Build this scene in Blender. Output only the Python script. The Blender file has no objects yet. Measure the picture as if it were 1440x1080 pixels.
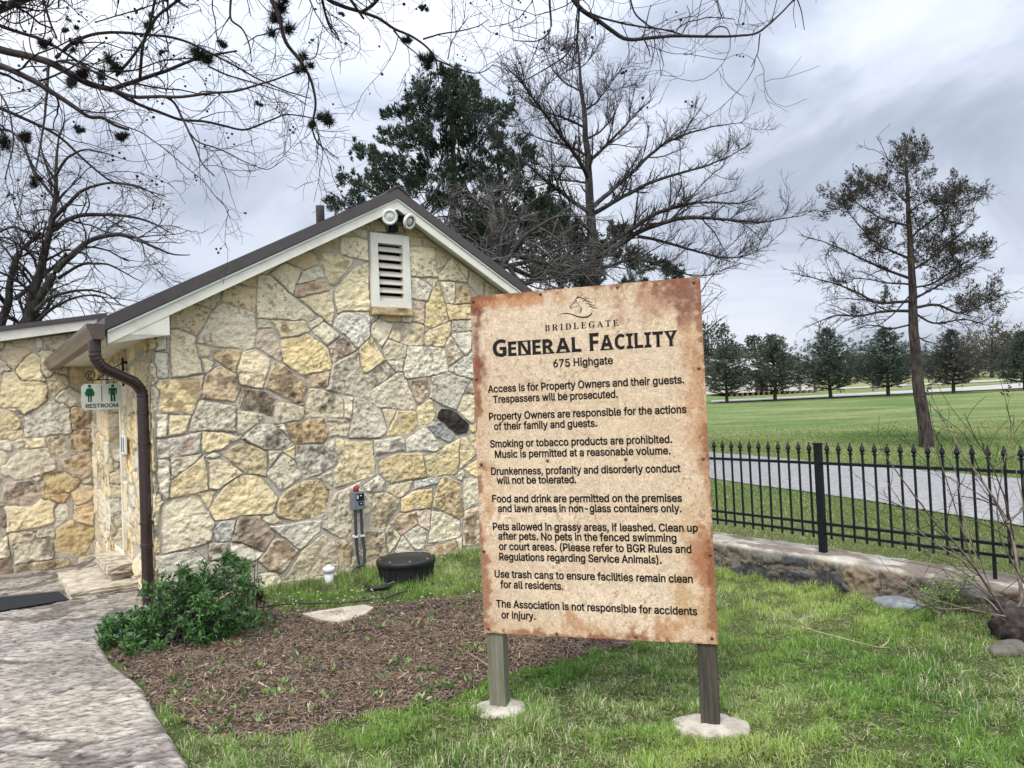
import bpy, bmesh, math, random
import numpy as np
from mathutils import Vector, Matrix

SC = bpy.context.scene
COL = SC.collection
RAD = math.radians

# ------------------------------------------------------------------ camera
F_PX, PITCH, ROLL, EYE = 1040.0, RAD(1.6), RAD(2.45), 1.65
_F = np.array([0, math.cos(PITCH), math.sin(PITCH)])
_U0 = np.array([0, -math.sin(PITCH), math.cos(PITCH)])
_R0 = np.array([1.0, 0, 0])
CR = math.cos(ROLL) * _R0 - math.sin(ROLL) * _U0
CU = math.sin(ROLL) * _R0 + math.cos(ROLL) * _U0
CF = _F
CO = np.array([0, 0, EYE])
cam = bpy.data.cameras.new('camera')
cam.sensor_fit = 'HORIZONTAL'
cam.sensor_width = 36.0
cam.lens = 36.0 * F_PX / 1440.0
cam.clip_start, cam.clip_end = 0.05, 2000.0
camo = bpy.data.objects.new('camera', cam)
COL.objects.link(camo)
M = Matrix.Identity(4)
for i in range(3):
    M[i][0], M[i][1], M[i][2], M[i][3] = CR[i], CU[i], -CF[i], CO[i]
camo.matrix_world = M
SC.camera = camo

# ------------------------------------------------------------------ sky and sun
SUN_EL, SUN_AZ = RAD(52), RAD(205)       # azimuth clockwise from +Y
wd = bpy.data.worlds.new('World')
SC.world = wd
wd.use_nodes = True
nt = wd.node_tree
nt.nodes.clear()


def N(tree, typ, **kw):
    n = tree.nodes.new(typ)
    for k, v in kw.items():
        if k == 'inp':
            for a, b in v.items():
                n.inputs[a].default_value = b
        else:
            setattr(n, k, v)
    return n


out = N(nt, 'ShaderNodeOutputWorld')
bg = N(nt, 'ShaderNodeBackground', inp={1: 0.1})
sky = N(nt, 'ShaderNodeTexSky', sky_type='NISHITA', sun_disc=False, sun_elevation=SUN_EL, sun_rotation=SUN_AZ,
        air_density=1.2, dust_density=2.0)
tc = N(nt, 'ShaderNodeTexCoord')
sep = N(nt, 'ShaderNodeSeparateXYZ')
nt.links.new(tc.outputs['Generated'], sep.inputs[0])
# flatten the direction on to a cloud layer so that clouds shrink towards the horizon
add = N(nt, 'ShaderNodeMath', operation='ADD', inp={1: 0.55})
nt.links.new(sep.outputs['Z'], add.inputs[0])
mx = N(nt, 'ShaderNodeMath', operation='MAXIMUM', inp={1: 0.12})
nt.links.new(add.outputs[0], mx.inputs[0])
dx = N(nt, 'ShaderNodeMath', operation='DIVIDE')
dy = N(nt, 'ShaderNodeMath', operation='DIVIDE')
nt.links.new(sep.outputs['X'], dx.inputs[0]); nt.links.new(mx.outputs[0], dx.inputs[1])
nt.links.new(sep.outputs['Y'], dy.inputs[0]); nt.links.new(mx.outputs[0], dy.inputs[1])
cmb = N(nt, 'ShaderNodeCombineXYZ')
nt.links.new(dx.outputs[0], cmb.inputs[0]); nt.links.new(dy.outputs[0], cmb.inputs[1])
n1 = N(nt, 'ShaderNodeTexNoise', inp={'Scale': 2.5, 'Detail': 8.0, 'Roughness': 0.55, 'Distortion': 0.6})
mp = N(nt, 'ShaderNodeMapping')
mp.inputs['Location'].default_value = (3.35, 1.2, 0.4)
nt.links.new(cmb.outputs[0], mp.inputs[0])
nt.links.new(mp.outputs[0], n1.inputs['Vector'])
# a heavier bank of cloud lies over the park to the right, high up
dot = N(nt, 'ShaderNodeVectorMath', operation='DOT_PRODUCT')
bank = Vector((0.56, 0.72, 0.50)).normalized()
dot.inputs[1].default_value = bank
nt.links.new(tc.outputs['Generated'], dot.inputs[0])
mr = N(nt, 'ShaderNodeMapRange', interpolation_type='SMOOTHSTEP', inp={1: 0.78, 2: 0.99, 3: -0.03, 4: 0.12})
nt.links.new(dot.outputs['Value'], mr.inputs[0])
sub = N(nt, 'ShaderNodeMath', operation='SUBTRACT')
nt.links.new(n1.outputs['Fac'], sub.inputs[0]); nt.links.new(mr.outputs[0], sub.inputs[1])
rmp = N(nt, 'ShaderNodeValToRGB')
el = rmp.color_ramp.elements
el[0].position, el[0].color = 0.22, (2.5, 2.8, 3.45, 1)
el[1].position, el[1].color = 0.66, (6.1, 6.2, 6.5, 1)
e = el.new(0.56); e.color = (5.35, 5.65, 6.35, 1)
e = el.new(0.36); e.color = (3.5, 3.85, 4.65, 1)
e = el.new(0.47); e.color = (4.75, 5.15, 6.0, 1)
nt.links.new(sub.outputs[0], rmp.inputs[0])
mixw = N(nt, 'ShaderNodeMixRGB', inp={0: 0.93})
nt.links.new(sky.outputs[0], mixw.inputs[1])
nt.links.new(rmp.outputs[0], mixw.inputs[2])
# an overcast sky is brightest overhead and on the sun's side
up_ = N(nt, 'ShaderNodeMapRange', inp={1: 0.30, 2: 1.0, 3: 1.0, 4: 2.3})
nt.links.new(sep.outputs['Z'], up_.inputs[0])
dsun = N(nt, 'ShaderNodeVectorMath', operation='DOT_PRODUCT')
dsun.inputs[1].default_value = (math.sin(SUN_AZ) * math.cos(SUN_EL), math.cos(SUN_AZ) * math.cos(SUN_EL), math.sin(SUN_EL))
nt.links.new(tc.outputs['Generated'], dsun.inputs[0])
gl = N(nt, 'ShaderNodeMapRange', interpolation_type='SMOOTHSTEP', inp={1: 0.15, 2: 1.0, 3: 1.0, 4: 2.0})
nt.links.new(dsun.outputs['Value'], gl.inputs[0])
ml = N(nt, 'ShaderNodeMath', operation='MULTIPLY')
nt.links.new(up_.outputs[0], ml.inputs[0]); nt.links.new(gl.outputs[0], ml.inputs[1])
scl = N(nt, 'ShaderNodeVectorMath', operation='SCALE')
nt.links.new(mixw.outputs[0], scl.inputs[0]); nt.links.new(ml.outputs[0], scl.inputs['Scale'])
nt.links.new(scl.outputs[0], bg.inputs[0])
nt.links.new(bg.outputs[0], out.inputs[0])

sl = bpy.data.lights.new('sun', 'SUN')
sl.energy, sl.angle, sl.color = 1.5, RAD(12), (1.0, 0.95, 0.87)
so = bpy.data.objects.new('sun', sl)
COL.objects.link(so)
sd_ = Vector((math.sin(SUN_AZ) * math.cos(SUN_EL), math.cos(SUN_AZ) * math.cos(SUN_EL), math.sin(SUN_EL)))
so.rotation_euler = (-sd_).to_track_quat('-Z', 'Y').to_euler()
so.location = (0, 0, 30)

SC.view_settings.view_transform = 'Standard'
SC.view_settings.look = 'None'
SC.view_settings.exposure = 0.66
SC.view_settings.gamma = 1.0
SC.render.film_transparent = False

rng = np.random.default_rng(7)
random.seed(7)


# ------------------------------------------------------------------ measuring helpers (world points on known planes or at known distances)
def ray(px, py):
    return (px - 720.0) * CR + (540.0 - py) * CU + F_PX * CF


def at_depth(px, py, d):
    return CO + ray(px, py) * (d / F_PX)


def at_z(px, py, z=0.0):
    v = ray(px, py)
    return CO + v * ((z - EYE) / v[2])


def on_plane(px, py, P, n):
    v = ray(px, py)
    return CO + v * (np.dot(P - CO, n) / np.dot(v, n))


# building frame: u along the gable wall, w into the building, z up
BYAW = RAD(53.5)
BU = np.array([math.sin(BYAW), math.cos(BYAW), 0])
BW = np.array([-BU[1], BU[0], 0])
BC = np.array([-3.16, 6.50, 0.0])


def front(px, py, w=0.0):
    P = on_plane(px, py, BC + w * BW, BW) - BC
    return np.array([P @ BU, w, P[2]])


# ------------------------------------------------------------------ number noise
def _h(ix, iy, s):
    n = (ix.astype(np.int64) * 374761393 + iy.astype(np.int64) * 668265263 + s * 982451653) & 0x7fffffff
    n = ((n ^ (n >> 13)) * 1274126177) & 0x7fffffff
    n = n ^ (n >> 16)
    return (n & 0xffff) / 65535.0


def vn(x, y, s=0):
    x = np.asarray(x, float); y = np.asarray(y, float)
    ix = np.floor(x); iy = np.floor(y)
    fx = x - ix; fy = y - iy
    fx = fx * fx * (3 - 2 * fx); fy = fy * fy * (3 - 2 * fy)
    a = _h(ix, iy, s); b = _h(ix + 1, iy, s); c = _h(ix, iy + 1, s); d = _h(ix + 1, iy + 1, s)
    return (a * (1 - fx) + b * fx) * (1 - fy) + (c * (1 - fx) + d * fx) * fy


def fbm(x, y, s=0, o=4):
    r = 0; a = 0.5; t = 0
    for i in range(o):
        r = r + a * vn(x * 2 ** i + 17.3 * i, y * 2 ** i - 9.1 * i, s + i)
        t += a; a *= 0.5
    return r / t


def sstep(a, b, x):
    t = np.clip((x - a) / (b - a), 0, 1)
    return t * t * (3 - 2 * t)


# ------------------------------------------------------------------ object helpers
def tag(o, label=None, cat=None, group=None, kind=None):
    if label: o['label'] = label
    if cat: o['category'] = cat
    if group: o['group'] = group
    if kind: o['kind'] = kind
    return o


def empty(name, loc=(0, 0, 0), rz=0.0, label=None, cat=None, group=None):
    o = bpy.data.objects.new(name, None)
    o.empty_display_size = 0.1
    COL.objects.link(o)
    o.location = [float(v) for v in loc]; o.rotation_euler = (0, 0, rz)
    return tag(o, label, cat, group)


def link(name, me, mat=None, parent=None, smooth=False):
    o = bpy.data.objects.new(name, me)
    COL.objects.link(o)
    if mat is not None:
        for m in (mat if isinstance(mat, (list, tuple)) else [mat]):
            me.materials.append(m)
    if parent is not None: o.parent = parent
    if smooth:
        me.polygons.foreach_set('use_smooth', np.ones(len(me.polygons), bool))
    return o


def np_mesh(name, V, faces, col=None):
    """V (n,3); faces list of int arrays, each (m,k)."""
    me = bpy.data.meshes.new(name)
    V = np.asarray(V, np.float32)
    me.vertices.add(len(V))
    me.vertices.foreach_set('co', V.ravel())
    faces = [np.asarray(f, np.int32) for f in faces if len(f)]
    nl = sum(f.size for f in faces); nf = sum(len(f) for f in faces)
    me.loops.add(nl)
    me.loops.foreach_set('vertex_index', np.concatenate([f.ravel() for f in faces]))
    me.polygons.add(nf)
    st = []; p = 0
    for f in faces:
        st.append(p + np.arange(len(f)) * f.shape[1]); p += f.size
    me.polygons.foreach_set('loop_start', np.concatenate(st).astype(np.int32))
    me.update(calc_edges=True)
    if col is not None:
        a = me.color_attributes.new('Col', 'FLOAT_COLOR', 'POINT')
        c = np.ones((len(V), 4), np.float32); c[:, :3] = col
        a.data.foreach_set('color', c.ravel())
    me.validate()
    return me


def grid_faces(nx, ny, keep=None):
    i = np.arange(nx - 1); j = np.arange(ny - 1)
    I, J = np.meshgrid(i, j, indexing='ij')
    a = (I * ny + J).ravel()
    f = np.stack([a, a + ny, a + ny + 1, a + 1], 1)
    return f if keep is None else f[keep(f)]


class MB:
    """collects simple shapes, then links them as one mesh object"""
    def __init__(self):
        self.bm = bmesh.new()

    def box(self, x0, x1, y0, y1, z0, z1, bev=0.0):
        r = bmesh.ops.create_cube(self.bm, size=1.0)
        vs = r['verts']
        bmesh.ops.scale(self.bm, vec=(x1 - x0, y1 - y0, z1 - z0), verts=vs)
        bmesh.ops.translate(self.bm, vec=((x0 + x1) / 2, (y0 + y1) / 2, (z0 + z1) / 2), verts=vs)
        if bev:
            es = list({e for v in vs for e in v.link_edges})
            bmesh.ops.bevel(self.bm, geom=es, offset=bev, segments=2, affect='EDGES', profile=0.6)
        return self

    def prism(self, pts, a, b, axis='y'):
        """polygon pts (2-D) extruded from a to b along axis"""
        def P(p, t):
            if axis == 'y': return (p[0], t, p[1])
            if axis == 'x': return (t, p[0], p[1])
            return (p[0], p[1], t)
        A = [self.bm.verts.new(P(p, a)) for p in pts]
        B = [self.bm.verts.new(P(p, b)) for p in pts]
        n = len(pts)
        self.bm.faces.new(A); self.bm.faces.new(list(reversed(B)))
        for i in range(n):
            self.bm.faces.new([A[i], B[i], B[(i + 1) % n], A[(i + 1) % n]])
        return self

    def tube(self, pts, rad, n=10, cap=True):
        pts = [Vector([float(c) for c in p]) for p in pts]
        rad = [rad] * len(pts) if not hasattr(rad, '__len__') else rad
        rings = []
        ref = None
        for i, p in enumerate(pts):
            t = (pts[min(i + 1, len(pts) - 1)] - pts[max(i - 1, 0)]).normalized()
            if ref is None:
                ref = t.orthogonal().normalized()
            ref = (ref - t * ref.dot(t)).normalized()
            b = t.cross(ref)
            rings.append([self.bm.verts.new(p + (ref * math.cos(k * 2 * math.pi / n) + b * math.sin(k * 2 * math.pi / n)) * rad[i]) for k in range(n)])
        for A, B in zip(rings, rings[1:]):
            for k in range(n):
                self.bm.faces.new([A[k], A[(k + 1) % n], B[(k + 1) % n], B[k]])
        if cap:
            self.bm.faces.new(list(reversed(rings[0]))); self.bm.faces.new(rings[-1])
        return self

    def lathe(self, prof, n=24, loc=(0, 0, 0), rot=None):
        rings = []
        for r, z in prof:
            ring = []
            for k in range(n):
                a = 2 * math.pi * k / n
                v = Vector((r * math.cos(a), r * math.sin(a), z))
                if rot is not None: v = rot @ v
                ring.append(self.bm.verts.new(v + Vector([float(c) for c in loc])))
            rings.append(ring)
        for A, B in zip(rings, rings[1:]):
            for k in range(n):
                self.bm.faces.new([A[k], A[(k + 1) % n], B[(k + 1) % n], B[k]])
        self.bm.faces.new(list(reversed(rings[0]))); self.bm.faces.new(rings[-1])
        return self

    def build(self, name, mat, parent=None, smooth=False, bevel=0.0):
        if bevel:
            es = [e for e in self.bm.edges if len(e.link_faces) == 2 and e.calc_face_angle(0) > 0.6]
            bmesh.ops.bevel(self.bm, geom=es, offset=bevel, segments=2, affect='EDGES', profile=0.6)
        bmesh.ops.recalc_face_normals(self.bm, faces=self.bm.faces[:])
        me = bpy.data.meshes.new(name)
        self.bm.to_mesh(me); self.bm.free()
        return link(name, me, mat, parent, smooth)


# ------------------------------------------------------------------ materials
def mat_new(name):
    m = bpy.data.materials.new(name)
    m.use_nodes = True
    t = m.node_tree
    b = t.nodes['Principled BSDF']
    return m, t, b


def mat(name, c1, c2=None, scale=8.0, detail=5.0, rough=0.8, bump=0.0, bscale=None, metal=0.0, spec=0.3, lo=0.35, hi=0.65, stretch=None, dist=0.01):
    m, t, b = mat_new(name)
    b.inputs['Roughness'].default_value = rough
    b.inputs['Metallic'].default_value = metal
    b.inputs['Specular IOR Level'].default_value = spec
    tc = N(t, 'ShaderNodeTexCoord')
    src = tc.outputs['Object']
    if stretch:
        mp = N(t, 'ShaderNodeMapping'); mp.inputs['Scale'].default_value = stretch
        t.links.new(src, mp.inputs[0]); src = mp.outputs[0]
    if c2 is None:
        b.inputs['Base Color'].default_value = (*c1, 1)
    else:
        n = N(t, 'ShaderNodeTexNoise', inp={'Scale': scale, 'Detail': detail, 'Roughness': 0.6})
        t.links.new(src, n.inputs['Vector'])
        r = N(t, 'ShaderNodeValToRGB')
        r.color_ramp.elements[0].position, r.color_ramp.elements[0].color = lo, (*c1, 1)
        r.color_ramp.elements[1].position, r.color_ramp.elements[1].color = hi, (*c2, 1)
        t.links.new(n.outputs['Fac'], r.inputs[0]); t.links.new(r.outputs[0], b.inputs['Base Color'])
    if bump:
        n = N(t, 'ShaderNodeTexNoise', inp={'Scale': bscale or scale * 4, 'Detail': 6.0, 'Roughness': 0.65})
        t.links.new(src, n.inputs['Vector'])
        bp = N(t, 'ShaderNodeBump', inp={'Strength': bump, 'Distance': dist})
        t.links.new(n.outputs['Fac'], bp.inputs['Height']); t.links.new(bp.outputs[0], b.inputs['Normal'])
    return m


def mat_attr(name, rough=0.85, grain=30.0, gamt=0.25, bump=0.0, bscale=60.0, dist=0.006, spec=0.25, trans=0.0):
    """colour from the mesh's own colour attribute, with fine grain"""
    m, t, b = mat_new(name)
    b.inputs['Roughness'].default_value = rough
    b.inputs['Specular IOR Level'].default_value = spec
    at = N(t, 'ShaderNodeAttribute', attribute_name='Col')
    src = at.outputs['Color']
    tc = N(t, 'ShaderNodeTexCoord')
    if gamt:
        n = N(t, 'ShaderNodeTexNoise', inp={'Scale': grain, 'Detail': 6.0, 'Roughness': 0.7})
        t.links.new(tc.outputs['Object'], n.inputs['Vector'])
        r = N(t, 'ShaderNodeMapRange', inp={1: 0.25, 2: 0.75, 3: 1 - gamt, 4: 1 + gamt})
        t.links.new(n.outputs['Fac'], r.inputs[0])
        v = N(t, 'ShaderNodeVectorMath', operation='SCALE')
        t.links.new(src, v.inputs[0]); t.links.new(r.outputs[0], v.inputs['Scale'])
        src = v.outputs[0]
    t.links.new(src, b.inputs['Base Color'])
    if bump:
        n = N(t, 'ShaderNodeTexNoise', inp={'Scale': bscale, 'Detail': 8.0, 'Roughness': 0.7})
        t.links.new(tc.outputs['Object'], n.inputs['Vector'])
        bp = N(t, 'ShaderNodeBump', inp={'Strength': bump, 'Distance': dist})
        t.links.new(n.outputs['Fac'], bp.inputs['Height']); t.links.new(bp.outputs[0], b.inputs['Normal'])
    if trans:
        tr = N(t, 'ShaderNodeBsdfTranslucent')
        t.links.new(src, tr.inputs[0])
        mxs = N(t, 'ShaderNodeMixShader', inp={0: trans})
        o = t.nodes['Material Output']
        t.links.new(b.outputs[0], mxs.inputs[1]); t.links.new(tr.outputs[0], mxs.inputs[2])
        t.links.new(mxs.outputs[0], o.inputs[0])
    return m


M_STONE = mat_attr('limestone', 0.92, 75, 0.36, 0.9, 60, 0.014)
M_CREAM = mat('cream_paint', (0.52, 0.50, 0.42), (0.67, 0.65, 0.56), 3.5, detail=9, rough=0.55, bump=0.08, bscale=40, lo=.28, hi=.5)
M_BROWN = mat('brown_metal', (0.050, 0.040, 0.038), (0.064, 0.052, 0.049), 5, rough=0.42, spec=0.5, bump=0.03, bscale=12)
M_SPOUT = mat('dark_brown_enamel', (0.030, 0.017, 0.016), (0.042, 0.025, 0.023), 6, rough=0.3, spec=0.5, bump=0.04, bscale=20)
M_GUTTER = mat('weathered_brown_enamel', (0.052, 0.032, 0.026), (0.13, 0.095, 0.075), 5, rough=0.32, spec=0.5, stretch=(1, .5, 3), lo=0.3, hi=0.8, bump=0.05, bscale=10)
M_BLACK = mat('black_paint', (0.004, 0.006, 0.008), (0.007, 0.009, 0.012), 30, rough=0.5, spec=0.22)
M_BLACKPL = mat('black_plastic', (0.010, 0.010, 0.011), (0.022, 0.021, 0.020), 9, rough=0.5, spec=0.4, bump=0.05, bscale=60)
M_WHITE = mat('white_plastic', (0.62, 0.62, 0.60), (0.72, 0.72, 0.70), 9, rough=0.5)
M_INK = mat('black_ink', (0.008, 0.007, 0.007), rough=0.6, spec=0.2)
M_GREEN = mat('green_ink', (0.0, 0.075, 0.035), rough=0.5)
M_GREYBOX = mat('grey_plastic', (0.13, 0.145, 0.155), (0.16, 0.175, 0.185), 12, rough=0.5)
M_CONDUIT = mat('grey_conduit', (0.028, 0.036, 0.040), (0.045, 0.055, 0.06), 12, rough=0.6)
M_RED = mat('red_lens', (0.20, 0.004, 0.010), rough=0.2, spec=0.5)
M_CONC = mat('pale_concrete', (0.20, 0.17, 0.125), (0.42, 0.38, 0.31), 11, detail=9, rough=0.95, bump=0.7, bscale=50, lo=.3, hi=.6)
M_STEPS = mat('ledge_stone', (0.17, 0.135, 0.095), (0.50, 0.44, 0.34), 9, rough=0.95, bump=0.9, bscale=34, stretch=(1, 1, 3.0), lo=.30, hi=.58)
M_ROCK = mat('grey_rock', (0.10, 0.108, 0.115), (0.20, 0.21, 0.22), 14, rough=0.9, bump=0.4)
M_MOSS = mat('grey_moss', (0.018, 0.018, 0.015), (0.050, 0.050, 0.042), 40, rough=1.0)
M_BARK = mat('grey_brown_bark', (0.014, 0.012, 0.011), (0.055, 0.047, 0.042), 14, rough=0.95, bump=0.8, bscale=30, stretch=(1, 1, 0.3))
M_BARKD = mat('dark_bark', (0.012, 0.010, 0.009), (0.038, 0.030, 0.027), 20, rough=0.9, bump=0.5, bscale=60)
M_BARKR = mat('reddish_bark', (0.012, 0.008, 0.008), (0.050, 0.032, 0.029), 10, rough=0.7, bump=0.3, bscale=40)
M_BARKG = mat('grey_dead_wood', (0.045, 0.041, 0.037), (0.125, 0.114, 0.104), 10, rough=0.95)
M_BARKC = mat('cedar_bark', (0.014, 0.011, 0.010), (0.085, 0.066, 0.056), 16, rough=0.95, bump=1.0, bscale=22, stretch=(1, 1, 0.22), dist=0.06)
M_LEAF = mat_attr('cedar_foliage', 0.75, 3.0, 0.3, trans=0.12)
M_SHRUB = mat_attr('glossy_leaf', 0.42, 20.0, 0.18, spec=0.45, trans=0.18)
M_GRASS = mat_attr('grass_blade', 0.6, 8.0, 0.15, spec=0.3, trans=0.38)
M_CHIP = mat_attr('bark_chip', 0.95, 60.0, 0.25)
M_TWIG = mat('tan_twig', (0.10, 0.075, 0.055), (0.23, 0.18, 0.14), 14, rough=0.85)


# ------------------------------------------------------------------ terrain
def gz(x, y):
    """height of the ground"""
    x = np.asarray(x, float); y = np.asarray(y, float)
    z = 0.0235 * np.clip(y - 24, 0, 50) + 0.040 * np.clip(y - 74, 0, 170) + 0.006 * np.clip(y - 244, 0, 400)
    z = z * sstep(-60, 10, x + 0.3 * y)
    # the paved corner by the restroom door lies a little lower
    u = (x - BC[0]) * BU[0] + (y - BC[1]) * BU[1]
    w = (x - BC[0]) * BW[0] + (y - BC[1]) * BW[1]
    z = z - 0.19 * sstep(0.2, 3.6, w) * sstep(0.3, -0.3, u)
    z = z + 0.035 * (fbm(x * 0.6, y * 0.6, 5, 3) - 0.5) * sstep(1.5, 4, y) * sstep(-2.0, -0.5, x)
    return z


def uw_of(x, y):
    return (x - BC[0]) * BU[0] + (y - BC[1]) * BU[1], (x - BC[0]) * BW[0] + (y - BC[1]) * BW[1]


def spaced(segs):
    o = []
    for a, b, st in segs:
        o.append(np.arange(a, b, st))
    return np.unique(np.concatenate(o))


gx = spaced([(-700, -80, 40), (-80, -10, 5), (-10, 14, 0.12), (14, 60, 1.5), (60, 160, 5), (160, 701, 40)])
gy = spaced([(-60, 0, 5), (0, 24, 0.12), (24, 80, 1.5), (80, 260, 5), (260, 901, 40)])
GX, GY = np.meshgrid(gx, gy, indexing='ij')
GZ = gz(GX, GY)
V = np.stack([GX, GY, GZ], -1).reshape(-1, 3)
gm, t, b = mat_new('lawn_ground')
b.inputs['Roughness'].default_value = 0.95
b.inputs['Specular IOR Level'].default_value = 0.1
tc = N(t, 'ShaderNodeTexCoord')


def noise(t, src, scale, detail=5, rough=0.6, stretch=None):
    if stretch:
        mp = N(t, 'ShaderNodeMapping'); mp.inputs['Scale'].default_value = stretch
        t.links.new(src, mp.inputs[0]); src = mp.outputs[0]
    n = N(t, 'ShaderNodeTexNoise', inp={'Scale': scale, 'Detail': detail, 'Roughness': rough})
    t.links.new(src, n.inputs['Vector'])
    return n.outputs['Fac']


def ramp(t, fac, stops):
    r = N(t, 'ShaderNodeValToRGB')
    e = r.color_ramp.elements
    e[0].position, e[0].color = stops[0][0], (*stops[0][1], 1)
    e[1].position, e[1].color = stops[-1][0], (*stops[-1][1], 1)
    for p, c in stops[1:-1]:
        k = e.new(p); k.color = (*c, 1)
    t.links.new(fac, r.inputs[0])
    return r.outputs[0]


def mix(t, fac, a, b, mode='MIX'):
    n = N(t, 'ShaderNodeMixRGB', blend_type=mode)
    if isinstance(fac, float): n.inputs[0].default_value = fac
    else: t.links.new(fac, n.inputs[0])
    for i, v in ((1, a), (2, b)):
        if isinstance(v, tuple): n.inputs[i].default_value = (*v, 1)
        else: t.links.new(v, n.inputs[i])
    return n.outputs[0]


P_ = tc.outputs['Object']
big = ramp(t, noise(t, P_, 0.30, 7, .62, (.45, 1.0, 1)), [(0.32, (0.064, 0.112, 0.036)), (0.50, (0.116, 0.160, 0.054)), (0.70, (0.215, 0.215, 0.098))])
fine = ramp(t, noise(t, P_, 5.0, 12, 0.85, (1, 0.45, 1)), [(0.28, (0.25, 0.27, 0.25)), (0.72, (1.65, 1.6, 1.6))])
lawn = mix(t, 1.0, big, fine, 'MULTIPLY')
# the near ground shows soil and thatch between the blades
soil = ramp(t, noise(t, P_, 14.0, 8, 0.7), [(0.3, (0.045, 0.052, 0.018)), (0.55, (0.090, 0.110, 0.036)), (0.75, (0.15, 0.145, 0.07))])
sx = N(t, 'ShaderNodeSeparateXYZ'); t.links.new(P_, sx.inputs[0])
near = N(t, 'ShaderNodeMapRange', inp={1: 9.0, 2: 13.0, 3: 1.0, 4: 0.0}); t.links.new(sx.outputs['Y'], near.inputs[0])
col = mix(t, near.outputs[0], lawn, soil)
# rough dry pasture beyond the drives
far = N(t, 'ShaderNodeMapRange', inp={1: 84.0, 2: 92.0, 3: 0.0, 4: 1.0}); t.links.new(sx.outputs['Y'], far.inputs[0])
dry = ramp(t, noise(t, P_, 0.15, 6, 0.7), [(0.35, (0.13, 0.15, 0.055)), (0.65, (0.24, 0.22, 0.11))])
col = mix(t, far.outputs[0], col, dry)
t.links.new(col, b.inputs['Base Color'])
bp = N(t, 'ShaderNodeBump', inp={'Strength': 0.9, 'Distance': 0.06})
t.links.new(noise(t, P_, 12.0, 8, 0.75), bp.inputs['Height']); t.links.new(bp.outputs[0], b.inputs['Normal'])
ground = link('ground', np_mesh('ground', V, [grid_faces(len(gx), len(gy))]), gm, smooth=True)
tag(ground, 'green park lawn with worn and straw coloured patches', kind='structure')


def poly_in(px, py, poly):
    poly = np.asarray(poly)
    r = np.zeros(np.shape(px), bool)
    n = len(poly); j = n - 1
    for i in range(n):
        xi, yi = poly[i]; xj, yj = poly[j]
        if yi != yj:
            c = ((yi > py) != (yj > py)) & (px < (xj - xi) * (py - yi) / (yj - yi) + xi)
            r ^= c
        j = i
    return r


def poly_dist(px, py, poly, closed=True):
    poly = np.asarray(poly, float)
    d = np.full(np.shape(px), 1e9)
    n = len(poly)
    for i in range(n if closed else n - 1):
        a = poly[i]; c = poly[(i + 1) % n]
        e = c - a
        L = max(e @ e, 1e-9)
        tt = np.clip(((px - a[0]) * e[0] + (py - a[1]) * e[1]) / L, 0, 1)
        d = np.minimum(d, np.hypot(px - a[0] - tt * e[0], py - a[1] - tt * e[1]))
    return d


def ribbon(name, left, right, mat, lift=0.006, n=60, m=10, label=None, crown=0.0):
    """a road sheet lying on the ground between two edge lines"""
    def res(p):
        p = np.asarray(p, float)
        s = np.concatenate([[0], np.cumsum(np.hypot(*np.diff(p, axis=0).T))])
        q = np.linspace(0, s[-1], n)
        return np.stack([np.interp(q, s, p[:, 0]), np.interp(q, s, p[:, 1])], 1)
    L, R = res(left), res(right)
    if n > 80: L = L + .05 * (fbm(L[:, :1] * 1.7, L[:, 1:] * 1.7, 3, 4) - .5); R = R + .08 * (fbm(R[:, :1] * 1.7, R[:, 1:] * 1.7, 4, 4) - .5)
    q = np.linspace(0, 1, m)[None, :, None]
    G = L[:, None] * (1 - q) + R[:, None] * q
    Z = gz(G[..., 0], G[..., 1]) + lift + crown * (1 - (2 * q[..., 0] - 1) ** 2)
    V = np.concatenate([G, Z[..., None]], -1).reshape(-1, 3)
    o = link(name, np_mesh(name, V, [grid_faces(n, m)]), mat, smooth=True)
    return tag(o, label, kind='structure')


M_ASPH = mat('worn_asphalt', (0.10, 0.098, 0.096), (0.315, 0.305, 0.295), 18, detail=13, rough=0.95, bump=0.6, bscale=60, lo=0.28, hi=0.72)
M_GRAVEL = mat('pale_gravel', (0.24, 0.22, 0.20), (0.36, 0.34, 0.31), 1.5, rough=0.95, bump=0.3, bscale=20)
road_near = [(2.2, 22.0), (3.0, 18.0), (3.877, 14.609), (4.711, 12.294), (5.263, 10.337), (5.763, 8.483), (6.1, 6.0), (6.3, 2.0), (6.3, -6.0)]
road_far = [(5.0, 25.5), (5.4, 23.4), (5.751, 21.524), (7.25, 16.8), (8.05, 14.4), (8.9, 11.9), (9.6, 8.5), (9.9, 3.0), (9.9, -6.0)]
ribbon('road', road_near, road_far, M_ASPH, 0.02, 260, 14, 'narrow grey asphalt road behind the iron fence', 0.02)
# two pale drives far across the lawn
def far_line(pts):
    return [tuple(at_depth(px, py, d)[:2]) for px, py, d in pts]
d1a = far_line([(1000, 566, 66), (1100, 563, 67), (1200, 558, 68), (1320, 552, 69), (1440, 546, 70), (1700, 530, 74)])
d1b = far_line([(1000, 566, 73), (1100, 563, 74), (1200, 558, 75.5), (1320, 552, 78), (1440, 546, 84), (1700, 530, 92)])
ribbon('road', d1a, d1b, M_GRAVEL, 0.08, 80, 8, 'pale drive behind the row of young cedars')
d2a = far_line([(1000, 560, 86), (1150, 553, 88), (1250, 548, 90), (1400, 538, 92), (1700, 520, 96)])
d2b = far_line([(1000, 560, 90), (1150, 553, 92), (1250, 548, 95), (1400, 538, 97.5), (1700, 520, 102)])
ribbon('road', d2a, d2b, M_GRAVEL, 0.08, 60, 6, 'farther pale drive crossing the dry pasture')

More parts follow.
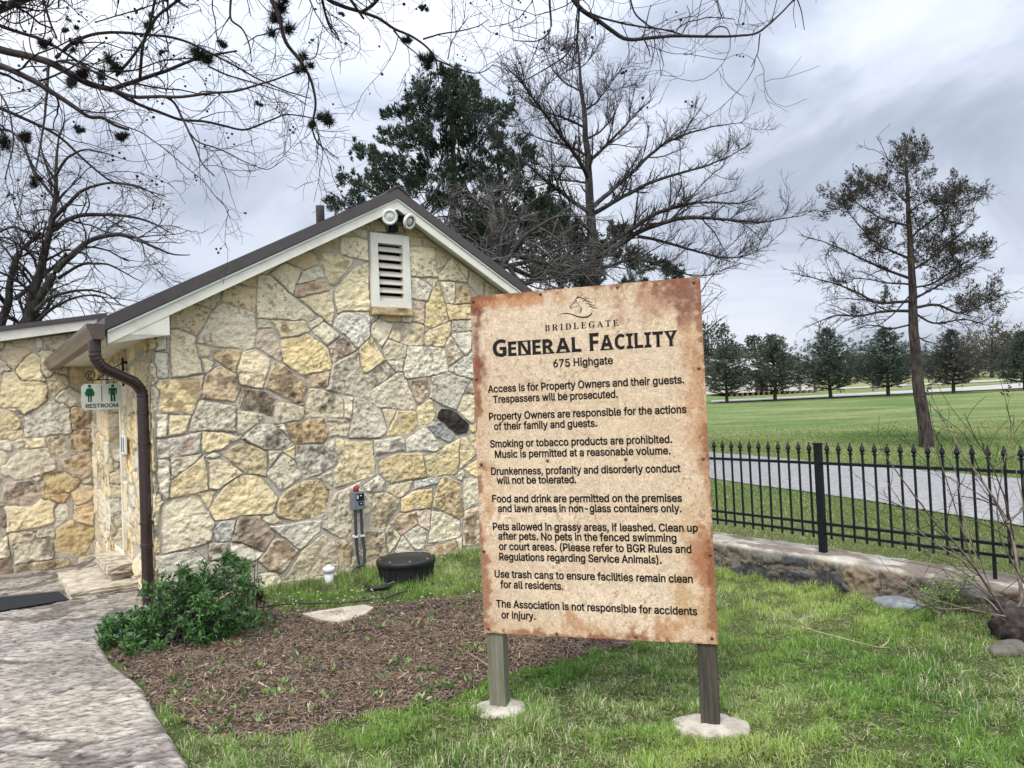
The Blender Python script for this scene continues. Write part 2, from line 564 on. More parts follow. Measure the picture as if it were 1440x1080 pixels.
# ------------------------------------------------------------------ stone walls
PAL = dict(C=(.67, .58, .405), Y=(.67, .545, .315), W=(.66, .60, .465), G=(.54, .465, .33), T=(.56, .455, .295), O=(.56, .41, .235),
           P=(.57, .455, .335), B=(.33, .255, .18), D=(.26, .20, .145), K=(.030, .024, .022), S=(.36, .345, .32), L=(.64, .55, .395))
STAIN = dict(D=(.05, .04, .032), B=(.10, .07, .05), O=(.16, .09, .05), P=(.36, .2, .13), T=(.3, .2, .11), W=(.5, .42, .33), S=(.16, .16, .17))


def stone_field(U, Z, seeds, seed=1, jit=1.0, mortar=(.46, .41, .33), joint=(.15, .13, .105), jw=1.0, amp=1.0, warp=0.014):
    """height and colour of random-rubble masonry; seeds rows: u, z, half-width, half-height, colour code"""
    shp = U.shape
    u0 = U.ravel(); z0 = Z.ravel()
    u = u0 + warp * 2 * (fbm(u0 * 7, z0 * 7, seed + 11, 3) - .5); z = z0 + warp * 2 * (fbm(u0 * 7, z0 * 7, seed + 23, 3) - .5)
    d1 = np.full(u.shape, 9.0); d2 = np.full(u.shape, 9.0)
    i1 = np.zeros(u.shape, np.int32)
    cen = np.zeros((len(seeds), 2))
    for k, sdk in enumerate(seeds):
        P = np.asarray(sdk[0], float)
        cen[k] = P.mean(0)
        m = np.flatnonzero((u > P[:, 0].min() - .30) & (u < P[:, 0].max() + .30) & (z > P[:, 1].min() - .30) & (z < P[:, 1].max() + .30))
        if len(m) == 0: continue
        uu_, zz_ = u[m], z[m]
        dd = np.full(len(m), -9.0)
        for q in range(len(P)):
            a_, b_ = P[q], P[(q + 1) % len(P)]
            t_ = b_ - a_; L_ = math.hypot(*t_)
            if L_ < 1e-6: continue
            dd = np.maximum(dd, ((uu_ - a_[0]) * t_[1] - (zz_ - a_[1]) * t_[0]) / L_)
        o1, o2 = d1[m], d2[m]
        f1 = dd < o1; f2 = (~f1) & (dd < o2)
        d2[m] = np.where(f1, o1, np.where(f2, dd, o2)); d1[m] = np.where(f1, dd, o1)
        i1[m[f1]] = k
    A = cen[i1]
    e = np.minimum((d2 - d1) * .5, .017 - d1)
    e = e + 0.011 * (fbm(u0 * 26, z0 * 26, seed + 5, 3) - .5)
    rnd = np.random.default_rng(seed)
    ns = len(seeds)
    ang = rnd.uniform(-0.9, 0.9, ns); tx = rnd.normal(0, .05, ns); ty = rnd.normal(0, .05, ns)
    lift = rnd.uniform(.006, .016, ns); rip = rnd.uniform(.3, 1.2, ns)
    gain = rnd.normal(1, .07, ns); hue = rnd.normal(0, .03, ns)
    jwid = rnd.uniform(.55, 1.7, ns)[i1] * (.6 + .8 * fbm(u0 * 4, z0 * 4, seed + 19, 3)) * jw
    s = sstep(.0062 * jwid, .0112 * jwid, e)
    ca, sa = np.cos(ang[i1]), np.sin(ang[i1])
    ru = ca * u0 + sa * z0; rz = -sa * u0 + ca * z0
    ripn = fbm(ru * 13 + 31 * i1, rz * 30 + 7 * i1, seed + 3, 3) - .5
    rock = fbm(u0 * 20, z0 * 22, seed + 9, 5) - .5
    tilt = tx[i1] * (u - A[:, 0]) + ty[i1] * (z - A[:, 1])
    h = s * (lift[i1] + tilt * .6 + amp * (.014 * rip[i1] * ripn + .030 * rock)) + (1 - s) * 0.004 * (rock + .3)
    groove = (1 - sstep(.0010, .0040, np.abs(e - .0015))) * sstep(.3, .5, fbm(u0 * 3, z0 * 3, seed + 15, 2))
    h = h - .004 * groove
    # colours
    base = np.array([PAL[q[1][0]] for q in seeds])
    base = base * gain[:, None]; base[:, 0] *= 1 + hue; base[:, 2] *= 1 - 2 * hue
    c = base[i1]
    mot = fbm(u0 * 6 + i1 * 3.7, z0 * 6 - i1 * 1.3, seed + 31, 4)
    sp = fbm(u0 * 28, z0 * 28, seed + 41, 4)
    c = c * (0.70 + 0.42 * mot + 0.26 * sp)[:, None]
    pale = sstep(.55, .75, fbm(u0 * 9 + i1, z0 * 9, seed + 57, 4))
    c = c * (1 - .35 * pale[:, None]) + np.array([.60, .54, .42]) * (.35 * pale[:, None]) * np.clip(base[i1].mean(1) / .4, .2, 1)[:, None]
    # stains named by the second letter of the colour code
    hasst = np.array([len(q[1]) > 1 for q in seeds])
    stc = np.array([STAIN.get(q[1][1], (.45, .35, .2)) if len(q[1]) > 1 else (0, 0, 0) for q in seeds])
    stm = sstep(.46, .66, fbm(u0 * 12 + i1 * 5.1, z0 * 12 + i1 * 2.9, seed + 71, 5)) * hasst[i1]
    c = c * (1 - .62 * stm[:, None]) + stc[i1] * (.62 * stm[:, None])
    # lichen specks that darken some of the stones
    lich = sstep(.58, .70, fbm(u0 * 34, z0 * 34, seed + 81, 3)) * sstep(.42, .65, fbm(u0 * 2.5, z0 * 2.5, seed + 91, 2))
    c = c * (1 - .5 * lich[:, None])
    mc = np.array(mortar) * (0.82 + .36 * fbm(u0 * 25, z0 * 25, seed + 61, 3))[:, None]
    c = c * s[:, None] + mc * (1 - s[:, None])
    c = c * (1 - groove[:, None]) + np.array(joint) * groove[:, None]  # joint dirt and the groove's shade, both put into the colour
    return h.reshape(shp), np.clip(c, .01, .85).reshape(shp + (3,))


def hull(P):
    """convex outline, counter-clockwise"""
    P = sorted(set((float(p[0]), float(p[1])) for p in P))
    def half(Q):
        h = []
        for p in Q:
            while len(h) > 1 and (h[-1][0] - h[-2][0]) * (p[1] - h[-2][1]) - (h[-1][1] - h[-2][1]) * (p[0] - h[-2][0]) <= 0: h.pop()
            h.append(p)
        return h
    return half(P)[:-1] + half(P[::-1])[:-1]


def block(cu, cz, a, bb, r):
    """rough four to six sided stone in a box"""
    j = lambda: r.uniform(-.30, .18)
    P = [(-a * (1 + j()), -bb * (1 + j())), (a * (1 + j()), -bb * (1 + j())), (a * (1 + j()), bb * (1 + j())), (-a * (1 + j()), bb * (1 + j()))]
    if r.uniform() < .5: P.append((a * 1.12, r.uniform(-.5, .5) * bb))
    if r.uniform() < .5: P.append((r.uniform(-.5, .5) * a, bb * 1.12))
    t = r.normal(0, .22); c_, s_ = math.cos(t), math.sin(t)
    return hull([(cu + c_ * x - s_ * y, cz + s_ * x + c_ * y) for x, y in P])


def fill_seeds(u0, u1, z0, z1, size, codes, rnd, avoid=()):
    boxes = []
    for P, _ in avoid:
        P = np.array(P); boxes.append((*P.mean(0), np.ptp(P[:, 0]) / 2, np.ptp(P[:, 1]) / 2))
    out = []
    for tries in range(9000):
        sc = 1.0 if tries < 2500 else (.62 if tries < 6000 else .38)
        a = size * rnd.uniform(.45, .85) * sc; bb = size * rnd.uniform(.34, .62) * sc
        p = (rnd.uniform(u0, u1), rnd.uniform(z0, z1))
        if all(abs(p[0] - q[0]) > (a + q[2]) * .94 or abs(p[1] - q[1]) > (bb + q[3]) * .94 for q in boxes):
            boxes.append((p[0], p[1], a, bb)); out.append((block(p[0], p[1], a, bb, rnd), codes[rnd.integers(len(codes))]))
    return out


# outlines of the gable stones, measured on six enlargements of the wall
TILE = dict(A=(215, 280), B=(215, 440), C=(215, 600), D=(440, 280), E=(440, 440), F=(440, 600))
FR = """A:150,960 340,885 505,940 420,1080 365,1140 155,1085:T|A:345,885 580,760 575,830 510,935:G|A:590,750 690,715 860,760 865,960 570,865:T|A:700,705 880,630 870,745:T|A:375,1205 490,965 570,870 865,965 872,1140 845,1250 760,1275:L
A:885,650 980,640 1360,980 1340,1020 885,1000:C|A:990,625 1130,540 1250,600 1190,800 1140,770:C|A:1110,520 1330,435 1385,560 1265,600:T|A:890,625 1000,570 1060,550 980,630:T|A:1270,610 1385,575 1430,650 1220,720:W|A:1200,800 1215,725 1450,700 1490,770 1240,825:PO
A:1255,840 1510,775 1510,1050 1430,1000:Y|B:1325,110 1420,40 1440,70 1340,130:W|D:0,370 140,350 190,440 10,440:T|D:150,350 210,320 205,440 190,445:T|D:235,315 450,350 460,520 240,460:C|D:340,260 450,270 450,330 320,300:C|D:440,220 560,170 620,270 470,260:T
D:650,270 800,200 1000,320 820,300:T|D:480,300 790,300 790,880 490,880:C|D:30,470 215,465 330,520 180,720 140,700:YT|D:200,760 340,590 460,545 480,870 475,940 210,950 190,860:Y|D:820,320 915,340 910,390 810,385:T|D:930,330 1050,400 940,405:T|D:820,420 1020,420 1040,655 830,645:W
D:1040,430 1160,490 1050,630:T|D:1060,640 1180,500 1290,690 1060,680:C|D:1190,500 1310,600 1300,690:C|D:1320,600 1440,680 1440,810 1390,800 1310,710:G|D:825,665 910,675 1010,750 980,860 830,840:W|D:930,680 1040,680 1020,740:C|D:1060,730 1110,880 1140,1020 1000,1080 950,1060 960,900 1000,790:Y
D:1070,705 1200,710 1190,880 1120,870:C|D:1210,720 1300,730 1335,800 1320,885 1200,885:OC|D:1130,895 1330,895 1335,1015 1150,1020:Y|D:830,860 940,870 930,1060 850,1040:PO|D:480,960 550,975 490,1050:C|D:570,970 740,990 740,1040 640,1040 560,1000:T|D:750,980 835,985 830,1060 750,1030:C
E:190,60 250,0 470,0 485,190 390,300 180,100:W|E:0,150 90,75 220,185 130,270:C|E:490,100 560,50 685,90 580,280 500,180:C|E:690,95 850,85 930,105 935,260 800,270 640,215:CS|E:950,180 1000,130 1160,80 1170,150 1110,290 940,260:Y|E:1175,65 1335,60 1340,145 1180,145:C|E:1170,190 1330,160 1330,300 1285,345:W
E:1110,240 1165,200 1260,360 1150,440 1110,290:CO|E:1150,470 1340,340 1350,560 1150,490:W|E:130,280 260,205 360,310 165,410:PB|E:400,300 500,220 600,400 420,520 400,430:Y|E:590,290 640,220 800,285 780,385 620,400:C|E:810,285 1105,300 1135,495 770,560 760,470:C|E:170,430 380,325 400,540 460,660 410,710 120,650:G
E:430,540 600,420 690,505 480,650:WB|E:640,410 770,395 750,490 700,500:W|E:440,700 720,510 760,510 870,770 860,820 570,800:L|E:800,570 955,545 970,700 880,770:PO|E:1010,540 1140,505 1320,575 1200,820 990,720:G|E:1270,660 1340,580 1360,690:PO|E:890,800 990,735 1030,840 1010,930 900,960:Y
E:1260,690 1360,700 1350,940 1320,920 1210,830:C|E:1080,810 1220,830 1310,950 1290,1010 1200,1030 1045,880:K|E:970,960 1040,890 1190,1030 1150,1090 1030,1040:S|E:-60,660 -30,640 100,660 250,740 260,880 -70,870:CD|E:260,720 330,720 325,890 270,880:C|E:350,720 420,730 560,810 620,1000 560,1040 320,1050:L
E:590,810 700,820 640,970:T|E:710,835 860,830 885,970 760,1030 620,1030:Y|E:120,895 320,910 300,1050 140,1045:GD|B:20,215 100,205 100,300 25,310:W|B:20,335 115,350 110,540 25,545:W|B:160,150 220,130 345,190 410,510 170,545 160,300:W|B:375,265 480,290 470,360 400,370:C|B:500,310 740,315 690,490 520,390:TB
B:415,385 510,430 450,520:C|B:860,180 910,140 1000,140 1080,300 1080,400 860,280:P|B:890,60 970,60 990,120 885,125:G|B:1000,55 1280,70 1320,150 1240,200 1080,205:YO|B:1090,225 1300,180 1490,310 1500,480 1265,525 1095,410:Y|B:720,460 750,340 840,310 980,390 920,640 730,600:C|B:450,520 570,470 690,520 730,640 680,740 430,710:PD
B:1020,420 1100,440 1310,640 1270,790 950,630 980,560:OB|B:1290,540 1490,500 1480,620 1330,620:PO|B:30,580 420,530 410,690 330,850 30,840:YT|B:760,650 920,660 1040,740 1010,880 750,790:BD|B:1050,760 1270,800 1265,880 1040,935:C|B:30,860 115,865 110,1050 40,1060:C|B:140,870 305,870 280,1010 130,1040:Y
B:380,740 690,790 690,990 300,990:C|B:720,820 910,860 900,930 740,1020 700,960:C|C:765,100 880,-10 1020,-10 1160,120 1110,190 930,190:WD|B:1050,950 1110,950 1150,1050:C|B:1130,940 1430,900 1480,1000 1440,1090 1210,1105 1150,1040:OD|C:40,110 400,55 380,220 40,260:WP|C:425,50 580,50 740,90 560,190 425,220:Y
C:150,275 390,240 330,310 150,430:C|C:50,290 135,290 140,600 60,620:W|C:160,470 420,265 460,530 150,600:Y|C:480,300 560,290 740,380 540,520 490,510:C|C:470,255 510,225 545,245 500,265:W|C:590,230 740,145 800,160 960,215 940,410 770,380:YT|C:980,210 1080,210 990,320:W|C:1110,210 1195,170 1190,270:Y
C:960,400 1100,240 1190,290 1250,410 1080,540:W|C:1210,170 1440,150 1600,260 1580,330 1290,440 1210,290:GD|C:490,700 590,530 740,420 880,425 1040,600 990,720 740,740 540,780:Y|C:385,570 460,550 520,560 460,700:Y|C:70,670 330,580 390,600 440,720 520,810 470,970 80,1080 70,900:C
C:1050,640 1150,530 1290,460 1400,460 1500,540 1440,740 1210,790 1060,750:YO|C:920,780 1020,735 1080,800 960,815:C|C:690,930 730,760 900,760 1020,910 950,1040 680,960:BD|C:510,870 580,810 690,800 650,960 540,960:WD|C:1010,850 1410,800 1400,880 1240,1030:W|C:470,990 630,980 650,1100 480,1130:GD
C:650,990 760,1000 930,1060 850,1120 660,1110:W|C:1030,960 1120,960 1220,1050 1080,1220 980,1200 900,1120:PO|C:1260,1060 1440,920 1540,1000 1560,1230 1120,1280:T|C:900,1250 1020,1220 1080,1300 1000,1400 880,1350:C|C:1100,1300 1500,1250 1500,1340 1120,1380:C|C:30,1100 330,1060 450,1150 400,1300 40,1300:C|C:470,1150 800,1130 850,1300 420,1310:G
F:105,150 185,100 165,240:C|F:190,110 500,115 510,300 520,400 190,510 180,300:Y|F:520,120 640,100 760,80 770,200 670,210 530,245:WD|F:785,110 930,20 990,50 1090,170 1030,200 790,205:W|F:560,300 700,230 920,235 950,420 650,475 570,380:Y|F:950,260 1100,190 1230,110 1210,400 970,410:Y|F:1250,100 1300,100 1370,230 1240,340:Y
F:1310,80 1380,50 1380,200 1340,170:Y|F:1280,350 1390,280 1390,430:Y|F:1205,410 1260,370 1280,400 1250,450:G|F:50,430 165,360 170,500:C|F:425,500 550,410 610,470 600,540 440,545:WD|F:640,510 830,470 810,530 720,600 640,540:C|F:860,470 1000,430 1040,470 860,525:W|F:90,760 200,560 390,475 430,560 505,640 470,720 380,800 100,800:L
F:450,560 500,580 500,620:C|F:520,570 600,560 720,620 640,800 620,850 490,850 500,700:TB|F:750,610 860,550 1000,530 990,690 750,715:Y|F:1010,680 1060,480 1100,420 1240,470 1270,740 1230,770:TB|F:1275,440 1390,430 1390,670 1280,690:W|F:660,815 740,730 860,720 880,820 750,910:PD|F:880,720 990,710 980,870 900,830:P
F:780,920 880,840 960,890 930,1030 860,1030:C|F:1010,720 1100,730 1240,800 1240,920 980,980:C|F:1280,720 1390,660 1400,990 1270,1000:PB|F:620,870 650,840 740,925 640,1060 620,960:WD|F:410,890 600,880 620,1040 600,1190 480,1220 400,1100:TD|F:690,1060 760,930 850,1040 830,1090:C|F:100,850 190,820 320,820 320,980 200,910:C
F:960,1030 1190,965 1220,1070 1000,1090:OP|F:1210,960 1260,930 1250,1060:C|F:210,970 260,960 320,1020 330,1150 230,1180:TO|E:1380,60 1560,80 1550,330 1390,340:C|E:1380,400 1560,420 1540,720 1390,700:Y|F:1420,60 1600,80 1590,400 1430,380:C|F:1430,450 1600,440 1610,700 1420,720:T|D:1460,640 1600,760 1580,930 1440,900:G"""
LW = """20,500,22,15,TC 32,486,15,9,T 53,484,6,8,C 76,480,19,11,G 4,492,6,8,T 6,515,8,8,G 44,518,20,20,Y 62,512,14,19,YO 30,551,34,26,Y 80,542,17,15,T 115,530,20,20,T
90,523,7,6,C 95,558,20,15,W 66,590,36,25,W 117,588,16,16,OB 8,593,18,15,Y 22,582,9,9,C 17,612,15,7,Y 5,626,8,8,W 26,624,8,6,C 50,622,15,8,C 115,618,20,14,OB 80,626,14,15,CO
38,658,37,21,W 113,655,20,18,OT 85,680,26,16,YO 30,695,28,22,PD 51,676,7,6,C 122,680,8,5,G 118,694,16,14,T 77,701,18,6,OT 42,725,36,19,C 84,724,10,17,W 119,725,16,14,OT
107,760,28,21,YT 33,757,20,8,CO 62,752,14,7,G 43,776,30,16,CD 65,797,40,8,TD 125,792,15,9,T 3,728,7,12,D 3,770,8,16,CD 8,797,10,12,D 130,560,8,10,C 132,640,8,12,T"""


def stones_outlined(txt, w):
    out = []
    for r in txt.replace('\n', '|').split('|'):
        k, pts, cc = r.split(':')
        ox, oy = TILE[k]
        Q = [front(ox + float(p.split(',')[0]) / 6, oy + float(p.split(',')[1]) / 6, w) for p in pts.split(' ')]
        out.append((hull([(q[0], q[2]) for q in Q]), cc))
    return out


def seeds_from(txt, w):
    out = []
    r_ = np.random.default_rng(8)
    for r in txt.split():
        x, y, a, bb, cc = r.split(',')
        x, y, a, bb = float(x), float(y), float(a), float(bb)
        c0 = front(x, y, w); cu = front(x + a, y, w); cz = front(x, y - bb, w)
        out.append((block(c0[0], c0[2], max(abs(cu[0] - c0[0]), .03), max(abs(cz[2] - c0[2]), .025), r_), cc))
    return out


APEX, SLL, SLR = 2.39, 0.530, 0.562       # ridge position and the two roof pitches
WID, DEP, OV = 4.80, 7.0, 0.18            # gable width, building depth, rake overhang


def rake(u, top=3.885):
    u = np.asarray(u, float)
    return top - np.where(u < APEX, (APEX - u) * SLL, (u - APEX) * SLR)


bld = empty('stone_building', BC, math.atan2(BU[1], BU[0]), 'cream limestone restroom building with brown metal roof behind the rusty notice board', 'building')

rs = np.random.default_rng(3)
fs = stones_outlined(FR, 0.0)
fs += fill_seeds(3.35, WID, -.3, 3.6, .34, ['C', 'Y', 'L', 'W', 'T', 'TB', 'PO', 'GD'], rs, fs)
fs += fill_seeds(-.1, 3.3, -.35, 0.0, .3, ['C', 'L', 'T'], rs, fs)
fs += fill_seeds(-.1, 3.4, .0, 3.9, .22, ['C', 'T', 'L', 'Y'], rs, fs)
nu, nz = 720, 560
uu = np.linspace(-.012, WID, nu); vv = np.linspace(0, 1, nz)
UU = np.repeat(uu[:, None], nz, 1)
ZT = rake(uu, 3.80)
ZZ = -.25 + vv[None, :] * (ZT + .25)[:, None]
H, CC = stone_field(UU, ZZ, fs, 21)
V = np.stack([UU, -H, ZZ], -1).reshape(-1, 3)
va, vb, vc, vd = front(517.5, 327), front(571, 334), front(521, 430), front(577, 437)
vu0, vu1, vz0, vz1 = (va[0] + vc[0]) / 2, (vb[0] + vd[0]) / 2, (vc[2] + vd[2]) / 2, (va[2] + vb[2]) / 2
uf_, zf_ = UU.ravel(), ZZ.ravel()      # opening for the vent
hole_ = lambda f: ~((uf_[f].mean(1) > vu0 + .05) & (uf_[f].mean(1) < vu1 - .05) & (zf_[f].mean(1) > vz0 + .05) & (zf_[f].mean(1) < vz1 - .05))
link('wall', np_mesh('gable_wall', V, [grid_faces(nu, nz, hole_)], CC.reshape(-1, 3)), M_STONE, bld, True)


def stone_panel(name, axis, a0, a1, z0, z1, pos, size, codes, seed, step=.012, seeds=None, sign=-1, hole=None, ztop=None):
    """masonry face; axis 'w' runs along w at u=pos, axis 'u' along u at w=pos"""
    r = np.random.default_rng(seed)
    sds = list(seeds or [])
    sds += fill_seeds(a0 - .1, a1 + .1, z0 - .1, z1 + .1, size, codes, r, sds)
    na = max(3, int((a1 - a0) / step)); nz = max(3, int((z1 - z0) / step))
    A = np.linspace(a0, a1, na); Zv = np.linspace(0, 1, nz)
    AA = np.repeat(A[:, None], nz, 1)
    tops = np.full(na, z1) if ztop is None else ztop(A)
    ZZ = z0 + Zv[None] * (tops - z0)[:, None]
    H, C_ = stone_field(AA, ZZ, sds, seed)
    if axis == 'w': V = np.stack([pos + sign * H, AA, ZZ], -1).reshape(-1, 3)
    else: V = np.stack([AA, pos + sign * H, ZZ], -1).reshape(-1, 3)
    keep = None
    if hole:
        h0, h1, hz0, hz1 = hole
        Af, Zf = AA.ravel(), ZZ.ravel()
        keep = lambda f: ~((Af[f].mean(1) > h0) & (Af[f].mean(1) < h1) & (Zf[f].mean(1) > hz0) & (Zf[f].mean(1) < hz1))
    return link(name, np_mesh(name, V, [grid_faces(na, nz, keep)], C_.reshape(-1, 3)), M_STONE, bld, True)


MIXC = ['C', 'Y', 'L', 'W', 'T', 'C', 'Y', 'YO']
DW0, DW1, DZ0, DZ1 = 1.62, 2.50, .29, 2.20
stone_panel('wall', 'w', -.02, 3.92, -.35, 2.39, 0.0, .30, MIXC, 33, .012, hole=(DW0, DW1, DZ0, DZ1))
wing_top = lambda u: 2.867 + .182 * u
stone_panel('wall', 'u', -3.4, 0.02, -.40, 2.9, 3.90, .32, MIXC + ['TD', 'OB'], 45, .010, seeds=seeds_from(LW, 3.90), ztop=lambda u: np.minimum(wing_top(u) - .02, 3.0))
# door recess: stone jamb, cream frame and door
stone_panel('wall', 'u', -.012, .10, DZ0, DZ1, DW1, .20, ['C', 'G', 'O', 'L'], 51, .012)
MB().box(.10, .16, DW1 - .035, DW1 + .01, DZ0, DZ1, .004).box(.16, .20, DW1 - .02, DW1 + .01, DZ0, DZ1).box(-.02, .2, DW0 - .01, DW0 + .05, DZ0, DZ1).box(.0, .2, DW0 + .05, DW1 - .035, DZ1 - .08, DZ1).build('door_frame', M_CREAM, bld)
dr = MB().box(.175, .215, DW0 + .05, DW1 - .02, DZ0 + .005, DZ1 - .08, .004).build('door', M_CREAM, bld)
MB().tube([(.175, DW0 + .14, 1.3), (.12, DW0 + .14, 1.3), (.11, DW0 + .20, 1.3), (.11, DW0 + .26, 1.3)], .011, 8).build('handle', M_GREYBOX, dr, True)
MB().box(.0, .5, DW0, DW1, DZ0 - .05, DZ0).build('threshold', M_STEPS, bld)
# plain hidden walls: right side, back, wing
bk = MB()
bk.box(WID - .3, WID, .05, DEP, -.3, 2.55); bk.box(.3, WID - .3, DEP - .3, DEP, -.3, 2.5); bk.box(-3.4, -3.1, 4.0, 8.0, -.4, 2.1); bk.box(.25, .30, 3.9, DEP, -.3, 2.4)
bk.build('wall', mat('plain_limestone', (.40, .33, .22), (.58, .49, .34), 4, rough=.95, bump=.6, bscale=12), bld)

# roof: brown metal sheets, ridge cap, cream rakes and eaves
TH = .105
rf = MB()
EU = -.385
UR = 5.35
zl, zr, za = rake(EU), rake(UR), 3.885
rf.prism([(EU, zl), (APEX, za), (APEX, za + TH), (EU, zl + TH)], -OV - .025, DEP + .2)
rf.prism([(APEX, za), (UR, zr), (UR, zr + TH), (APEX, za + TH)], -OV - .025, DEP + .2)
roof = rf.build('roof', M_BROWN, bld, bevel=.006)
rb = MB()
for k in range(1, 18):      # standing seams
    wv = -OV + k * .42
    for (a, c) in ((EU, APEX), (APEX, UR)):
        rb.prism([(a, float(rake(a)) + TH), (c, float(rake(c)) + TH), (c, float(rake(c)) + TH + .03), (a, float(rake(a)) + TH + .03)], wv, wv + .02)
rb.build('roof_seam', M_BROWN, roof)
cap = MB()
cw = .13
cap.prism([(APEX - cw, float(rake(APEX - cw)) + TH + .004), (APEX, za + TH + .012), (APEX + cw, float(rake(APEX + cw)) + TH + .004), (APEX + cw, float(rake(APEX + cw)) + TH + .022), (APEX, za + TH + .032), (APEX - cw, float(rake(APEX - cw)) + TH + .022)], -OV - .035, DEP + .2)
cap.build('ridge_cap', M_BROWN, roof)
# drip line between roof edge and fascia
FH = .115
fa = MB()
e_ = .018
fa.prism([(EU + .02, zl - .002), (APEX, za - .002), (APEX, za - FH), (EU + .02, zl - FH)], -OV, -OV + .03)
fa.prism([(APEX, za - .002), (UR - .02, zr - .002), (UR - .02, zr - FH), (APEX, za - FH)], -OV, -OV + .03)
fa.build('fascia', M_CREAM, bld, bevel=.003)
tr = MB()
tr.prism([(EU + .02, zl - .003), (APEX, za - .003), (APEX, za - .020), (EU + .02, zl - .020)], -OV - .014, -OV - .001)
tr.prism([(APEX, za - .003), (UR - .02, zr - .003), (UR - .02, zr - .020), (APEX, za - .020)], -OV - .014, -OV - .001)
tr.build('drip_edge', M_WHITE, bld)
BXR, BXZ = .117, 2.384
bx = MB()
bx.prism([(EU + .03, BXZ), (BXR, BXZ), (BXR, float(rake(BXR)) - FH + .004), (EU + .03, zl - FH + .004)], -OV + .004, -.01)
bx.build('eave_return', M_CREAM, bld, bevel=.003)
sf = MB()
sf.box(EU + .03, 0, 0.0, 3.9, BXZ, BXZ + .02)
for k in range(1, 3):
    sf.box(EU + .03 + k * .118, EU + .036 + k * .118, -.0, 3.9, BXZ - .006, BXZ + .001)
sf.prism([(BXR + .02, float(rake(BXR + .02)) - FH + .045), (APEX, za - FH + .045), (UR - .1, float(rake(UR - .1)) - FH + .045), (UR - .1, float(rake(UR - .1)) - FH + .06), (APEX, za - FH + .06), (BXR + .02, float(rake(BXR + .02)) - FH + .06)], -OV + .03, .02)
sf.build('soffit', M_CREAM, bld)
gt = MB()
g0, g1, gz0, gz1 = -.520, EU - .002, 2.335, 2.462
prof = [(g1, gz0), (g0 + .045, gz0), (g0 + .030, gz0 + .03), (g0 + .018, gz0 + .075), (g0, gz0 + .095), (g0, gz1), (g0 + .012, gz1), (g0 + .012, gz0 + .10), (g0 + .035, gz0 + .07), (g0 + .05, gz0 + .012), (g1 - .01, gz0 + .012), (g1 - .01, gz1), (g1, gz1)]
gt.prism(prof, -OV - .02, 3.88)
gt.prism([(g1, gz0), (g0 + .045, gz0), (g0 + .030, gz0 + .03), (g0 + .018, gz0 + .075), (g0, gz0 + .095), (g0, gz1), (g1, gz1)], -OV - .026, -OV - .021)
gt.build('gutter', M_GUTTER, bld)
# round downspout with ribbed elbows
def smooth_path(P, n):
    P = np.asarray(P, float)
    s = np.concatenate([[0], np.cumsum(np.linalg.norm(np.diff(P, axis=0), axis=1))])
    q = np.linspace(0, s[-1], n)
    Q = np.stack([np.interp(q, s, P[:, k]) for k in range(3)], 1)
    for _ in range(6):
        Q[1:-1] = .25 * Q[:-2] + .5 * Q[1:-1] + .25 * Q[2:]
    return Q
dp = smooth_path([(-.452, -.11, 2.34), (-.452, -.11, 2.19), (-.40, -.09, 2.105), (-.13, .045, 1.985), (-.07, .075, 1.90), (-.07, .075, 1.80), (-.07, .075, -.08)], 260)
seg = np.gradient(dp, axis=0); seg /= np.linalg.norm(seg, axis=1)[:, None]
curv = np.linalg.norm(np.gradient(seg, axis=0), axis=1)
rr = .047 + .004 * np.sin(np.arange(260) * 2.1) * sstep(.003, .012, curv)
dn = MB().tube(dp, list(rr), 20).build('downspout', M_SPOUT, bld, True)
for zz in (1.72, .55):
    MB().lathe([(.049, -.02), (.0515, -.018), (.0515, .018), (.049, .02)], 20, (-.07, .075, zz)).build('joint_collar', M_SPOUT, dn)
for zz in (1.45, .75):
    MB().lathe([(.049, -.014), (.0505, -.013), (.0505, .013), (.049, .014)], 20, (-.07, .075, zz)).box(-.07, .012, .058, .092, zz - .013, zz + .013).build('strap', M_SPOUT, dn)
# wing roof (low slope) with cream rake
wr = MB()
wr.prism([(-4.0, wing_top(-4.0) + .12), (.18, wing_top(.18) + .12), (.18, wing_top(.18) + .175), (-4.0, wing_top(-4.0) + .175)], 3.74, 8.4)
wr.build('roof', M_BROWN, bld)
wf = MB()
wf.prism([(-3.95, wing_top(-3.95) - .002), (.16, wing_top(.16) - .002), (.16, wing_top(.16) + .118), (-3.95, wing_top(-3.95) + .118)], 3.77, 3.86)
wf.build('fascia', M_CREAM, bld)
# plumbing stack on the roof
ps = front(448, 300, 1.2)
MB().lathe([(.05, -.35), (.05, .10), (.052, .11)], 16, (ps[0] + .02, 1.2, ps[2] - .02)).lathe([(.085, -.32), (.06, -.17)], 16, (ps[0] + .02, 1.2, ps[2] - .02)).build('vent_pipe', M_BROWN, bld, True)

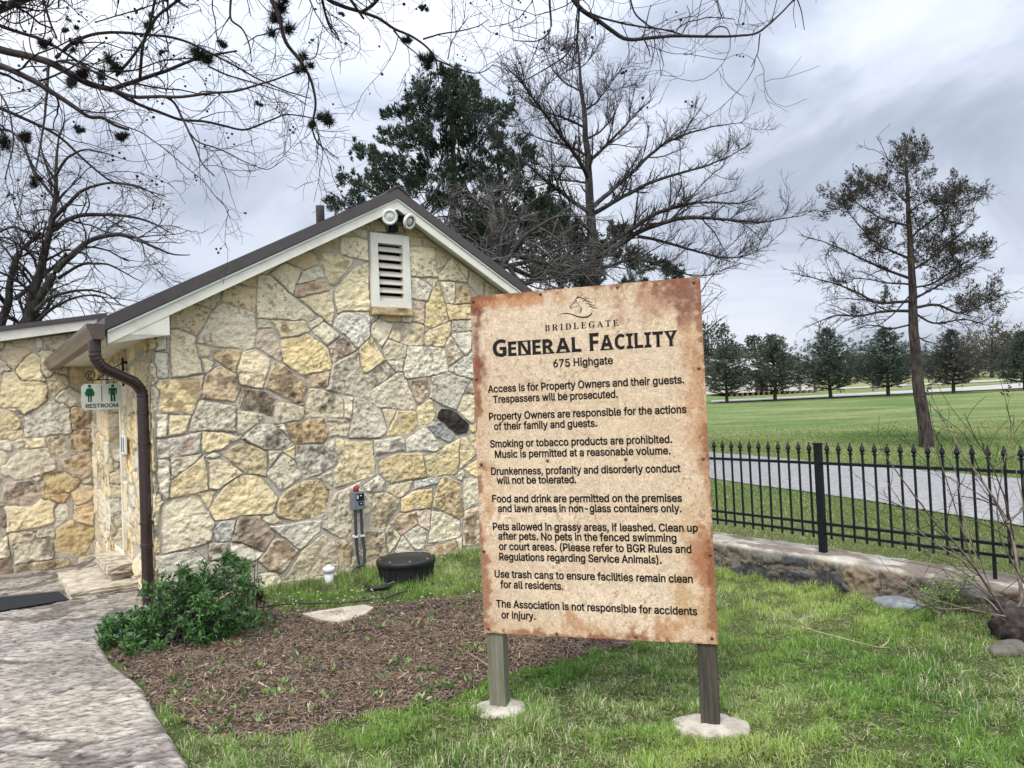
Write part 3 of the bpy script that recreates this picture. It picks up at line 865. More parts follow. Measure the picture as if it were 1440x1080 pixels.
# louvred gable vent
fw = .085
vt = MB()
vt.box(vu0, vu0 + fw, -.055, .03, vz0, vz1, .004); vt.box(vu1 - fw, vu1, -.055, .03, vz0, vz1, .004)
vt.box(vu0 + fw, vu1 - fw, -.053, .03, vz1 - fw * 1.25, vz1 - .001, .004); vt.box(vu0 + fw, vu1 - fw, -.053, .03, vz0 + .001, vz0 + fw * .8, .004)
vent = vt.build('louvred_vent', M_CREAM, bld)
lv = MB()
nb = 7
zb0, zb1 = vz0 + fw * .8, vz1 - fw * 1.25
for k in range(nb):
    zc = zb0 + (k + .5) * (zb1 - zb0) / nb
    hh = (zb1 - zb0) / nb
    lv.prism([(-.036, zc - hh * .44), (-.031, zc - hh * .49), (.004, zc + hh * .16), (-.001, zc + hh * .22)], vu0 + fw, vu1 - fw, 'x')
lv.build('louvre_slats', mat('taupe_paint', (.42, .385, .315), (.47, .43, .36), 9, rough=.6), vent)
MB().box(vu0 + fw - .01, vu1 - fw + .01, .05, .06, zb0 - .01, zb1 + .01).build('backing', M_INK, vent)
s0, s1 = front(521, 436), front(580, 441)
ssil = MB(); ssil.box(s0[0] - .01, s1[0] - .03, -.085, .0, vz0 - .085, vz0 - .004, .012)
si = ssil.build('sill', mat('sill_stone', (.16, .10, .05), (.60, .47, .27), 9, rough=.95, bump=.8, bscale=26), vent)

# ------------------------------------------------------------------ things fixed to the building
def bworld(u, w, z):
    return BC + u * BU + w * BW + np.array([0, 0, z])


BROT = math.atan2(BU[1], BU[0])
fl = front(552, 322, -.03)
lamp = empty('floodlight', bworld(fl[0], 0, fl[2]), BROT, 'twin head white floodlight under the gable peak above the louvred vent', 'light')
MB().box(-.045, .045, -.075, -.02, -.035, .035, .008).box(-.02, .02, -.07, -.03, .03, .09, .005).build('base_box', M_BLACK, lamp)
M_LAMPG = mat('lamp_glass', (.45, .45, .43), (.6, .6, .58), 40, rough=.25, spec=.5)
for (du, dz, tgt) in ((-.085, .095, (-.45, -1, -.25)), (.10, .085, (.35, -1, -.45))):
    ax = Vector(tgt).normalized()
    R3 = ax.to_track_quat('Z', 'Y').to_matrix()
    hd = MB().lathe([(.024, -.10), (.034, -.085), (.040, -.02), (.074, .03), (.080, .06), (.080, .075)], 22, (du, -.13, dz), R3).build('lamp_head', M_BLACK if du > 0 else M_WHITE, lamp, True)
    MB().lathe([(.083, .058), (.083, .084), (.056, .084), (.056, .062)], 22, (du, -.13, dz), R3).build('trim_ring', M_WHITE, hd, True)
    MB().lathe([(.055, .066), (.045, .074), (.02, .080), (.004, .082)], 22, (du, -.13, dz), R3).build('lens', M_LAMPG, hd, True)
    MB().tube([(0, -.05, .07), (du * .5, -.07, dz + .01), (du * .8, -.10, dz)], .018, 8).build('swivel_arm', M_BLACK, lamp, True)

# pump alarm on the wall, with conduits
a0 = front(499, 703, 0)
al = empty('alarm_box', bworld(a0[0], 0, a0[2]), BROT, 'grey wall alarm box with red beacon and two conduits above the black lid', 'alarm')
MB().box(-.066, .066, -.10, -.025, -.090, .090, .008).build('case', M_GREYBOX, al)
MB().box(-.025, .052, -.104, -.1005, .0, .070).box(-.005, .040, -.107, -.1005, -.045, -.012).build('switch_plate', M_BLACK, al)
for bb_ in ((-.02, -.008, -.107, -.1045, .02, .055), (.012, .026, -.1075, -.1045, .045, .056), (.012, .026, -.110, -.1045, -.034, -.026)):
    MB().box(*bb_).build('marking', M_WHITE, al)
MB().lathe([(.030, .090), (.030, .104), (.028, .132), (.017, .146), (.003, .150)], 18, (-.01, -.062, 0)).build('beacon', M_RED, al, True)
zb = -a0[2] - .03
c1 = smooth_path([(-.035, -.075, -.098), (-.035, -.075, -.36), (-.030, -.075, -.52), (-.01, -.08, zb + .10), (-.01, -.08, zb)], 60)
c2 = smooth_path([(.030, -.075, -.098), (.032, -.075, -.36), (.05, -.08, -.50), (.035, -.09, -.66), (-.06, -.10, zb + .12), (-.16, -.12, zb)], 70)
MB().tube(c1, .0155, 10).build('conduit', M_CONDUIT, al, True)
MB().tube(c2, .0155, 10).build('conduit', M_CONDUIT, al, True)
MB().box(-.055, -.016, -.095, -.02, -.368, -.350).box(.012, .052, -.095, -.02, -.368, -.350).build('clip', M_WHITE, al)

GLYPH_TEXT = """(273:89,207 90,244 94,283 101,324 109,364 119,403 132,441 145,477 160,510 177,539 236,539 219,503 204,466 191,428 179,390 169,351 161,313 156,276 152,241 151,207 152,176 155,145 160,115 167,83 177,50 188,16 202,-19 218,-57 236,-96 177,-96 150,-46 128,4 111,55 99,106 92,156
)273:37,-96 56,-56 72,-18 86,18 97,52 106,85 113,116 118,147 121,177 122,207 121,241 117,276 112,313 104,351 94,390 82,428 69,466 54,503 37,539 97,539 113,510 128,477 142,441 154,403 164,364 173,323 179,283 183,244 184,207 182,156 174,104 161,53 144,3 123,-47 97,-96
,188:38,-119 68,71 137,71 84,-119
-453:337,244 337,188 114,188 114,244
.188:95,-4 83,-3 73,1 63,9 55,18 51,29 50,41 51,53 55,64 63,73 73,81 83,85 95,87 107,85 118,81 128,73 135,64 140,53 141,41 140,29 135,18 128,9 118,1 107,-3
5453:221,-7 192,-5 165,1 140,11 118,25 99,41 83,60 71,82 63,105 60,130 122,130 125,115 130,102 138,89 148,78 160,68 173,60 188,54 204,51 221,50 241,51 259,56 276,64 291,75 304,89 314,104 322,122 326,141 328,162 326,183 321,203 314,221 303,237 290,251 275,262 257,270 238,275 218,277 201,276 184,273 167,268 152,262 139,255 128,246 67,253 96,509 366,509 366,452 151,452 134,301 136,301 148,311 162,318 178,325 194,330 212,333 229,334 252,332 274,328 294,321 313,311 330,299 345,285 358,269 370,251 379,231 386,210 390,187 391,163 388,132 381,102 369,76 352,52 332,32 309,15 282,3 253,-4
6453:226,-7 196,-4 168,3 142,15 119,31 100,51 84,74 73,101 66,130 64,162 65,187 71,212 80,239 93,268 112,302 137,340 252,509 322,509 151,261 145,261 151,270 157,279 165,288 174,295 184,302 196,307 208,311 221,313 235,314 265,312 291,305 316,295 337,280 355,262 370,240 380,215 387,187 389,157 387,127 379,98 368,73 352,50 333,30 310,14 284,3 257,-4/226,48 245,50 263,55 279,63 293,73 304,86 314,101 322,119 326,137 327,157 326,178 322,196 314,213 304,228 293,241 279,251 263,259 245,264 226,265 207,264 190,259 174,252 160,241 148,229 138,214 131,197 126,179 125,158 126,138 131,119 138,102 148,86 160,73 174,63 190,55 207,50
7453:97,0 323,448 323,452 62,452 62,509 391,509 391,449 165,0
A480:16,0 201,509 276,509 463,0 395,0 287,302 280,323 272,346 264,372 255,402 244,438 232,478 245,478 233,437 222,402 213,371 204,345 197,322 191,302 85,0/110,142 110,199 370,199 370,142
B456:60,0 60,509 241,509 274,507 304,501 329,491 350,477 367,461 381,442 390,421 396,398 398,374 397,353 393,336 387,320 378,307 368,295 356,286 343,278 329,272 315,267 315,262 331,260 347,254 363,245 378,234 391,220 402,203 411,184 416,161 418,136 416,111 410,88 400,67 386,48 368,31 344,18 317,8 284,2 247,0/125,57 245,57 281,60 309,67 330,80 344,96 353,115 355,137 354,153 350,169 342,184 333,197 320,209 306,218 289,225 269,229 248,231 125,231/125,285 238,285 256,287 273,290 288,296 302,304 314,314 323,326 330,340 335,355 336,372 333,393 326,412 313,429 294,442 270,449 240,452 125,452
C510:267,-7 225,-3 186,7 150,25 119,49 92,79 70,115 53,157 44,203 40,254 44,305 53,352 70,393 92,429 119,459 150,484 186,501 225,512 267,516 293,514 317,511 340,504 362,496 383,485 402,471 419,456 435,438 448,418 459,397 467,373 473,348 408,348 404,365 397,380 389,395 380,407 369,418 357,428 344,437 330,444 315,449 300,453 284,455 267,456 237,453 209,445 184,432 161,414 141,391 125,364 113,332 106,295 103,254 106,213 113,177 125,145 141,117 161,94 184,76 210,63 237,56 267,53 284,54 300,56 315,60 330,65 344,72 357,81 369,90 380,102 389,114 397,128 404,144 408,160 473,160 467,135 459,112 448,91 435,71 420,53 402,38 383,24 363,13 341,5 317,-2 293,-6
D502:219,0 96,0 96,57 215,57 254,60 288,68 318,81 343,99 363,122 379,149 390,181 397,216 399,255 397,294 390,329 379,361 364,388 344,410 320,428 291,441 258,449 221,452 93,452 93,509 225,509 273,505 315,495 353,478 385,455 412,426 433,391 449,351 458,306 462,255 458,205 449,159 433,119 411,83 384,54 351,31 312,14 268,3/125,509 125,0 60,0 60,509
E419:60,0 60,509 372,509 372,452 125,452 125,286 355,286 355,229 125,229 125,57 375,57 375,0
F410:60,0 60,509 369,509 369,452 125,452 125,278 346,278 346,221 125,221 125,0
G520:269,-7 225,-3 185,7 149,25 118,49 91,79 69,116 53,157 43,203 40,254 43,305 53,352 69,393 91,429 117,459 149,484 184,501 223,512 265,516 291,514 316,510 340,504 363,494 384,483 403,469 421,453 436,436 449,416 460,395 468,373 474,349 408,349 402,365 395,379 387,393 378,406 368,417 356,427 344,436 330,443 315,448 300,453 283,455 265,456 236,453 209,445 183,432 160,414 141,392 125,364 113,332 106,295 103,254 106,213 113,177 125,145 141,117 161,95 184,76 210,63 238,56 269,53 296,55 322,61 345,71 365,85 382,102 396,123 407,147 413,173 415,202 434,199 283,199 283,256 478,256 478,200 475,160 466,124 451,91 431,62 406,38 377,19 344,5 308,-4
H517:60,0 60,509 125,509 125,289 392,289 392,509 457,509 457,0 392,0 392,232 125,232 125,0
M628:60,0 60,509 152,509 277,187 280,179 284,170 287,159 291,147 295,135 299,123 303,110 307,97 311,84 315,71 319,60 322,49 307,49 311,59 314,71 318,83 322,95 326,108 330,121 334,134 338,146 342,158 346,169 349,179 352,187 476,509 568,509 568,0 504,0 504,291 504,302 504,314 504,327 505,340 505,354 505,369 505,383 506,398 506,413 506,428 507,443 507,457 513,457 508,441 503,425 498,409 492,393 487,378 482,363 477,348 472,335 467,322 463,310 459,300 456,291 342,0 286,0 170,291 167,300 163,310 159,321 155,333 150,347 145,361 140,376 134,392 129,408 124,424 118,441 112,457 119,457 119,444 120,430 120,416 120,401 121,386 121,372 121,357 121,342 122,328 122,315 122,302 122,291 122,0
N523:60,0 60,509 136,509 343,183 349,174 355,163 363,151 371,137 379,122 388,107 396,90 405,73 414,55 405,54 403,72 402,90 401,108 400,126 399,142 399,157 399,171 399,184 399,195 399,509 463,509 463,0 387,0 202,290 194,303 186,317 177,331 168,346 159,363 148,381 136,402 123,425 108,452 119,454 120,429 121,406 122,384 123,363 124,345 124,328 125,313 125,301 125,291 125,0
O533:267,-7 225,-3 186,7 150,25 119,49 92,79 70,115 53,157 44,203 40,254 44,305 53,352 70,393 92,429 119,459 150,484 186,501 225,512 267,516 309,512 348,501 384,484 415,459 442,429 464,393 480,352 490,305 493,254 490,203 480,157 464,115 442,79 415,49 384,25 348,7 309,-3/267,53 296,55 324,63 349,76 372,94 392,116 408,144 420,176 428,213 430,254 428,295 420,332 408,365 392,392 372,415 349,433 324,446 296,453 267,456 237,453 210,445 184,433 161,415 142,392 125,364 113,332 106,295 103,254 106,213 113,176 125,144 142,117 161,94 184,76 210,63 237,55
P445:60,0 60,509 235,509 272,506 305,499 332,487 356,471 375,452 390,430 400,404 407,377 409,348 407,318 400,291 390,265 375,243 356,223 332,207 305,195 272,188 235,186 109,186 109,242 233,242 257,244 279,248 297,256 312,266 324,279 333,294 339,310 343,328 344,348 343,367 339,385 333,402 324,416 312,428 297,439 279,446 257,451 232,452 125,452 125,0
R449:60,0 60,509 236,509 273,506 305,500 333,489 356,473 376,455 390,433 401,408 407,381 409,352 407,323 401,296 390,271 376,250 356,232 333,217 305,206 273,200 236,198 96,198 96,255 234,255 258,256 280,260 298,267 313,276 325,287 334,300 340,316 344,333 345,352 344,371 340,389 334,405 325,419 313,430 298,440 279,446 258,451 233,452 125,452 125,0/353,0 230,229 303,229 428,0
S447:224,-9 188,-7 156,-1 128,9 102,23 81,40 64,60 51,83 42,109 38,137 104,137 108,118 114,102 123,88 136,76 150,66 166,59 185,53 204,50 224,49 246,50 267,54 286,60 303,69 317,79 329,92 338,106 344,122 346,139 344,154 340,168 332,179 322,189 310,197 296,205 280,211 263,217 245,222 184,239 145,253 112,269 86,289 67,313 56,341 52,372 54,400 62,425 75,448 92,468 113,484 138,498 165,508 195,514 227,516 259,514 289,508 316,498 340,484 360,468 377,449 390,427 398,403 401,378 337,378 332,402 320,421 302,437 280,449 254,456 225,459 204,457 185,454 167,448 152,440 139,430 129,418 121,405 117,391 115,376 117,359 122,345 131,334 142,324 155,315 169,308 184,302 198,297 212,293 264,279 279,275 295,270 312,264 328,256 344,248 359,238 372,226 384,213 395,198 402,180 407,161 408,139 406,112 399,87 386,64 370,43 349,25 323,11 294,0 261,-7
T449:32,452 32,509 417,509 417,452 257,452 257,0 193,0 193,452
U517:259,-8 220,-6 186,2 154,15 126,33 103,55 85,80 71,108 63,140 60,173 60,509 124,509 124,178 126,155 132,133 141,113 153,95 169,80 187,68 208,59 232,53 259,52 285,53 309,59 331,68 349,80 364,95 377,113 385,133 391,155 393,178 393,509 457,509 457,173 454,140 446,108 433,80 414,55 391,33 363,15 332,2 297,-6
a389:160,-9 137,-7 115,-3 94,5 76,15 60,29 48,45 38,63 32,84 30,108 32,128 36,146 43,161 53,174 64,184 78,193 92,200 108,206 125,211 143,214 161,217 178,220 200,223 218,225 234,227 247,229 257,231 265,235 271,240 274,246 276,255 276,257 275,272 272,285 267,297 260,307 251,315 240,322 227,327 212,330 196,331 178,330 163,327 149,322 137,316 127,309 118,301 110,292 104,283 100,274 41,291 51,313 64,331 79,346 95,358 114,368 133,375 153,380 173,383 194,384 208,384 223,382 239,379 255,375 271,369 286,360 300,350 312,336 322,320 330,301 335,278 337,251 337,0 277,0 277,52 272,52 267,43 260,34 252,25 242,16 229,8 215,1 199,-4 181,-7/170,45 192,47 211,51 228,59 242,68 254,80 263,93 270,108 274,122 276,138 276,190 272,187 267,184 259,182 251,180 241,178 231,176 221,174 210,173 200,171 191,170 182,169 175,168 161,166 147,163 134,159 122,153 112,147 103,139 97,130 93,118 92,105 93,93 96,82 102,72 109,64 119,57 130,52 142,48 156,46
b424:229,-8 208,-7 189,-3 172,4 159,12 147,21 138,31 130,41 123,50 118,59 112,59 112,0 53,0 53,509 114,509 114,319 118,319 123,327 130,336 137,346 147,355 158,364 171,373 188,379 207,383 229,384 259,382 287,374 313,361 335,342 354,320 370,293 381,261 388,227 390,189 388,151 381,116 370,84 355,57 336,34 313,16 288,3 260,-6/220,47 242,49 262,55 279,66 294,80 306,97 316,117 323,139 327,163 328,189 327,215 323,239 316,261 307,281 295,298 280,311 262,322 243,328 220,330 198,328 178,322 161,312 147,299 134,282 125,263 118,241 114,216 113,189 114,162 118,138 125,115 135,95 147,78 162,65 179,55 198,49
c396:207,-8 174,-5 144,3 117,16 93,35 72,58 56,85 44,116 37,150 34,187 37,225 44,260 56,291 72,318 93,341 117,360 144,374 174,382 207,384 226,384 243,381 260,377 276,371 291,364 305,356 318,346 330,335 340,322 349,308 356,293 362,277 303,262 300,272 295,281 290,289 284,297 278,304 270,311 261,316 252,321 242,325 231,328 220,329 207,330 184,328 163,321 145,310 130,296 118,278 108,258 102,236 98,212 96,187 98,163 102,139 108,117 118,97 130,80 145,66 163,55 184,49 207,46 220,47 232,49 243,52 253,55 262,60 271,66 279,73 285,80 292,89 297,98 301,107 304,117 363,102 357,86 350,70 341,56 331,43 319,32 306,21 292,12 277,5 261,-1 244,-5 226,-7
d424:195,-8 165,-6 137,3 111,16 89,34 70,57 55,84 43,116 36,151 34,189 36,227 43,261 55,293 70,320 89,342 112,361 137,374 165,382 196,384 218,383 237,379 253,373 267,364 278,355 287,346 295,336 301,327 306,319 311,319 311,509 372,509 372,0 313,0 313,59 307,59 301,50 295,41 287,31 277,21 266,12 252,4 236,-3 217,-7/205,47 226,49 246,55 263,65 278,78 290,95 299,115 306,138 310,162 312,189 310,216 306,241 300,263 290,282 278,299 263,312 246,322 227,328 205,330 182,328 162,322 145,311 130,298 118,281 108,261 102,239 98,215 96,189 98,163 102,139 109,117 118,97 130,80 145,66 162,55 182,49
e404:212,-8 177,-5 145,3 117,16 92,35 72,58 56,85 44,116 37,150 34,187 36,224 44,258 55,290 71,317 91,340 115,359 142,373 172,382 205,384 226,383 246,380 266,374 285,366 303,355 319,341 334,324 347,305 357,282 365,256 370,227 371,194 371,169 75,169 75,221 338,221 310,202 308,226 304,248 298,269 288,286 277,301 263,314 246,323 227,328 205,330 183,328 164,323 146,313 131,301 119,286 109,270 102,251 97,231 96,211 96,178 98,151 102,127 110,106 121,88 135,73 151,61 169,53 190,48 212,46 227,47 241,49 254,53 265,58 276,65 285,73 294,82 300,93 306,105 365,91 358,72 348,55 335,39 320,26 302,14 283,4 261,-3 237,-7
f254:228,379 228,327 6,327 6,379/81,0 81,432 82,452 87,470 96,486 107,499 120,510 135,519 152,525 169,529 187,530 201,530 212,529 222,527 231,525 238,523 243,521 227,468 224,470 220,471 215,472 209,473 202,474 195,474 178,472 164,468 154,460 147,449 143,435 142,419 142,0
g425:207,-151 180,-149 156,-146 134,-140 114,-132 97,-122 82,-110 70,-97 59,-84 51,-69 101,-41 107,-49 114,-57 122,-66 131,-74 142,-82 154,-88 169,-93 187,-96 207,-97 236,-95 261,-87 282,-75 298,-58 308,-34 311,-6 311,68 306,68 301,60 294,51 287,41 277,32 266,23 252,16 236,10 217,6 195,5 165,7 138,14 113,27 90,43 71,65 55,90 43,120 36,154 34,191 36,229 43,263 55,293 71,320 90,342 112,361 138,374 166,382 196,384 218,383 237,379 253,373 267,365 279,356 288,346 296,336 302,327 308,319 313,319 313,379 372,379 372,-9 370,-40 363,-67 350,-90 334,-109 314,-124 291,-136 265,-144 237,-149/205,59 227,61 246,66 264,75 278,87 290,103 300,121 307,142 311,166 312,193 311,219 307,242 300,264 291,283 279,299 264,312 247,322 227,328 205,330 182,328 163,322 145,312 130,298 118,282 109,262 102,241 98,218 96,193 98,167 102,144 109,123 118,104 131,88 145,76 163,66 183,61
h410:114,227 114,0 53,0 53,509 114,509 114,287 102,287 116,319 132,344 152,362 175,374 200,382 227,384 252,383 275,377 295,369 313,356 328,340 341,321 350,298 355,271 357,240 357,0 296,0 296,235 293,263 286,286 273,304 256,318 235,326 210,329 192,328 176,324 161,317 147,308 136,297 126,283 119,266 115,248
i167:53,0 53,379 114,379 114,0/84,443 73,444 63,448 54,455 47,463 43,472 41,483 43,494 47,504 54,512 63,518 73,522 84,524 95,522 105,518 114,512 121,504 125,494 126,483 125,472 121,463 114,455 105,448 95,444
j167:53,379 114,379 114,-30 112,-52 108,-72 102,-90 92,-106 80,-119 65,-129 47,-137 27,-141 4,-143 -10,-143 -10,-87 2,-87 18,-85 31,-80 40,-72 47,-61 51,-46 53,-29/83,443 72,444 62,448 53,455 47,463 42,472 41,483 42,494 47,504 53,512 62,518 72,522 83,524 95,522 105,518 114,512 120,504 125,494 126,483 125,472 120,463 114,455 105,448 95,444
k381:110,137 110,212 121,212 284,379 360,379 184,199 177,199/53,0 53,509 114,509 114,0/294,0 148,186 191,229 372,0
l189:139,-2 112,0 91,8 74,20 62,37 55,59 53,84 53,509 114,509 114,99 114,83 117,71 120,62 126,57 135,53 146,52 152,52 157,52 160,53 164,53 167,54 170,54 181,3 175,1 169,0 162,-1 154,-2 147,-2
m610:53,0 53,379 112,379 112,295 108,295 114,314 122,331 132,346 144,358 158,368 172,376 187,382 203,385 219,386 245,383 268,375 287,361 303,342 314,320 321,295 312,295 318,312 326,329 337,343 350,356 364,366 381,375 398,381 417,385 437,386 458,385 478,380 497,372 514,361 529,346 541,328 550,307 555,283 557,255 557,0 496,0 496,254 493,279 485,298 473,313 456,323 438,329 419,330 402,329 387,326 374,320 363,312 353,302 345,290 340,277 336,263 335,247 335,0 274,0 274,260 272,280 265,297 253,311 238,322 220,328 199,330 185,329 171,326 158,320 145,312 135,302 126,289 119,274 115,257 114,238 114,0
n410:114,227 114,0 53,0 53,379 112,379 112,287 102,287 116,319 132,344 152,362 175,374 200,382 227,384 252,383 275,377 295,369 313,356 328,340 341,321 350,298 355,271 357,240 357,0 296,0 296,235 293,263 286,286 273,304 256,318 235,326 210,329 192,328 176,324 161,317 147,308 136,297 126,283 119,266 115,248
o415:207,-8 174,-5 144,3 117,16 93,35 72,58 56,85 44,116 37,150 34,187 37,225 44,260 56,291 72,318 93,341 117,360 144,374 174,382 207,384 241,382 271,374 299,360 323,341 343,318 359,291 371,260 379,225 381,187 379,150 371,116 359,85 343,58 323,35 299,16 271,3 241,-5/207,46 231,49 252,55 270,66 285,80 298,97 307,117 314,139 318,163 319,187 318,212 314,236 307,258 298,278 285,296 270,310 252,321 231,328 207,330 184,328 163,321 145,310 130,296 118,278 108,258 102,236 98,212 96,187 98,163 102,139 108,117 118,97 130,80 145,66 163,55 184,49
p424:53,-143 53,379 112,379 112,319 118,319 123,327 130,336 137,346 147,355 158,364 171,373 188,379 207,383 229,384 259,382 287,374 313,361 335,342 354,320 370,293 381,261 388,227 390,189 388,151 381,116 370,84 355,57 336,34 313,16 288,3 260,-6 229,-8 208,-7 189,-3 173,4 159,12 147,21 138,31 130,41 124,50 118,59 114,59 114,-143/220,47 242,49 262,55 279,66 294,80 306,97 316,117 323,139 327,163 328,189 327,215 323,239 316,261 307,281 295,298 280,311 262,322 243,328 220,330 198,328 178,322 161,312 147,299 134,282 125,263 118,241 114,216 113,189 114,162 118,138 125,115 135,95 147,78 162,65 179,55 198,49
r259:53,0 53,379 112,379 112,321 115,321 124,339 137,354 152,367 171,377 191,383 213,385 218,385 223,385 229,384 235,384 240,384 243,384 243,322 241,323 236,324 230,324 223,325 215,326 207,326 190,324 174,321 159,315 146,306 135,296 126,284 119,269 115,254 114,237 114,0
s365:182,-8 157,-7 133,-3 112,3 93,12 76,24 62,38 50,54 41,73 36,94 94,107 101,87 111,72 124,60 141,52 160,47 181,45 206,47 227,53 244,62 258,74 265,88 268,103 266,115 262,126 254,136 243,144 229,150 212,155 149,170 118,180 92,192 72,208 58,227 50,249 47,274 49,295 55,314 65,332 79,347 95,360 115,370 137,378 161,383 187,384 212,383 234,379 254,372 271,363 286,352 299,339 309,324 318,308 324,290 268,277 262,291 254,304 243,316 228,325 210,331 187,333 166,331 147,326 131,317 119,305 111,292 109,277 110,264 115,253 124,243 136,235 152,229 172,223 229,209 261,200 287,187 306,171 320,153 328,131 331,107 329,85 323,65 312,47 298,31 281,18 260,6 236,-2 210,-7
t227:204,379 204,327 6,327 6,379/65,471 126,471 126,98 127,83 130,70 136,61 144,55 156,51 170,50 175,50 180,50 185,51 191,52 197,53 202,54 213,2 207,0 200,-2 192,-3 184,-3 176,-4 168,-4 138,-1 113,7 92,21 77,41 68,64 65,93
u410:182,-5 158,-3 135,2 115,11 97,23 82,39 69,59 60,82 54,109 53,139 53,379 114,379 114,144 116,117 124,94 137,75 154,61 175,53 200,50 218,51 234,55 249,62 263,71 274,83 283,97 290,113 295,132 296,153 296,379 357,379 357,0 298,0 298,92 307,92 294,60 277,35 257,17 234,5 209,-3
v389:163,0 17,379 84,379 165,155 173,132 180,110 187,87 193,64 199,42 206,21 184,21 191,42 197,64 203,87 209,110 216,132 224,155 305,379 371,379 226,0
w567:138,0 23,379 87,379 133,214 140,190 147,164 154,137 161,107 168,75 175,41 165,41 172,74 179,105 186,135 192,163 199,189 206,214 252,379 316,379 362,214 368,189 375,163 382,136 388,106 395,75 402,41 391,41 399,75 406,106 413,135 420,163 427,189 434,214 480,379 545,379 429,0 368,0 319,172 314,189 309,207 305,225 300,243 295,262 291,280 286,299 281,318 277,338 291,338 286,319 281,299 277,280 272,262 267,243 263,225 258,207 253,189 248,172 199,0
y389:47,-139 61,-86 71,-87 83,-89 94,-90 104,-89 113,-86 122,-81 130,-74 138,-64 145,-51 151,-36 163,-1 17,379 84,379 165,155 173,132 180,109 187,87 193,64 199,42 206,21 184,21 190,42 196,64 202,87 209,110 216,132 224,155 305,379 371,379 204,-58 196,-77 187,-93 177,-107 165,-119 153,-128 139,-136 125,-141 109,-144 91,-145 82,-145 73,-144 65,-143 57,-142 52,-140
 188:"""
GLYPH_SERIF = """A0:-9,0 -9,18 4,19 14,24 24,30 32,41 41,55 49,75 206,466 224,465 384,87 394,65 403,47 411,34 420,25 430,20 443,18 443,0 229,0 229,18 259,21 277,30 283,46 282,54 279,66 273,81 253,132 103,132 79,71 77,67 76,63 76,59 75,54 75,51 75,48 80,32 96,21 124,18 128,18 128,0/113,161 242,161 177,319
B0:16,0 16,17 36,20 52,25 62,32 69,44 73,60 75,82 75,369 74,386 72,401 69,412 65,421 59,428 51,433 41,436 30,438 15,439 15,455 220,455 318,444 377,409 396,351 384,302 348,268 287,247 360,223 404,185 418,132 413,93 397,61 371,35 335,15 291,4 238,0/182,252 188,252 220,254 245,261 263,272 275,290 282,314 285,345 283,373 278,395 269,412 257,424 239,431 216,434 203,433 193,430 188,425 185,417 183,406 182,391/222,24 248,27 268,35 283,49 293,69 299,95 301,128 298,162 290,188 277,208 258,221 231,228 197,231 182,231 182,65 183,51 186,41 190,33 198,28 208,25
D0:20,0 20,17 39,19 53,23 63,30 69,39 73,54 74,75 74,374 72,397 68,415 61,426 50,433 35,437 15,439 15,455 222,455 296,449 357,429 405,396 440,351 461,295 468,228 441,101 362,25 228,0/222,24 262,30 295,47 319,75 337,115 347,166 351,229 336,342 294,410 223,433 208,432 197,429 190,423 185,415 183,402 182,385 182,72 183,55 185,42 190,34 197,29 208,25
E0:14,0 14,17 35,18 51,22 62,30 70,41 74,57 75,78 75,369 74,394 69,413 62,425 51,433 36,437 16,439 16,455 399,455 399,320 383,320 375,357 361,386 340,406 312,420 276,428 232,430 219,430 208,429 200,428 194,426 189,422 186,417 184,410 183,400 183,388 183,246 193,246 221,248 243,256 259,269 272,288 281,313 288,345 304,345 304,118 287,118 284,143 280,164 273,181 264,195 254,206 241,213 225,218 207,221 185,222 183,222 183,67 184,53 187,42 192,35 201,31 213,28 230,28 261,29 289,32 313,39 335,48 354,60 371,75 386,94 399,116 411,143 430,143 402,0
G0:268,-10 222,-7 179,3 141,19 108,42 80,70 57,103 41,141 31,183 28,229 31,274 41,315 57,352 80,385 107,413 139,435 176,452 215,462 257,465 293,463 330,454 369,441 376,438 382,436 388,436 395,437 401,439 406,443 410,449 415,456 419,465 437,465 437,308 420,308 409,334 397,357 382,379 366,397 348,413 329,426 309,436 288,441 267,443 200,419 159,347 146,228 150,163 161,110 180,67 206,37 238,19 275,13 298,14 316,19 328,27 336,39 341,53 343,71 343,128 341,146 337,161 329,170 317,176 299,180 275,182 275,198 500,198 500,182 481,180 466,177 457,171 451,161 447,147 446,128 446,29 387,7 328,-6
I0:13,0 13,17 34,21 50,26 61,32 69,42 74,56 75,75 75,387 74,405 70,419 63,427 52,433 36,437 13,439 13,455 244,455 244,439 223,437 207,433 196,427 188,419 184,405 183,387 183,77 183,64 185,53 187,44 192,37 198,31 206,26 216,23 230,20 246,17 246,0
L0:15,0 15,17 36,20 52,24 62,32 69,43 73,59 75,81 75,379 73,399 69,414 62,425 51,432 36,436 16,439 16,455 250,455 250,439 233,438 219,436 208,434 199,430 193,424 188,416 185,407 183,394 182,379 182,83 182,68 183,56 185,47 188,40 193,35 200,31 208,29 220,28 234,28 264,29 291,33 315,40 335,49 354,63 370,80 384,100 397,125 409,154 427,154 402,0
R0:15,0 15,17 36,20 52,24 62,32 69,43 73,59 75,81 75,379 73,398 69,413 62,424 51,431 36,436 16,439 16,455 217,455 278,452 329,442 367,426 395,403 412,372 417,334 406,285 372,248 315,224 432,50 439,40 446,32 452,26 459,21 468,18 478,17 480,17 480,0 338,0 201,212 182,212 182,81 183,59 187,43 194,32 205,24 221,20 242,17 242,0/182,234 203,234 235,236 261,245 280,258 293,278 301,304 304,336 295,389 268,421 224,431 209,430 197,427 190,422 185,414 183,402 182,385
T0:92,0 92,17 114,19 130,23 142,31 150,42 154,59 156,81 156,433 149,433 116,430 88,420 65,403 47,380 35,352 29,318 11,318 11,455 410,455 410,317 394,317 375,382 333,420 269,433 263,433 263,81 265,58 269,41 276,30 288,23 305,19 328,17 328,0"""
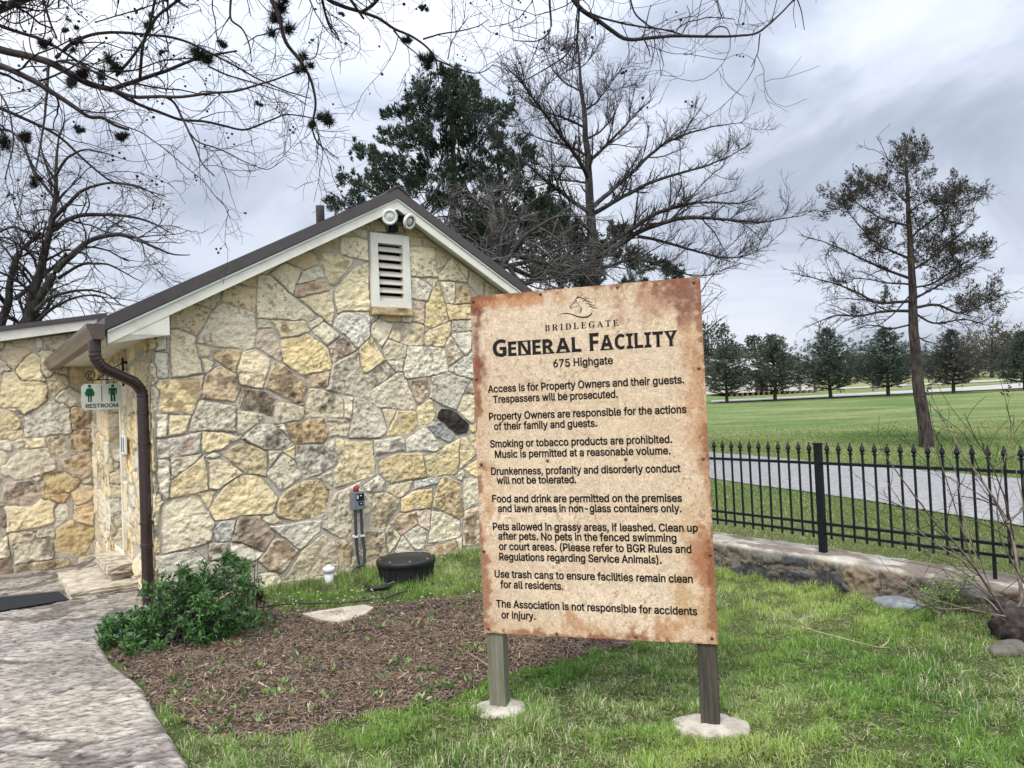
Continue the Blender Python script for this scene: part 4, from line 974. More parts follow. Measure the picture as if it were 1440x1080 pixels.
GLYPH_BOLD = """A0:0,0 169,482 293,482 463,0 354,0 319,114 144,114 109,0/170,199 295,199 259,311 257,319 254,329 251,340 247,352 244,363 240,375 237,387 234,398 232,407 229,397 226,386 223,374 219,361 215,348 212,336 209,325 206,317 204,311
C0:255,-7 208,-3 168,7 133,24 103,47 80,76 62,110 49,149 41,192 39,239 42,286 51,328 65,367 85,402 111,431 141,455 177,472 218,483 264,486 288,485 312,482 335,477 359,470 382,462 404,453 371,370 353,378 335,386 317,392 299,397 282,401 264,402 228,397 198,382 175,358 157,325 147,285 144,238 147,191 156,152 172,120 195,97 226,83 264,78 284,79 303,81 323,85 343,90 364,96 386,103 386,18 365,10 344,4 324,-1 302,-4 279,-6
E0:60,0 60,480 336,480 336,396 162,396 162,291 324,291 324,208 162,208 162,84 336,84 336,0
F0:60,0 60,480 335,480 335,396 161,396 161,273 323,273 323,189 161,189 161,0
G0:262,-7 196,0 141,21 97,56 65,105 45,166 39,240 42,288 52,332 68,371 91,405 119,433 153,456 193,473 238,483 289,486 315,485 340,483 365,478 389,472 411,465 432,457 398,375 383,383 366,389 348,394 329,398 309,401 289,402 261,399 235,393 212,381 192,366 175,347 162,325 152,299 146,270 144,238 145,208 149,181 156,155 167,133 180,114 197,98 217,87 241,80 269,78 282,78 294,79 305,80 315,81 324,83 333,85 333,185 242,185 242,269 433,269 433,21 407,13 381,6 354,1 326,-3 295,-6
I0:21,0 21,58 80,85 80,395 21,422 21,480 240,480 240,422 181,395 181,85 240,58 240,0
L0:60,0 60,480 162,480 162,84 357,84 357,0
N0:60,0 60,480 189,480 397,120 399,120 398,143 397,165 396,187 395,209 394,231 394,253 394,480 486,480 486,0 357,0 148,363 145,363 147,340 148,317 149,294 150,271 151,248 151,226 151,0
R0:60,0 60,480 200,480 260,476 308,464 345,444 371,416 386,380 392,336 390,315 386,296 379,278 370,263 359,249 346,237 332,226 318,217 302,209 443,0 330,0 216,184 162,184 162,0/162,267 195,267 225,268 249,274 267,283 279,296 286,313 289,333 286,354 278,370 266,382 247,390 223,395 193,396 162,396
T0:144,0 144,395 13,395 13,480 375,480 375,395 245,395 245,0
Y0:159,0 159,183 0,480 110,480 210,282 310,480 419,480 260,187 260,0"""

# ------------------------------------------------------------------ lettering (glyph outlines as polygons)
def parse_font(txt):
    d = {}
    for ln in txt.strip('\n').split('\n'):
        ch = ln[0]; adv, body = ln[1:].split(':', 1)
        loops = [[tuple(float(c) / 1000 for c in p.split(',')) for p in l.split(' ')] for l in body.split('/') if l]
        d[ch] = (int(adv) / 1000, loops)
    return d


F_TXT = parse_font(GLYPH_TEXT)
F_SER = parse_font(GLYPH_SERIF)
F_BLD = parse_font(GLYPH_BOLD)


def extent(loops):
    xs = [p[0] for l in loops for p in l]
    return min(xs), max(xs)


def set_line(font, s, x0, x1, z0, cap, small=None, track=None, serif=0.0):
    """loops for one line of lettering set between x0 and x1 on baseline z0"""
    loops = []; pen = 0.0
    caph = max(p[1] for l in font['T' if 'T' in font else 'E'][1] for p in l)
    for i, ch in enumerate(s):
        if ch == ' ' and ch not in font:
            pen += .30; continue
        adv, L = font[ch]
        k = 1.0
        if small and i not in small[1]: k = small[0]
        if track is not None:
            a, b_ = extent(L)
            for l in L: loops.append([(pen + (p[0] - a) * k, p[1] * k) for p in l])
            pen += (b_ - a) * k + track
        else:
            for l in L: loops.append([(pen + p[0] * k, p[1] * k) for p in l])
            pen += adv * k
    lo, hi = extent(loops)
    sx = (x1 - x0) / (hi - lo); sz = cap / caph
    return [[(x0 + (p[0] - lo) * sx, z0 + p[1] * sz) for p in l] for l in loops]


def in_loop(p, l):
    r = False; j = len(l) - 1
    for i in range(len(l)):
        if (l[i][1] > p[1]) != (l[j][1] > p[1]) and p[0] < (l[j][0] - l[i][0]) * (p[1] - l[i][1]) / (l[j][1] - l[i][1]) + l[i][0]: r = not r
        j = i
    return r


def letters(name, groups, mat, parent, y=-.0012, th=.0):
    """groups: list of (loops, weight); filled outlines, thickened by weight, as one thin mesh standing in the x-z plane"""
    from mathutils.geometry import tessellate_polygon
    V, T3, Q4 = [], [], []
    for loops, off in groups:
        box = [(min(p[0] for p in l), max(p[0] for p in l), min(p[1] for p in l), max(p[1] for p in l)) for l in loops]
        hole_of = {}
        for i, l in enumerate(loops):
            for j, m in enumerate(loops):
                if i != j and box[i][0] > box[j][0] and box[i][1] < box[j][1] and box[i][2] > box[j][2] and box[i][3] < box[j][3] and all(in_loop(p, m) for p in l):
                    hole_of[i] = j; break
        for i, l in enumerate(loops):
            if i not in hole_of:
                polys = [l] + [loops[k] for k, j in hole_of.items() if j == i]
                flat = [p for q in polys for p in q]
                tri = tessellate_polygon([[Vector((p[0], p[1], 0)) for p in q] for q in polys])
                n0 = len(V); V += [(p[0], y, p[1]) for p in flat]
                T3 += [(n0 + t_[0], n0 + t_[1], n0 + t_[2]) for t_ in tri]
            if off > 0:      # swell the outline with a narrow band along each edge
                for k in range(len(l)):
                    p, q = np.array(l[k]), np.array(l[(k + 1) % len(l)])
                    dd = q - p; L = math.hypot(*dd)
                    if L < 1e-7: continue
                    dd = dd / L; nn = np.array([-dd[1], dd[0]]) * off; ex = dd * off * .6
                    n0 = len(V)
                    V += [(*( (p - ex + nn)[:1]), y - .0001, (p - ex + nn)[1]), (*((p - ex - nn)[:1]), y - .0001, (p - ex - nn)[1]), (*((q + ex - nn)[:1]), y - .0001, (q + ex - nn)[1]), (*((q + ex + nn)[:1]), y - .0001, (q + ex + nn)[1])]
                    Q4.append((n0, n0 + 1, n0 + 2, n0 + 3))
    return link(name, np_mesh(name, np.array(V), [np.array(T3).reshape(-1, 3), np.array(Q4).reshape(-1, 4)]), mat, parent)


def stroke(pts, w):
    """tapered pen stroke as one closed loop; w is a width or a list"""
    P = smooth_path([(p[0], 0, p[1]) for p in pts], max(12, len(pts) * 6))[:, [0, 2]]
    n = len(P)
    T = np.gradient(P, axis=0); T /= np.linalg.norm(T, axis=1)[:, None]
    Nn = np.stack([-T[:, 1], T[:, 0]], 1)
    W = np.interp(np.linspace(0, 1, n), np.linspace(0, 1, len(w)), w)[:, None] / 2
    return [tuple(p) for p in np.concatenate([P + Nn * W, (P - Nn * W)[::-1]])]


def disc(cx, cz, r, n=20):
    return [(cx + r * math.cos(2 * math.pi * k / n), cz + r * math.sin(2 * math.pi * k / n)) for k in range(n)]


# ------------------------------------------------------------------ the notice board
SW, SB, SH = 1.222, .425, 1.825
SROT = math.atan2(-.289, .957)
sgn = empty('notice_board', (-.208, 4.036, 0), SROT, 'tall rusty tan notice board of facility rules on two wooden posts', 'sign')
nx_, nz_ = 250, 372
sx_ = np.linspace(0, SW, nx_); sz_ = np.linspace(0, SH, nz_)
XX, ZZ = np.meshgrid(sx_, sz_, indexing='ij')
rx, rz = XX / SW, ZZ / SH
nA = fbm(XX * 5, ZZ * 5, 101, 5); nB = fbm(XX * 16, ZZ * 9, 111, 5); nC = fbm(XX * 45, ZZ * 45, 121, 4); nD = fbm(XX * 2.2, ZZ * 2.2, 131, 3)
c = np.empty(XX.shape + (3,))
c[:] = (.50, .382, .262)
pale = sstep(.42, .70, nD * .6 + nA * .4)[..., None]
c = c * (1 - pale * .55) + np.array([.62, .50, .365]) * pale * .55
c = c * (.78 + .44 * nC)[..., None]


def patch(m, colr, k):
    global c
    m = np.clip(m * k, 0, 1)[..., None]
    c = c * (1 - m) + np.array(colr) * m


dl, dr_, db, dtp = XX, SW - XX, ZZ, SH - ZZ
wob = (nA - .5) * .10 + (nB - .5) * .07
ed = lambda d, r: sstep(r, 0, d + wob + (nC - .5) * .05)
patch(ed(dl, .15), (.43, .285, .175), .62)
patch(ed(dr_, .20), (.43, .28, .165), .68)
patch(ed(dtp, .14), (.40, .26, .16), .58)
patch(ed(db, .15), (.43, .29, .175), .6)
blob = lambda cx, cz, ax, az, t=.0: sstep(1.25, .25, np.hypot((rx - cx) / ax, (rz - cz) / az) + (nB - .5) * 1.9 + (nA - .5) * 1.2 + (nC - .5) * .9)
for cx, cz, ax, az, colr, k in ((.82, .94, .16, .06, (.30, .14, .075), .62), (.70, .90, .05, .04, (.30, .17, .11), .4), (.97, .97, .14, .08, (.15, .05, .03), .85), (.02, .90, .035, .17, (.13, .030, .018), .95),
                               (.0, .99, .10, .05, (.12, .03, .018), .9), (.20, .99, .22, .03, (.40, .17, .06), .8), (.96, .70, .05, .14, (.37, .19, .09), .62), (.99, .55, .035, .3, (.34, .18, .09), .7),
                               (.97, .48, .04, .04, (.28, .12, .055), .5), (.90, .33, .03, .06, (.38, .25, .11), .5), (.86, .10, .05, .075, (.37, .22, .09), .62), (.98, .16, .045, .15, (.35, .19, .085), .75),
                               (.95, .24, .04, .08, (.24, .07, .025), .6), (.44, .025, .075, .05, (.36, .18, .08), .75), (.78, .03, .10, .05, (.36, .175, .075), .75), (.68, .0, .15, .03, (.17, .045, .02), .9),
                               (.01, .01, .035, .03, (.22, .05, .03), .85), (.72, .07, .02, .035, (.36, .2, .06), .7), (.80, .60, .10, .09, (.43, .29, .18), .25), (.05, .35, .05, .1, (.38, .2, .09), .6)):
    patch(blob(cx, cz, ax, az), colr, k)
patch(sstep(.64, .74, fbm(XX * 55, ZZ * 55, 141, 3)) * sstep(.45, .65, nA), (.20, .115, .065), .55)
patch(ed(dl, .022), (.20, .065, .03), .75); patch(ed(dr_, .02), (.17, .06, .03), .7); patch(ed(dtp, .02), (.19, .065, .03), .75); patch(ed(db, .024), (.22, .075, .03), .8)
V = np.stack([XX, 0 * XX, SB + ZZ], -1).reshape(-1, 3)
m_pan = mat_attr('printed_rust', .6, 85, .48, .1, 120, .001, spec=.3)
pan = link('panel', np_mesh('panel', V, [grid_faces(nx_, nz_)], np.clip(c, .01, .8).reshape(-1, 3)), m_pan, sgn)
MB().box(.0, SW, .0008, .012, SB, SB + SH).build('backing_sheet', mat('aluminium_back', (.33, .22, .14), (.4, .3, .2), 20, rough=.5), sgn)
INTER = .030   # capital height of the body text
body = [("Access is for Property Owners and their guests.", .081, 1.119, 1.296), ("Trespassers will be prosecuted.", .108, .782, 1.2385),
        ("Property Owners are responsible for the actions", .080, 1.123, 1.147), ("of their family and guests.", .107, .667, 1.093),
        ("Smoking or tobacco products are prohibited.", .080, 1.045, .999), ("Music is permitted at a reasonable volume.", .105, 1.034, .942),
        ("Drunkenness, profanity and disorderly conduct", .079, 1.080, .851), ("will not be tolerated.", .109, .544, .802),
        ("Food and drink are permitted on the premises", .079, 1.080, .703), ("and lawn areas in non-glass containers only.", .109, 1.075, .651),
        ("Pets allowed in grassy areas, if leashed. Clean up", .076, 1.150, .554), ("after pets. No pets in the fenced swimming", .105, 1.043, .503),
        ("or court areas. (Please refer to BGR Rules and", .106, 1.114, .448), ("Regulations regarding Service Animals).", .105, .964, .3925),
        ("Use trash cans to ensure facilities remain clean", .075, 1.113, .300), ("for all residents.", .105, .449, .2445),
        ("The Association is not responsible for accidents", .077, 1.127, .140), ("or injury.", .104, .291, .0825)]
LC = .0385
grp = [(set_line(F_TXT, s, a, b2, SB + z, LC), .0015) for s, a, b2, z in body]
grp.append((set_line(F_TXT, "675 Highgate", .451, .765, SB + 1.413, .040), .0014))
letters('lettering', grp, M_INK, pan)
head = [(set_line(F_BLD, "GENERAL", .118, .602, SB + 1.489, .088, (.83, [0]), .062), .0009), (set_line(F_BLD, "FACILITY", .650, 1.094, SB + 1.489, .088, (.83, [0]), .062), .0009)]
# little wedge serifs of the heading
ser = []
for loops, _ in head:
    for l in loops:
        zs = [p[1] for p in l]
        lo, hi = min(zs), max(zs)
        for zz, sg in ((lo, -1), (hi, 1)):
            xs = [p[0] for p in l if abs(p[1] - zz) < .001]
            if len(xs) >= 2 and max(xs) - min(xs) > .012:
                a_, b_ = min(xs), max(xs)
                ser.append([(a_ - .0045, zz + sg * .0025), (b_ + .0045, zz + sg * .0025), (b_ + .002, zz - sg * .004), (a_ - .002, zz - sg * .004)])

letters('heading', head + [(ser, 0)], M_INK, pan)
letters('title', [(set_line(F_SER, "BRIDLEGATE", .412, .805, SB + 1.607, .033, None, .17), 0)], M_INK, pan)
# running horse emblem drawn with tapering strokes
hz = lambda L: [(x, SB + z) for x, z in L]
emb = [stroke(hz([(.601, 1.779), (.589, 1.766), (.577, 1.748), (.564, 1.734), (.553, 1.728), (.5535, 1.722), (.558, 1.7185), (.566, 1.716)]), [.0030, .0034, .003, .0024, .0030, .0042, .0042, .0024]),
       stroke(hz([(.566, 1.7165), (.571, 1.7245), (.586, 1.723), (.597, 1.726), (.605, 1.736)]), [.002, .0022, .002, .0028, .0024]),
       stroke(hz([(.600, 1.780), (.597, 1.770), (.607, 1.774), (.622, 1.764), (.643, 1.757)]), [.001, .004, .0042, .0046, .0008]),
       stroke(hz([(.622, 1.752), (.638, 1.753), (.656, 1.743), (.677, 1.740)]), [.001, .0046, .0042, .0008]),
       stroke(hz([(.634, 1.736), (.649, 1.736), (.668, 1.726), (.690, 1.724)]), [.001, .0048, .0042, .0008]),
       stroke(hz([(.648, 1.718), (.664, 1.720), (.679, 1.710), (.703, 1.707)]), [.001, .0046, .004, .0008]),
       stroke(hz([(.606, 1.727), (.614, 1.714), (.612, 1.700), (.600, 1.687)]), [.001, .0046, .0052, .0008]),
       stroke(hz([(.490, 1.681), (.505, 1.693), (.530, 1.694), (.559, 1.687), (.590, 1.672), (.621, 1.665), (.646, 1.666), (.666, 1.679), (.672, 1.692), (.668, 1.703)]), [.0008, .0026, .0048, .005, .0058, .0064, .007, .0066, .0048, .0008]),
       stroke(hz([(.587, 1.759), (.591, 1.752)]), [.0045, .002]), stroke(hz([(.601, 1.780), (.594, 1.766)]), [.0016, .0046])]
letters('horse_emblem', [(emb, 0)], M_INK, pan)
M_SCREW = mat('rusty_screw', (.06, .04, .03), (.16, .11, .08), 90, rough=.5, metal=.5)
for q in ((.016, 1.797), (.397, 1.806), (.807, 1.808), (1.190, 1.800), (.016, 1.373), (.024, .908), (.395, .921), (.809, .92), (1.194, .916), (.026, .023), (.404, .014), (.817, .02), (1.193, .03), (1.195, 1.367), (.018, .439), (1.205, .441)):
    MB().lathe([(.0085, 0), (.0078, .003), (.004, .0055), (.0008, .006)], 10, (q[0], -.001, SB + q[1]), Matrix.Rotation(RAD(90), 3, 'X')).build('screw', M_SCREW, pan, True)


def post_mat(name, c1, c2):
    return mat(name, c1, c2, 9, rough=.9, stretch=(6, 6, .35), bump=.5, bscale=22, lo=.3, hi=.7)


for (x0, tone, ftx) in ((.008, post_mat('greenish_post_wood', (.105, .10, .068), (.185, .175, .125)), .150), (1.118, post_mat('dark_post_wood', (.026, .022, .018), (.078, .068, .052)), .178)):
    pm = MB().box(x0, x0 + .092, .0135, .1035, -.05, 2.235, .005)
    pm.build('post', tone, sgn)
    # irregular concrete footing
    cx = x0 + (.043 if x0 < .5 else .05); cy = .04
    r_ = np.random.default_rng(int(x0 * 100))
    rad = [ftx * (1 + .10 * math.sin(2 * a + x0) + r_.uniform(-.07, .07)) for a in np.linspace(0, 2 * math.pi, 33)[:-1]]
    bmq = bmesh.new()
    prev = None
    for f_, zz in ((1.0, -.02), (1.0, .004), (.95, .016), (.62, .026), (.3, .030)):
        ring = [bmq.verts.new((cx + rad[k] * f_ * math.cos(2 * math.pi * k / 32), cy + .82 * rad[k] * f_ * math.sin(2 * math.pi * k / 32), zz + r_.uniform(-.004, .004))) for k in range(32)]
        if prev:
            for k in range(32): bmq.faces.new([prev[k], prev[(k + 1) % 32], ring[(k + 1) % 32], ring[k]])
        prev = ring
    bmq.faces.new(prev)
    me = bpy.data.meshes.new('footing'); bmq.to_mesh(me); bmq.free()
    link('footing', me, M_CONC, sgn, True)

# ------------------------------------------------------------------ restroom sign on its iron bracket, door plate
WS = 1.2
pA, pB = front(114, 540, WS), front(172.5, 577, WS)
x0, x1, z1, z0 = pA[0], pB[0] + .0, pA[2], front(115, 577, WS)[2]
rsn = empty('restroom_sign', bworld(x0, WS, z0), BROT, 'hanging restroom sign with green man and woman beneath a scrolled iron bracket', 'sign')
Wd, Hd = x1 - x0, z1 - z0
bd_ = MB().box(0, Wd, 0, .008, 0, Hd)
bmesh.ops.bevel(bd_.bm, geom=[e for e in bd_.bm.edges if abs(e.verts[0].co.y - e.verts[1].co.y) > .005], offset=.018, segments=5, affect='EDGES')
board = bd_.build('board', mat('pale_sign_board', (.50, .52, .47), (.56, .58, .53), 10, rough=.5), rsn)


def figure(cx, woman):
    s = Hd / 215.0
    P = lambda x, y: (cx + x * s, Hd - y * s)
    L = [disc(*P(0, 19), 12.5 * s)]
    if woman:
        L.append([P(-17, 36), P(17, 36), P(22, 42), P(38, 82), P(30, 86), P(17, 54), P(34, 100), P(14, 100), P(14, 150), P(3, 150), P(3, 102), P(-3, 102), P(-3, 150), P(-14, 150), P(-14, 100), P(-34, 100), P(-17, 54), P(-30, 86), P(-38, 82), P(-22, 42)])
    else:
        L.append([P(-24, 36), P(24, 36), P(31, 44), P(31, 88), P(22, 88), P(22, 56), P(18, 56), P(18, 150), P(3, 150), P(3, 96), P(-3, 96), P(-3, 150), P(-18, 150), P(-18, 56), P(-22, 56), P(-22, 88), P(-31, 88), P(-31, 44)])
    return L


k = Wd / 350.0
letters('pictogram', [(figure(70 * k, True), 0), (figure(268 * k, False), 0), ([[(169 * k, Hd * .93), (176 * k, Hd * .93), (176 * k, Hd * .31), (169 * k, Hd * .31)]], 0)], M_GREEN, board)
letters('lettering', [(set_line(F_TXT, "RESTROOM", 35 * k, 308 * k, Hd * .085, Hd * .145), .0016)], mat('dark_green_ink', (.004, .05, .03), rough=.5), board)
# bracket: back bar on the wall, arm, brace and scrolls, two hooks
br = empty('sign_bracket', bworld(0, WS, 0), BROT, 'black wrought iron scroll bracket on the side wall holding the restroom sign', 'bracket')
q1, q2, q3, q4 = front(179.5, 503, WS), front(179.5, 543, WS), front(119, 534, WS), front(155, 519, WS)
br.location = [float(v) for v in bworld(0, WS, q2[2])]
zb_ = q2[2]
MB().box(-.055, -.035, -.008, .008, 0, q1[2] - zb_, .002).box(-.04, .02, -.006, .006, .02, .045).box(-.04, .02, -.006, .006, q1[2] - zb_ - .06, q1[2] - zb_ - .035).build('back_bar', M_BLACK, br)
za_ = front(150, 534, WS)[2] - zb_
L_ = q3[0]
arm = MB().tube([(-.045, 0, za_), (L_ + .04, 0, za_)], .0055, 8)
arm.tube([(-.045, 0, q1[2] - zb_ - .05), (-.16, 0, za_ + .10), (-.28, 0, za_)], .005, 8)
arm.build('arm', M_BLACK, br)


def scroll(cx, cz, r, a0, turns, n=40):
    return [(cx + r * (1 - .72 * i / n) * math.cos(a0 + turns * 2 * math.pi * i / n), 0, cz + r * (1 - .72 * i / n) * math.sin(a0 + turns * 2 * math.pi * i / n)) for i in range(n + 1)]


for (cx, cz, r, a0_, tn) in ((L_ + .055, za_ + .045, .050, -1.57, -1.6), (-.10, za_ + .035, .042, -1.57, 1.5), (-.235, za_ + .034, .034, -1.57, -1.4)):
    MB().tube(scroll(cx, cz, r, a0_, tn), .0045, 7).build('scroll', M_BLACK, br, True)
for xx in (x0 + Wd * .27, x0 + Wd * .65):
    MB().tube([(xx, 0, za_ - .0), (xx + .006, 0, za_ - .02), (xx - .003, 0, za_ - .035), (xx, .002, z1 - zb_ + .0)], .004, 6).build('hook', M_BLACK, br)
dpz = front(181, 625, 1.27)[2]
pl = empty('door_plate', bworld(0, 1.27, dpz), BROT, 'small white plate with grey bars on the side wall behind the downspout', 'sign')
MB().box(-.055, -.035, -.13, .13, -.095, .095, .004).build('plate', M_WHITE, pl)
MB().box(-.058, -.0552, -.085, -.03, -.075, .075).box(-.058, -.0552, .03, .085, -.075, .075).build('bar', M_GREYBOX, pl)

# ------------------------------------------------------------------ stone steps, mat
G0 = -.06
stp = empty('stone_steps', bworld(-.45, 2.0, -.15), BROT, 'two ledge stone steps up to the restroom door beside the mat', 'steps')
def lp(px, py, z):
    P = at_z(px, py, z) - BC
    return ((P @ BU) + .45, (P @ BW) - 2.0)
r_ = np.random.default_rng(5)


def slab(poly, z0, z1, name):
    b_ = MB()
    b_.prism(poly, z0, z1, 'z')
    bmesh.ops.subdivide_edges(b_.bm, edges=b_.bm.edges[:], cuts=5, use_grid_fill=True)
    for v in b_.bm.verts:
        v.co += Vector((r_.uniform(-.010, .010), r_.uniform(-.010, .010), r_.uniform(-.005, .005)))
    return b_.build(name, M_STEPS, stp, bevel=.004)


zt1, zt2 = .085, .235
def rect(a, b2, c_, d, grow=0.0):
    return [a, b2, c_, d]
low = [lp(99, 834, zt1), lp(165, 822, zt1), (.43, 1.0), lp(83, 807, zt1)]
ub, uf = lp(83, 807, zt1), lp(99, 834, zt1)
# square the treads up with the wall: u runs to the wall face at .45
ul = (ub[0] + uf[0]) / 2
w_f, w_b = uf[1], ub[1] + .1
for (za2, zb2, inset) in ((-.15 + .15 - .24, .008, .045), (.022, zt1, .0)):
    slab([(ul + inset, w_f + inset), (.46, w_f + inset), (.46, w_b), (ul + inset, w_b)], za2 + .15, zb2 + .15, 'tread')
t2f = lp(151, 797, zt2); t2b = lp(131, 778, zt2)
ul2 = (t2f[0] + t2b[0]) / 2
for (za2, zb2, inset) in ((zt1 + .002, zt1 + .062, .045), (zt1 + .074, zt2, .0)):
    slab([(ul2 + inset, t2f[1] + inset), (.46, t2f[1] + inset), (.46, w_b - .05), (ul2 + inset, w_b - .05)], za2 + .15, zb2 + .15, 'tread')
mt = [at_z(-20, 834, -.0), at_z(82, 829, -.0), at_z(97, 848, -.0), at_z(-20, 868, -.0)]
mb_ = MB()
pts = [(p[0], p[1]) for p in mt]
bmm = bmesh.new()
zz = [float(gz(p[0], p[1])) + .052 for p in pts]
na = 60; nb2 = 14
vs = [[None] * (nb2 + 1) for _ in range(na + 1)]
for i in range(na + 1):
    for j in range(nb2 + 1):
        a = i / na; b2 = j / nb2
        p = (1 - b2) * ((1 - a) * np.array(pts[0]) + a * np.array(pts[1])) + b2 * ((1 - a) * np.array(pts[3]) + a * np.array(pts[2]))
        vs[i][j] = bmm.verts.new((p[0], p[1], float(gz(p[0], p[1])) + .050 + (.006 if (i + j) % 2 else 0)))
for i in range(na):
    for j in range(nb2):
        bmm.faces.new([vs[i][j], vs[i + 1][j], vs[i + 1][j + 1], vs[i][j + 1]])
bmesh.ops.solidify(bmm, geom=bmm.faces[:], thickness=.014)
me = bpy.data.meshes.new('door_mat'); bmm.to_mesh(me); bmm.free()
tag(link('door_mat', me, mat('charcoal_rubber', (.028, .030, .034), (.06, .063, .068), 120, rough=.85, bump=.8, bscale=160)), 'dark grey ribbed door mat lying on the paving before the steps', 'mat')

# ------------------------------------------------------------------ paved path
PATH = [(-1.0, 2.55), (-1.604, 3.578), (-2.0, 4.12), (-2.324, 4.583), (-2.785, 5.073), (-3.05, 5.45), (-3.22, 5.9), (-3.28, 6.42)] + [tuple(BC[:2] + .03 * BU[:2] + .0 * BW[:2]), tuple((BC + .03 * BU + 3.95 * BW)[:2]), tuple((BC - 4 * BU + 3.95 * BW)[:2]), (-10, 8), (-10, 1.0), (-2.6, 1.0)]
PAL['A'] = (.40, .37, .325); PAL['E'] = (.415, .385, .34); PAL['F'] = (.375, .345, .30)
px_ = np.arange(-7.6, -.8, .0165); py_ = np.arange(1.6, 11.2, .0165)
PX, PY = np.meshgrid(px_, py_, indexing='ij')
sd2 = fill_seeds(-8, -.5, 1.4, 11.4, .62, ['A', 'E', 'A', 'F', 'E'], np.random.default_rng(9))
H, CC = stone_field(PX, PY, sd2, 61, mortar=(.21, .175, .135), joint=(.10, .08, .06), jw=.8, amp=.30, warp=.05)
ins = poly_in(PX + .03 * (fbm(PX * 6, PY * 6, 3, 3) - .5), PY + .03 * (fbm(PX * 6, PY * 6, 4, 3) - .5), PATH)
de = poly_dist(PX, PY, PATH[:8], closed=False)
st = fbm(PX * 9 + PY * 11, PY * 42 - PX * 26, 71, 4) * .7 + .3 * fbm(PX * 55, PY * 55, 72, 3)
st2 = fbm(PX * 3, PY * 3, 73, 4)
ridge = sstep(.40, .60, st)
CC = CC * (.70 + .30 * ridge)[..., None]
H = H * .45 + .006 * (ridge - .5) + .008 * (fbm(PX * 24, PY * 24, 77, 3) - .5)
dark = np.array([.115, .085, .06])
k1 = (sstep(.54, .36, st) * (.40 + .60 * sstep(.3, .6, st2)))[..., None] * .30
CC = CC * (1 - k1) + dark * k1
brown_zone = (sstep(.75, .25, np.hypot(PX + 2.75, PY - 5.25) + .5 * (st2 - .5)))[..., None] * .55  # paving turns darker and browner around the shrub
CC = CC * (1 - brown_zone) + np.array([.17, .135, .10]) * brown_zone
pe = (sstep(.16, .02, de) * sstep(.3, .6, fbm(PX * 9, PY * 9, 79, 3)))[..., None] * .5
CC = CC * (1 - pe) + np.array([.56, .52, .45]) * pe
lum = CC.mean(-1, keepdims=True); CC = (.25 * CC + .75 * lum * np.array([1.09, .99, .87])) * .86
PZ = gz(PX, PY) + .036 + H - .06 * sstep(.05, .0, de)
V = np.stack([PX, PY, PZ], -1).reshape(-1, 3)
insf = ins.ravel()
mp_, t, b = mat_new('stamped_paving')
b.inputs['Roughness'].default_value = .85; b.inputs['Specular IOR Level'].default_value = .3
at = N(t, 'ShaderNodeAttribute', attribute_name='Col'); tcp = N(t, 'ShaderNodeTexCoord')
rot = N(t, 'ShaderNodeMapping'); rot.inputs['Rotation'].default_value = (0, 0, .55); rot.inputs['Scale'].default_value = (.55, 1.5, 1)
dis = N(t, 'ShaderNodeTexNoise', inp={'Scale': 5.0, 'Detail': 4.0}); t.links.new(tcp.outputs['Object'], dis.inputs['Vector'])
ad = N(t, 'ShaderNodeVectorMath', operation='MULTIPLY_ADD'); ad.inputs[1].default_value = (.10, .10, 0)
t.links.new(dis.outputs['Color'], ad.inputs[0]); t.links.new(tcp.outputs['Object'], ad.inputs[2]); t.links.new(ad.outputs[0], rot.inputs[0])
f1 = noise(t, rot.outputs[0], 24, 12, .66)
tone = ramp(t, f1, [(.36, (.30, .255, .21)), (.44, (.70, .66, .61)), (.51, (.95, .93, .90)), (.64, (1.28, 1.28, 1.27))])
cf = mix(t, 1.0, at.outputs['Color'], tone, 'MULTIPLY')
t.links.new(cf, b.inputs['Base Color'])
bp = N(t, 'ShaderNodeBump', inp={'Strength': .9, 'Distance': .02}); t.links.new(f1, bp.inputs['Height']); t.links.new(bp.outputs[0], b.inputs['Normal'])
path = link('path', np_mesh('path', V, [grid_faces(len(px_), len(py_), lambda f: insf[f].all(1))], CC.reshape(-1, 3)), mp_, smooth=True)
tag(path, 'weathered flagstone path leading to the restroom door', kind='structure')

# ------------------------------------------------------------------ mulch bed
MULCH = [(-3.12, 5.60), (-2.785, 5.1), (-2.324, 4.60), (-2.03, 4.14), (-1.65, 3.84), (-1.35, 3.86), (-1.1, 3.90), (-.4, 4.22), (-.2, 4.50), (.2, 4.72), (.79, 5.05), (.95, 5.5), (.6, 6.1), (-.1, 6.5), (-.6, 6.45), (-1.168, 6.30), (-1.6, 6.2), (-1.99, 6.25), (-2.4, 6.6), (-3.0, 6.45), (-3.25, 6.35)]
mxs = np.arange(-3.4, 1.1, .02); mys = np.arange(3.6, 6.8, .02)
MX, MY = np.meshgrid(mxs, mys, indexing='ij')
wn = .16 * (fbm(MX * 5, MY * 5, 201, 4) - .5)
inm = poly_in(MX + wn, MY + wn, MULCH).ravel()
dm = poly_dist(MX, MY, MULCH)
MZ = gz(MX, MY) + .004 + .022 * sstep(.0, .25, dm) + .035 * (fbm(MX * 4, MY * 4, 203, 4) - .5) * sstep(0, .3, dm) + .02 * (fbm(MX * 22, MY * 22, 205, 3) - .5)
mc = np.array([.060, .040, .029]) * (.6 + .8 * fbm(MX * 12, MY * 12, 207, 4))[..., None]
mulch = link('mulch', np_mesh('mulch', np.stack([MX, MY, MZ], -1).reshape(-1, 3), [grid_faces(len(mxs), len(mys), lambda f: inm[f].all(1))], mc.reshape(-1, 3)), M_CHIP, smooth=True)
tag(mulch, 'dark brown mulch bed between the path and the notice board', 'mulch', kind='stuff')
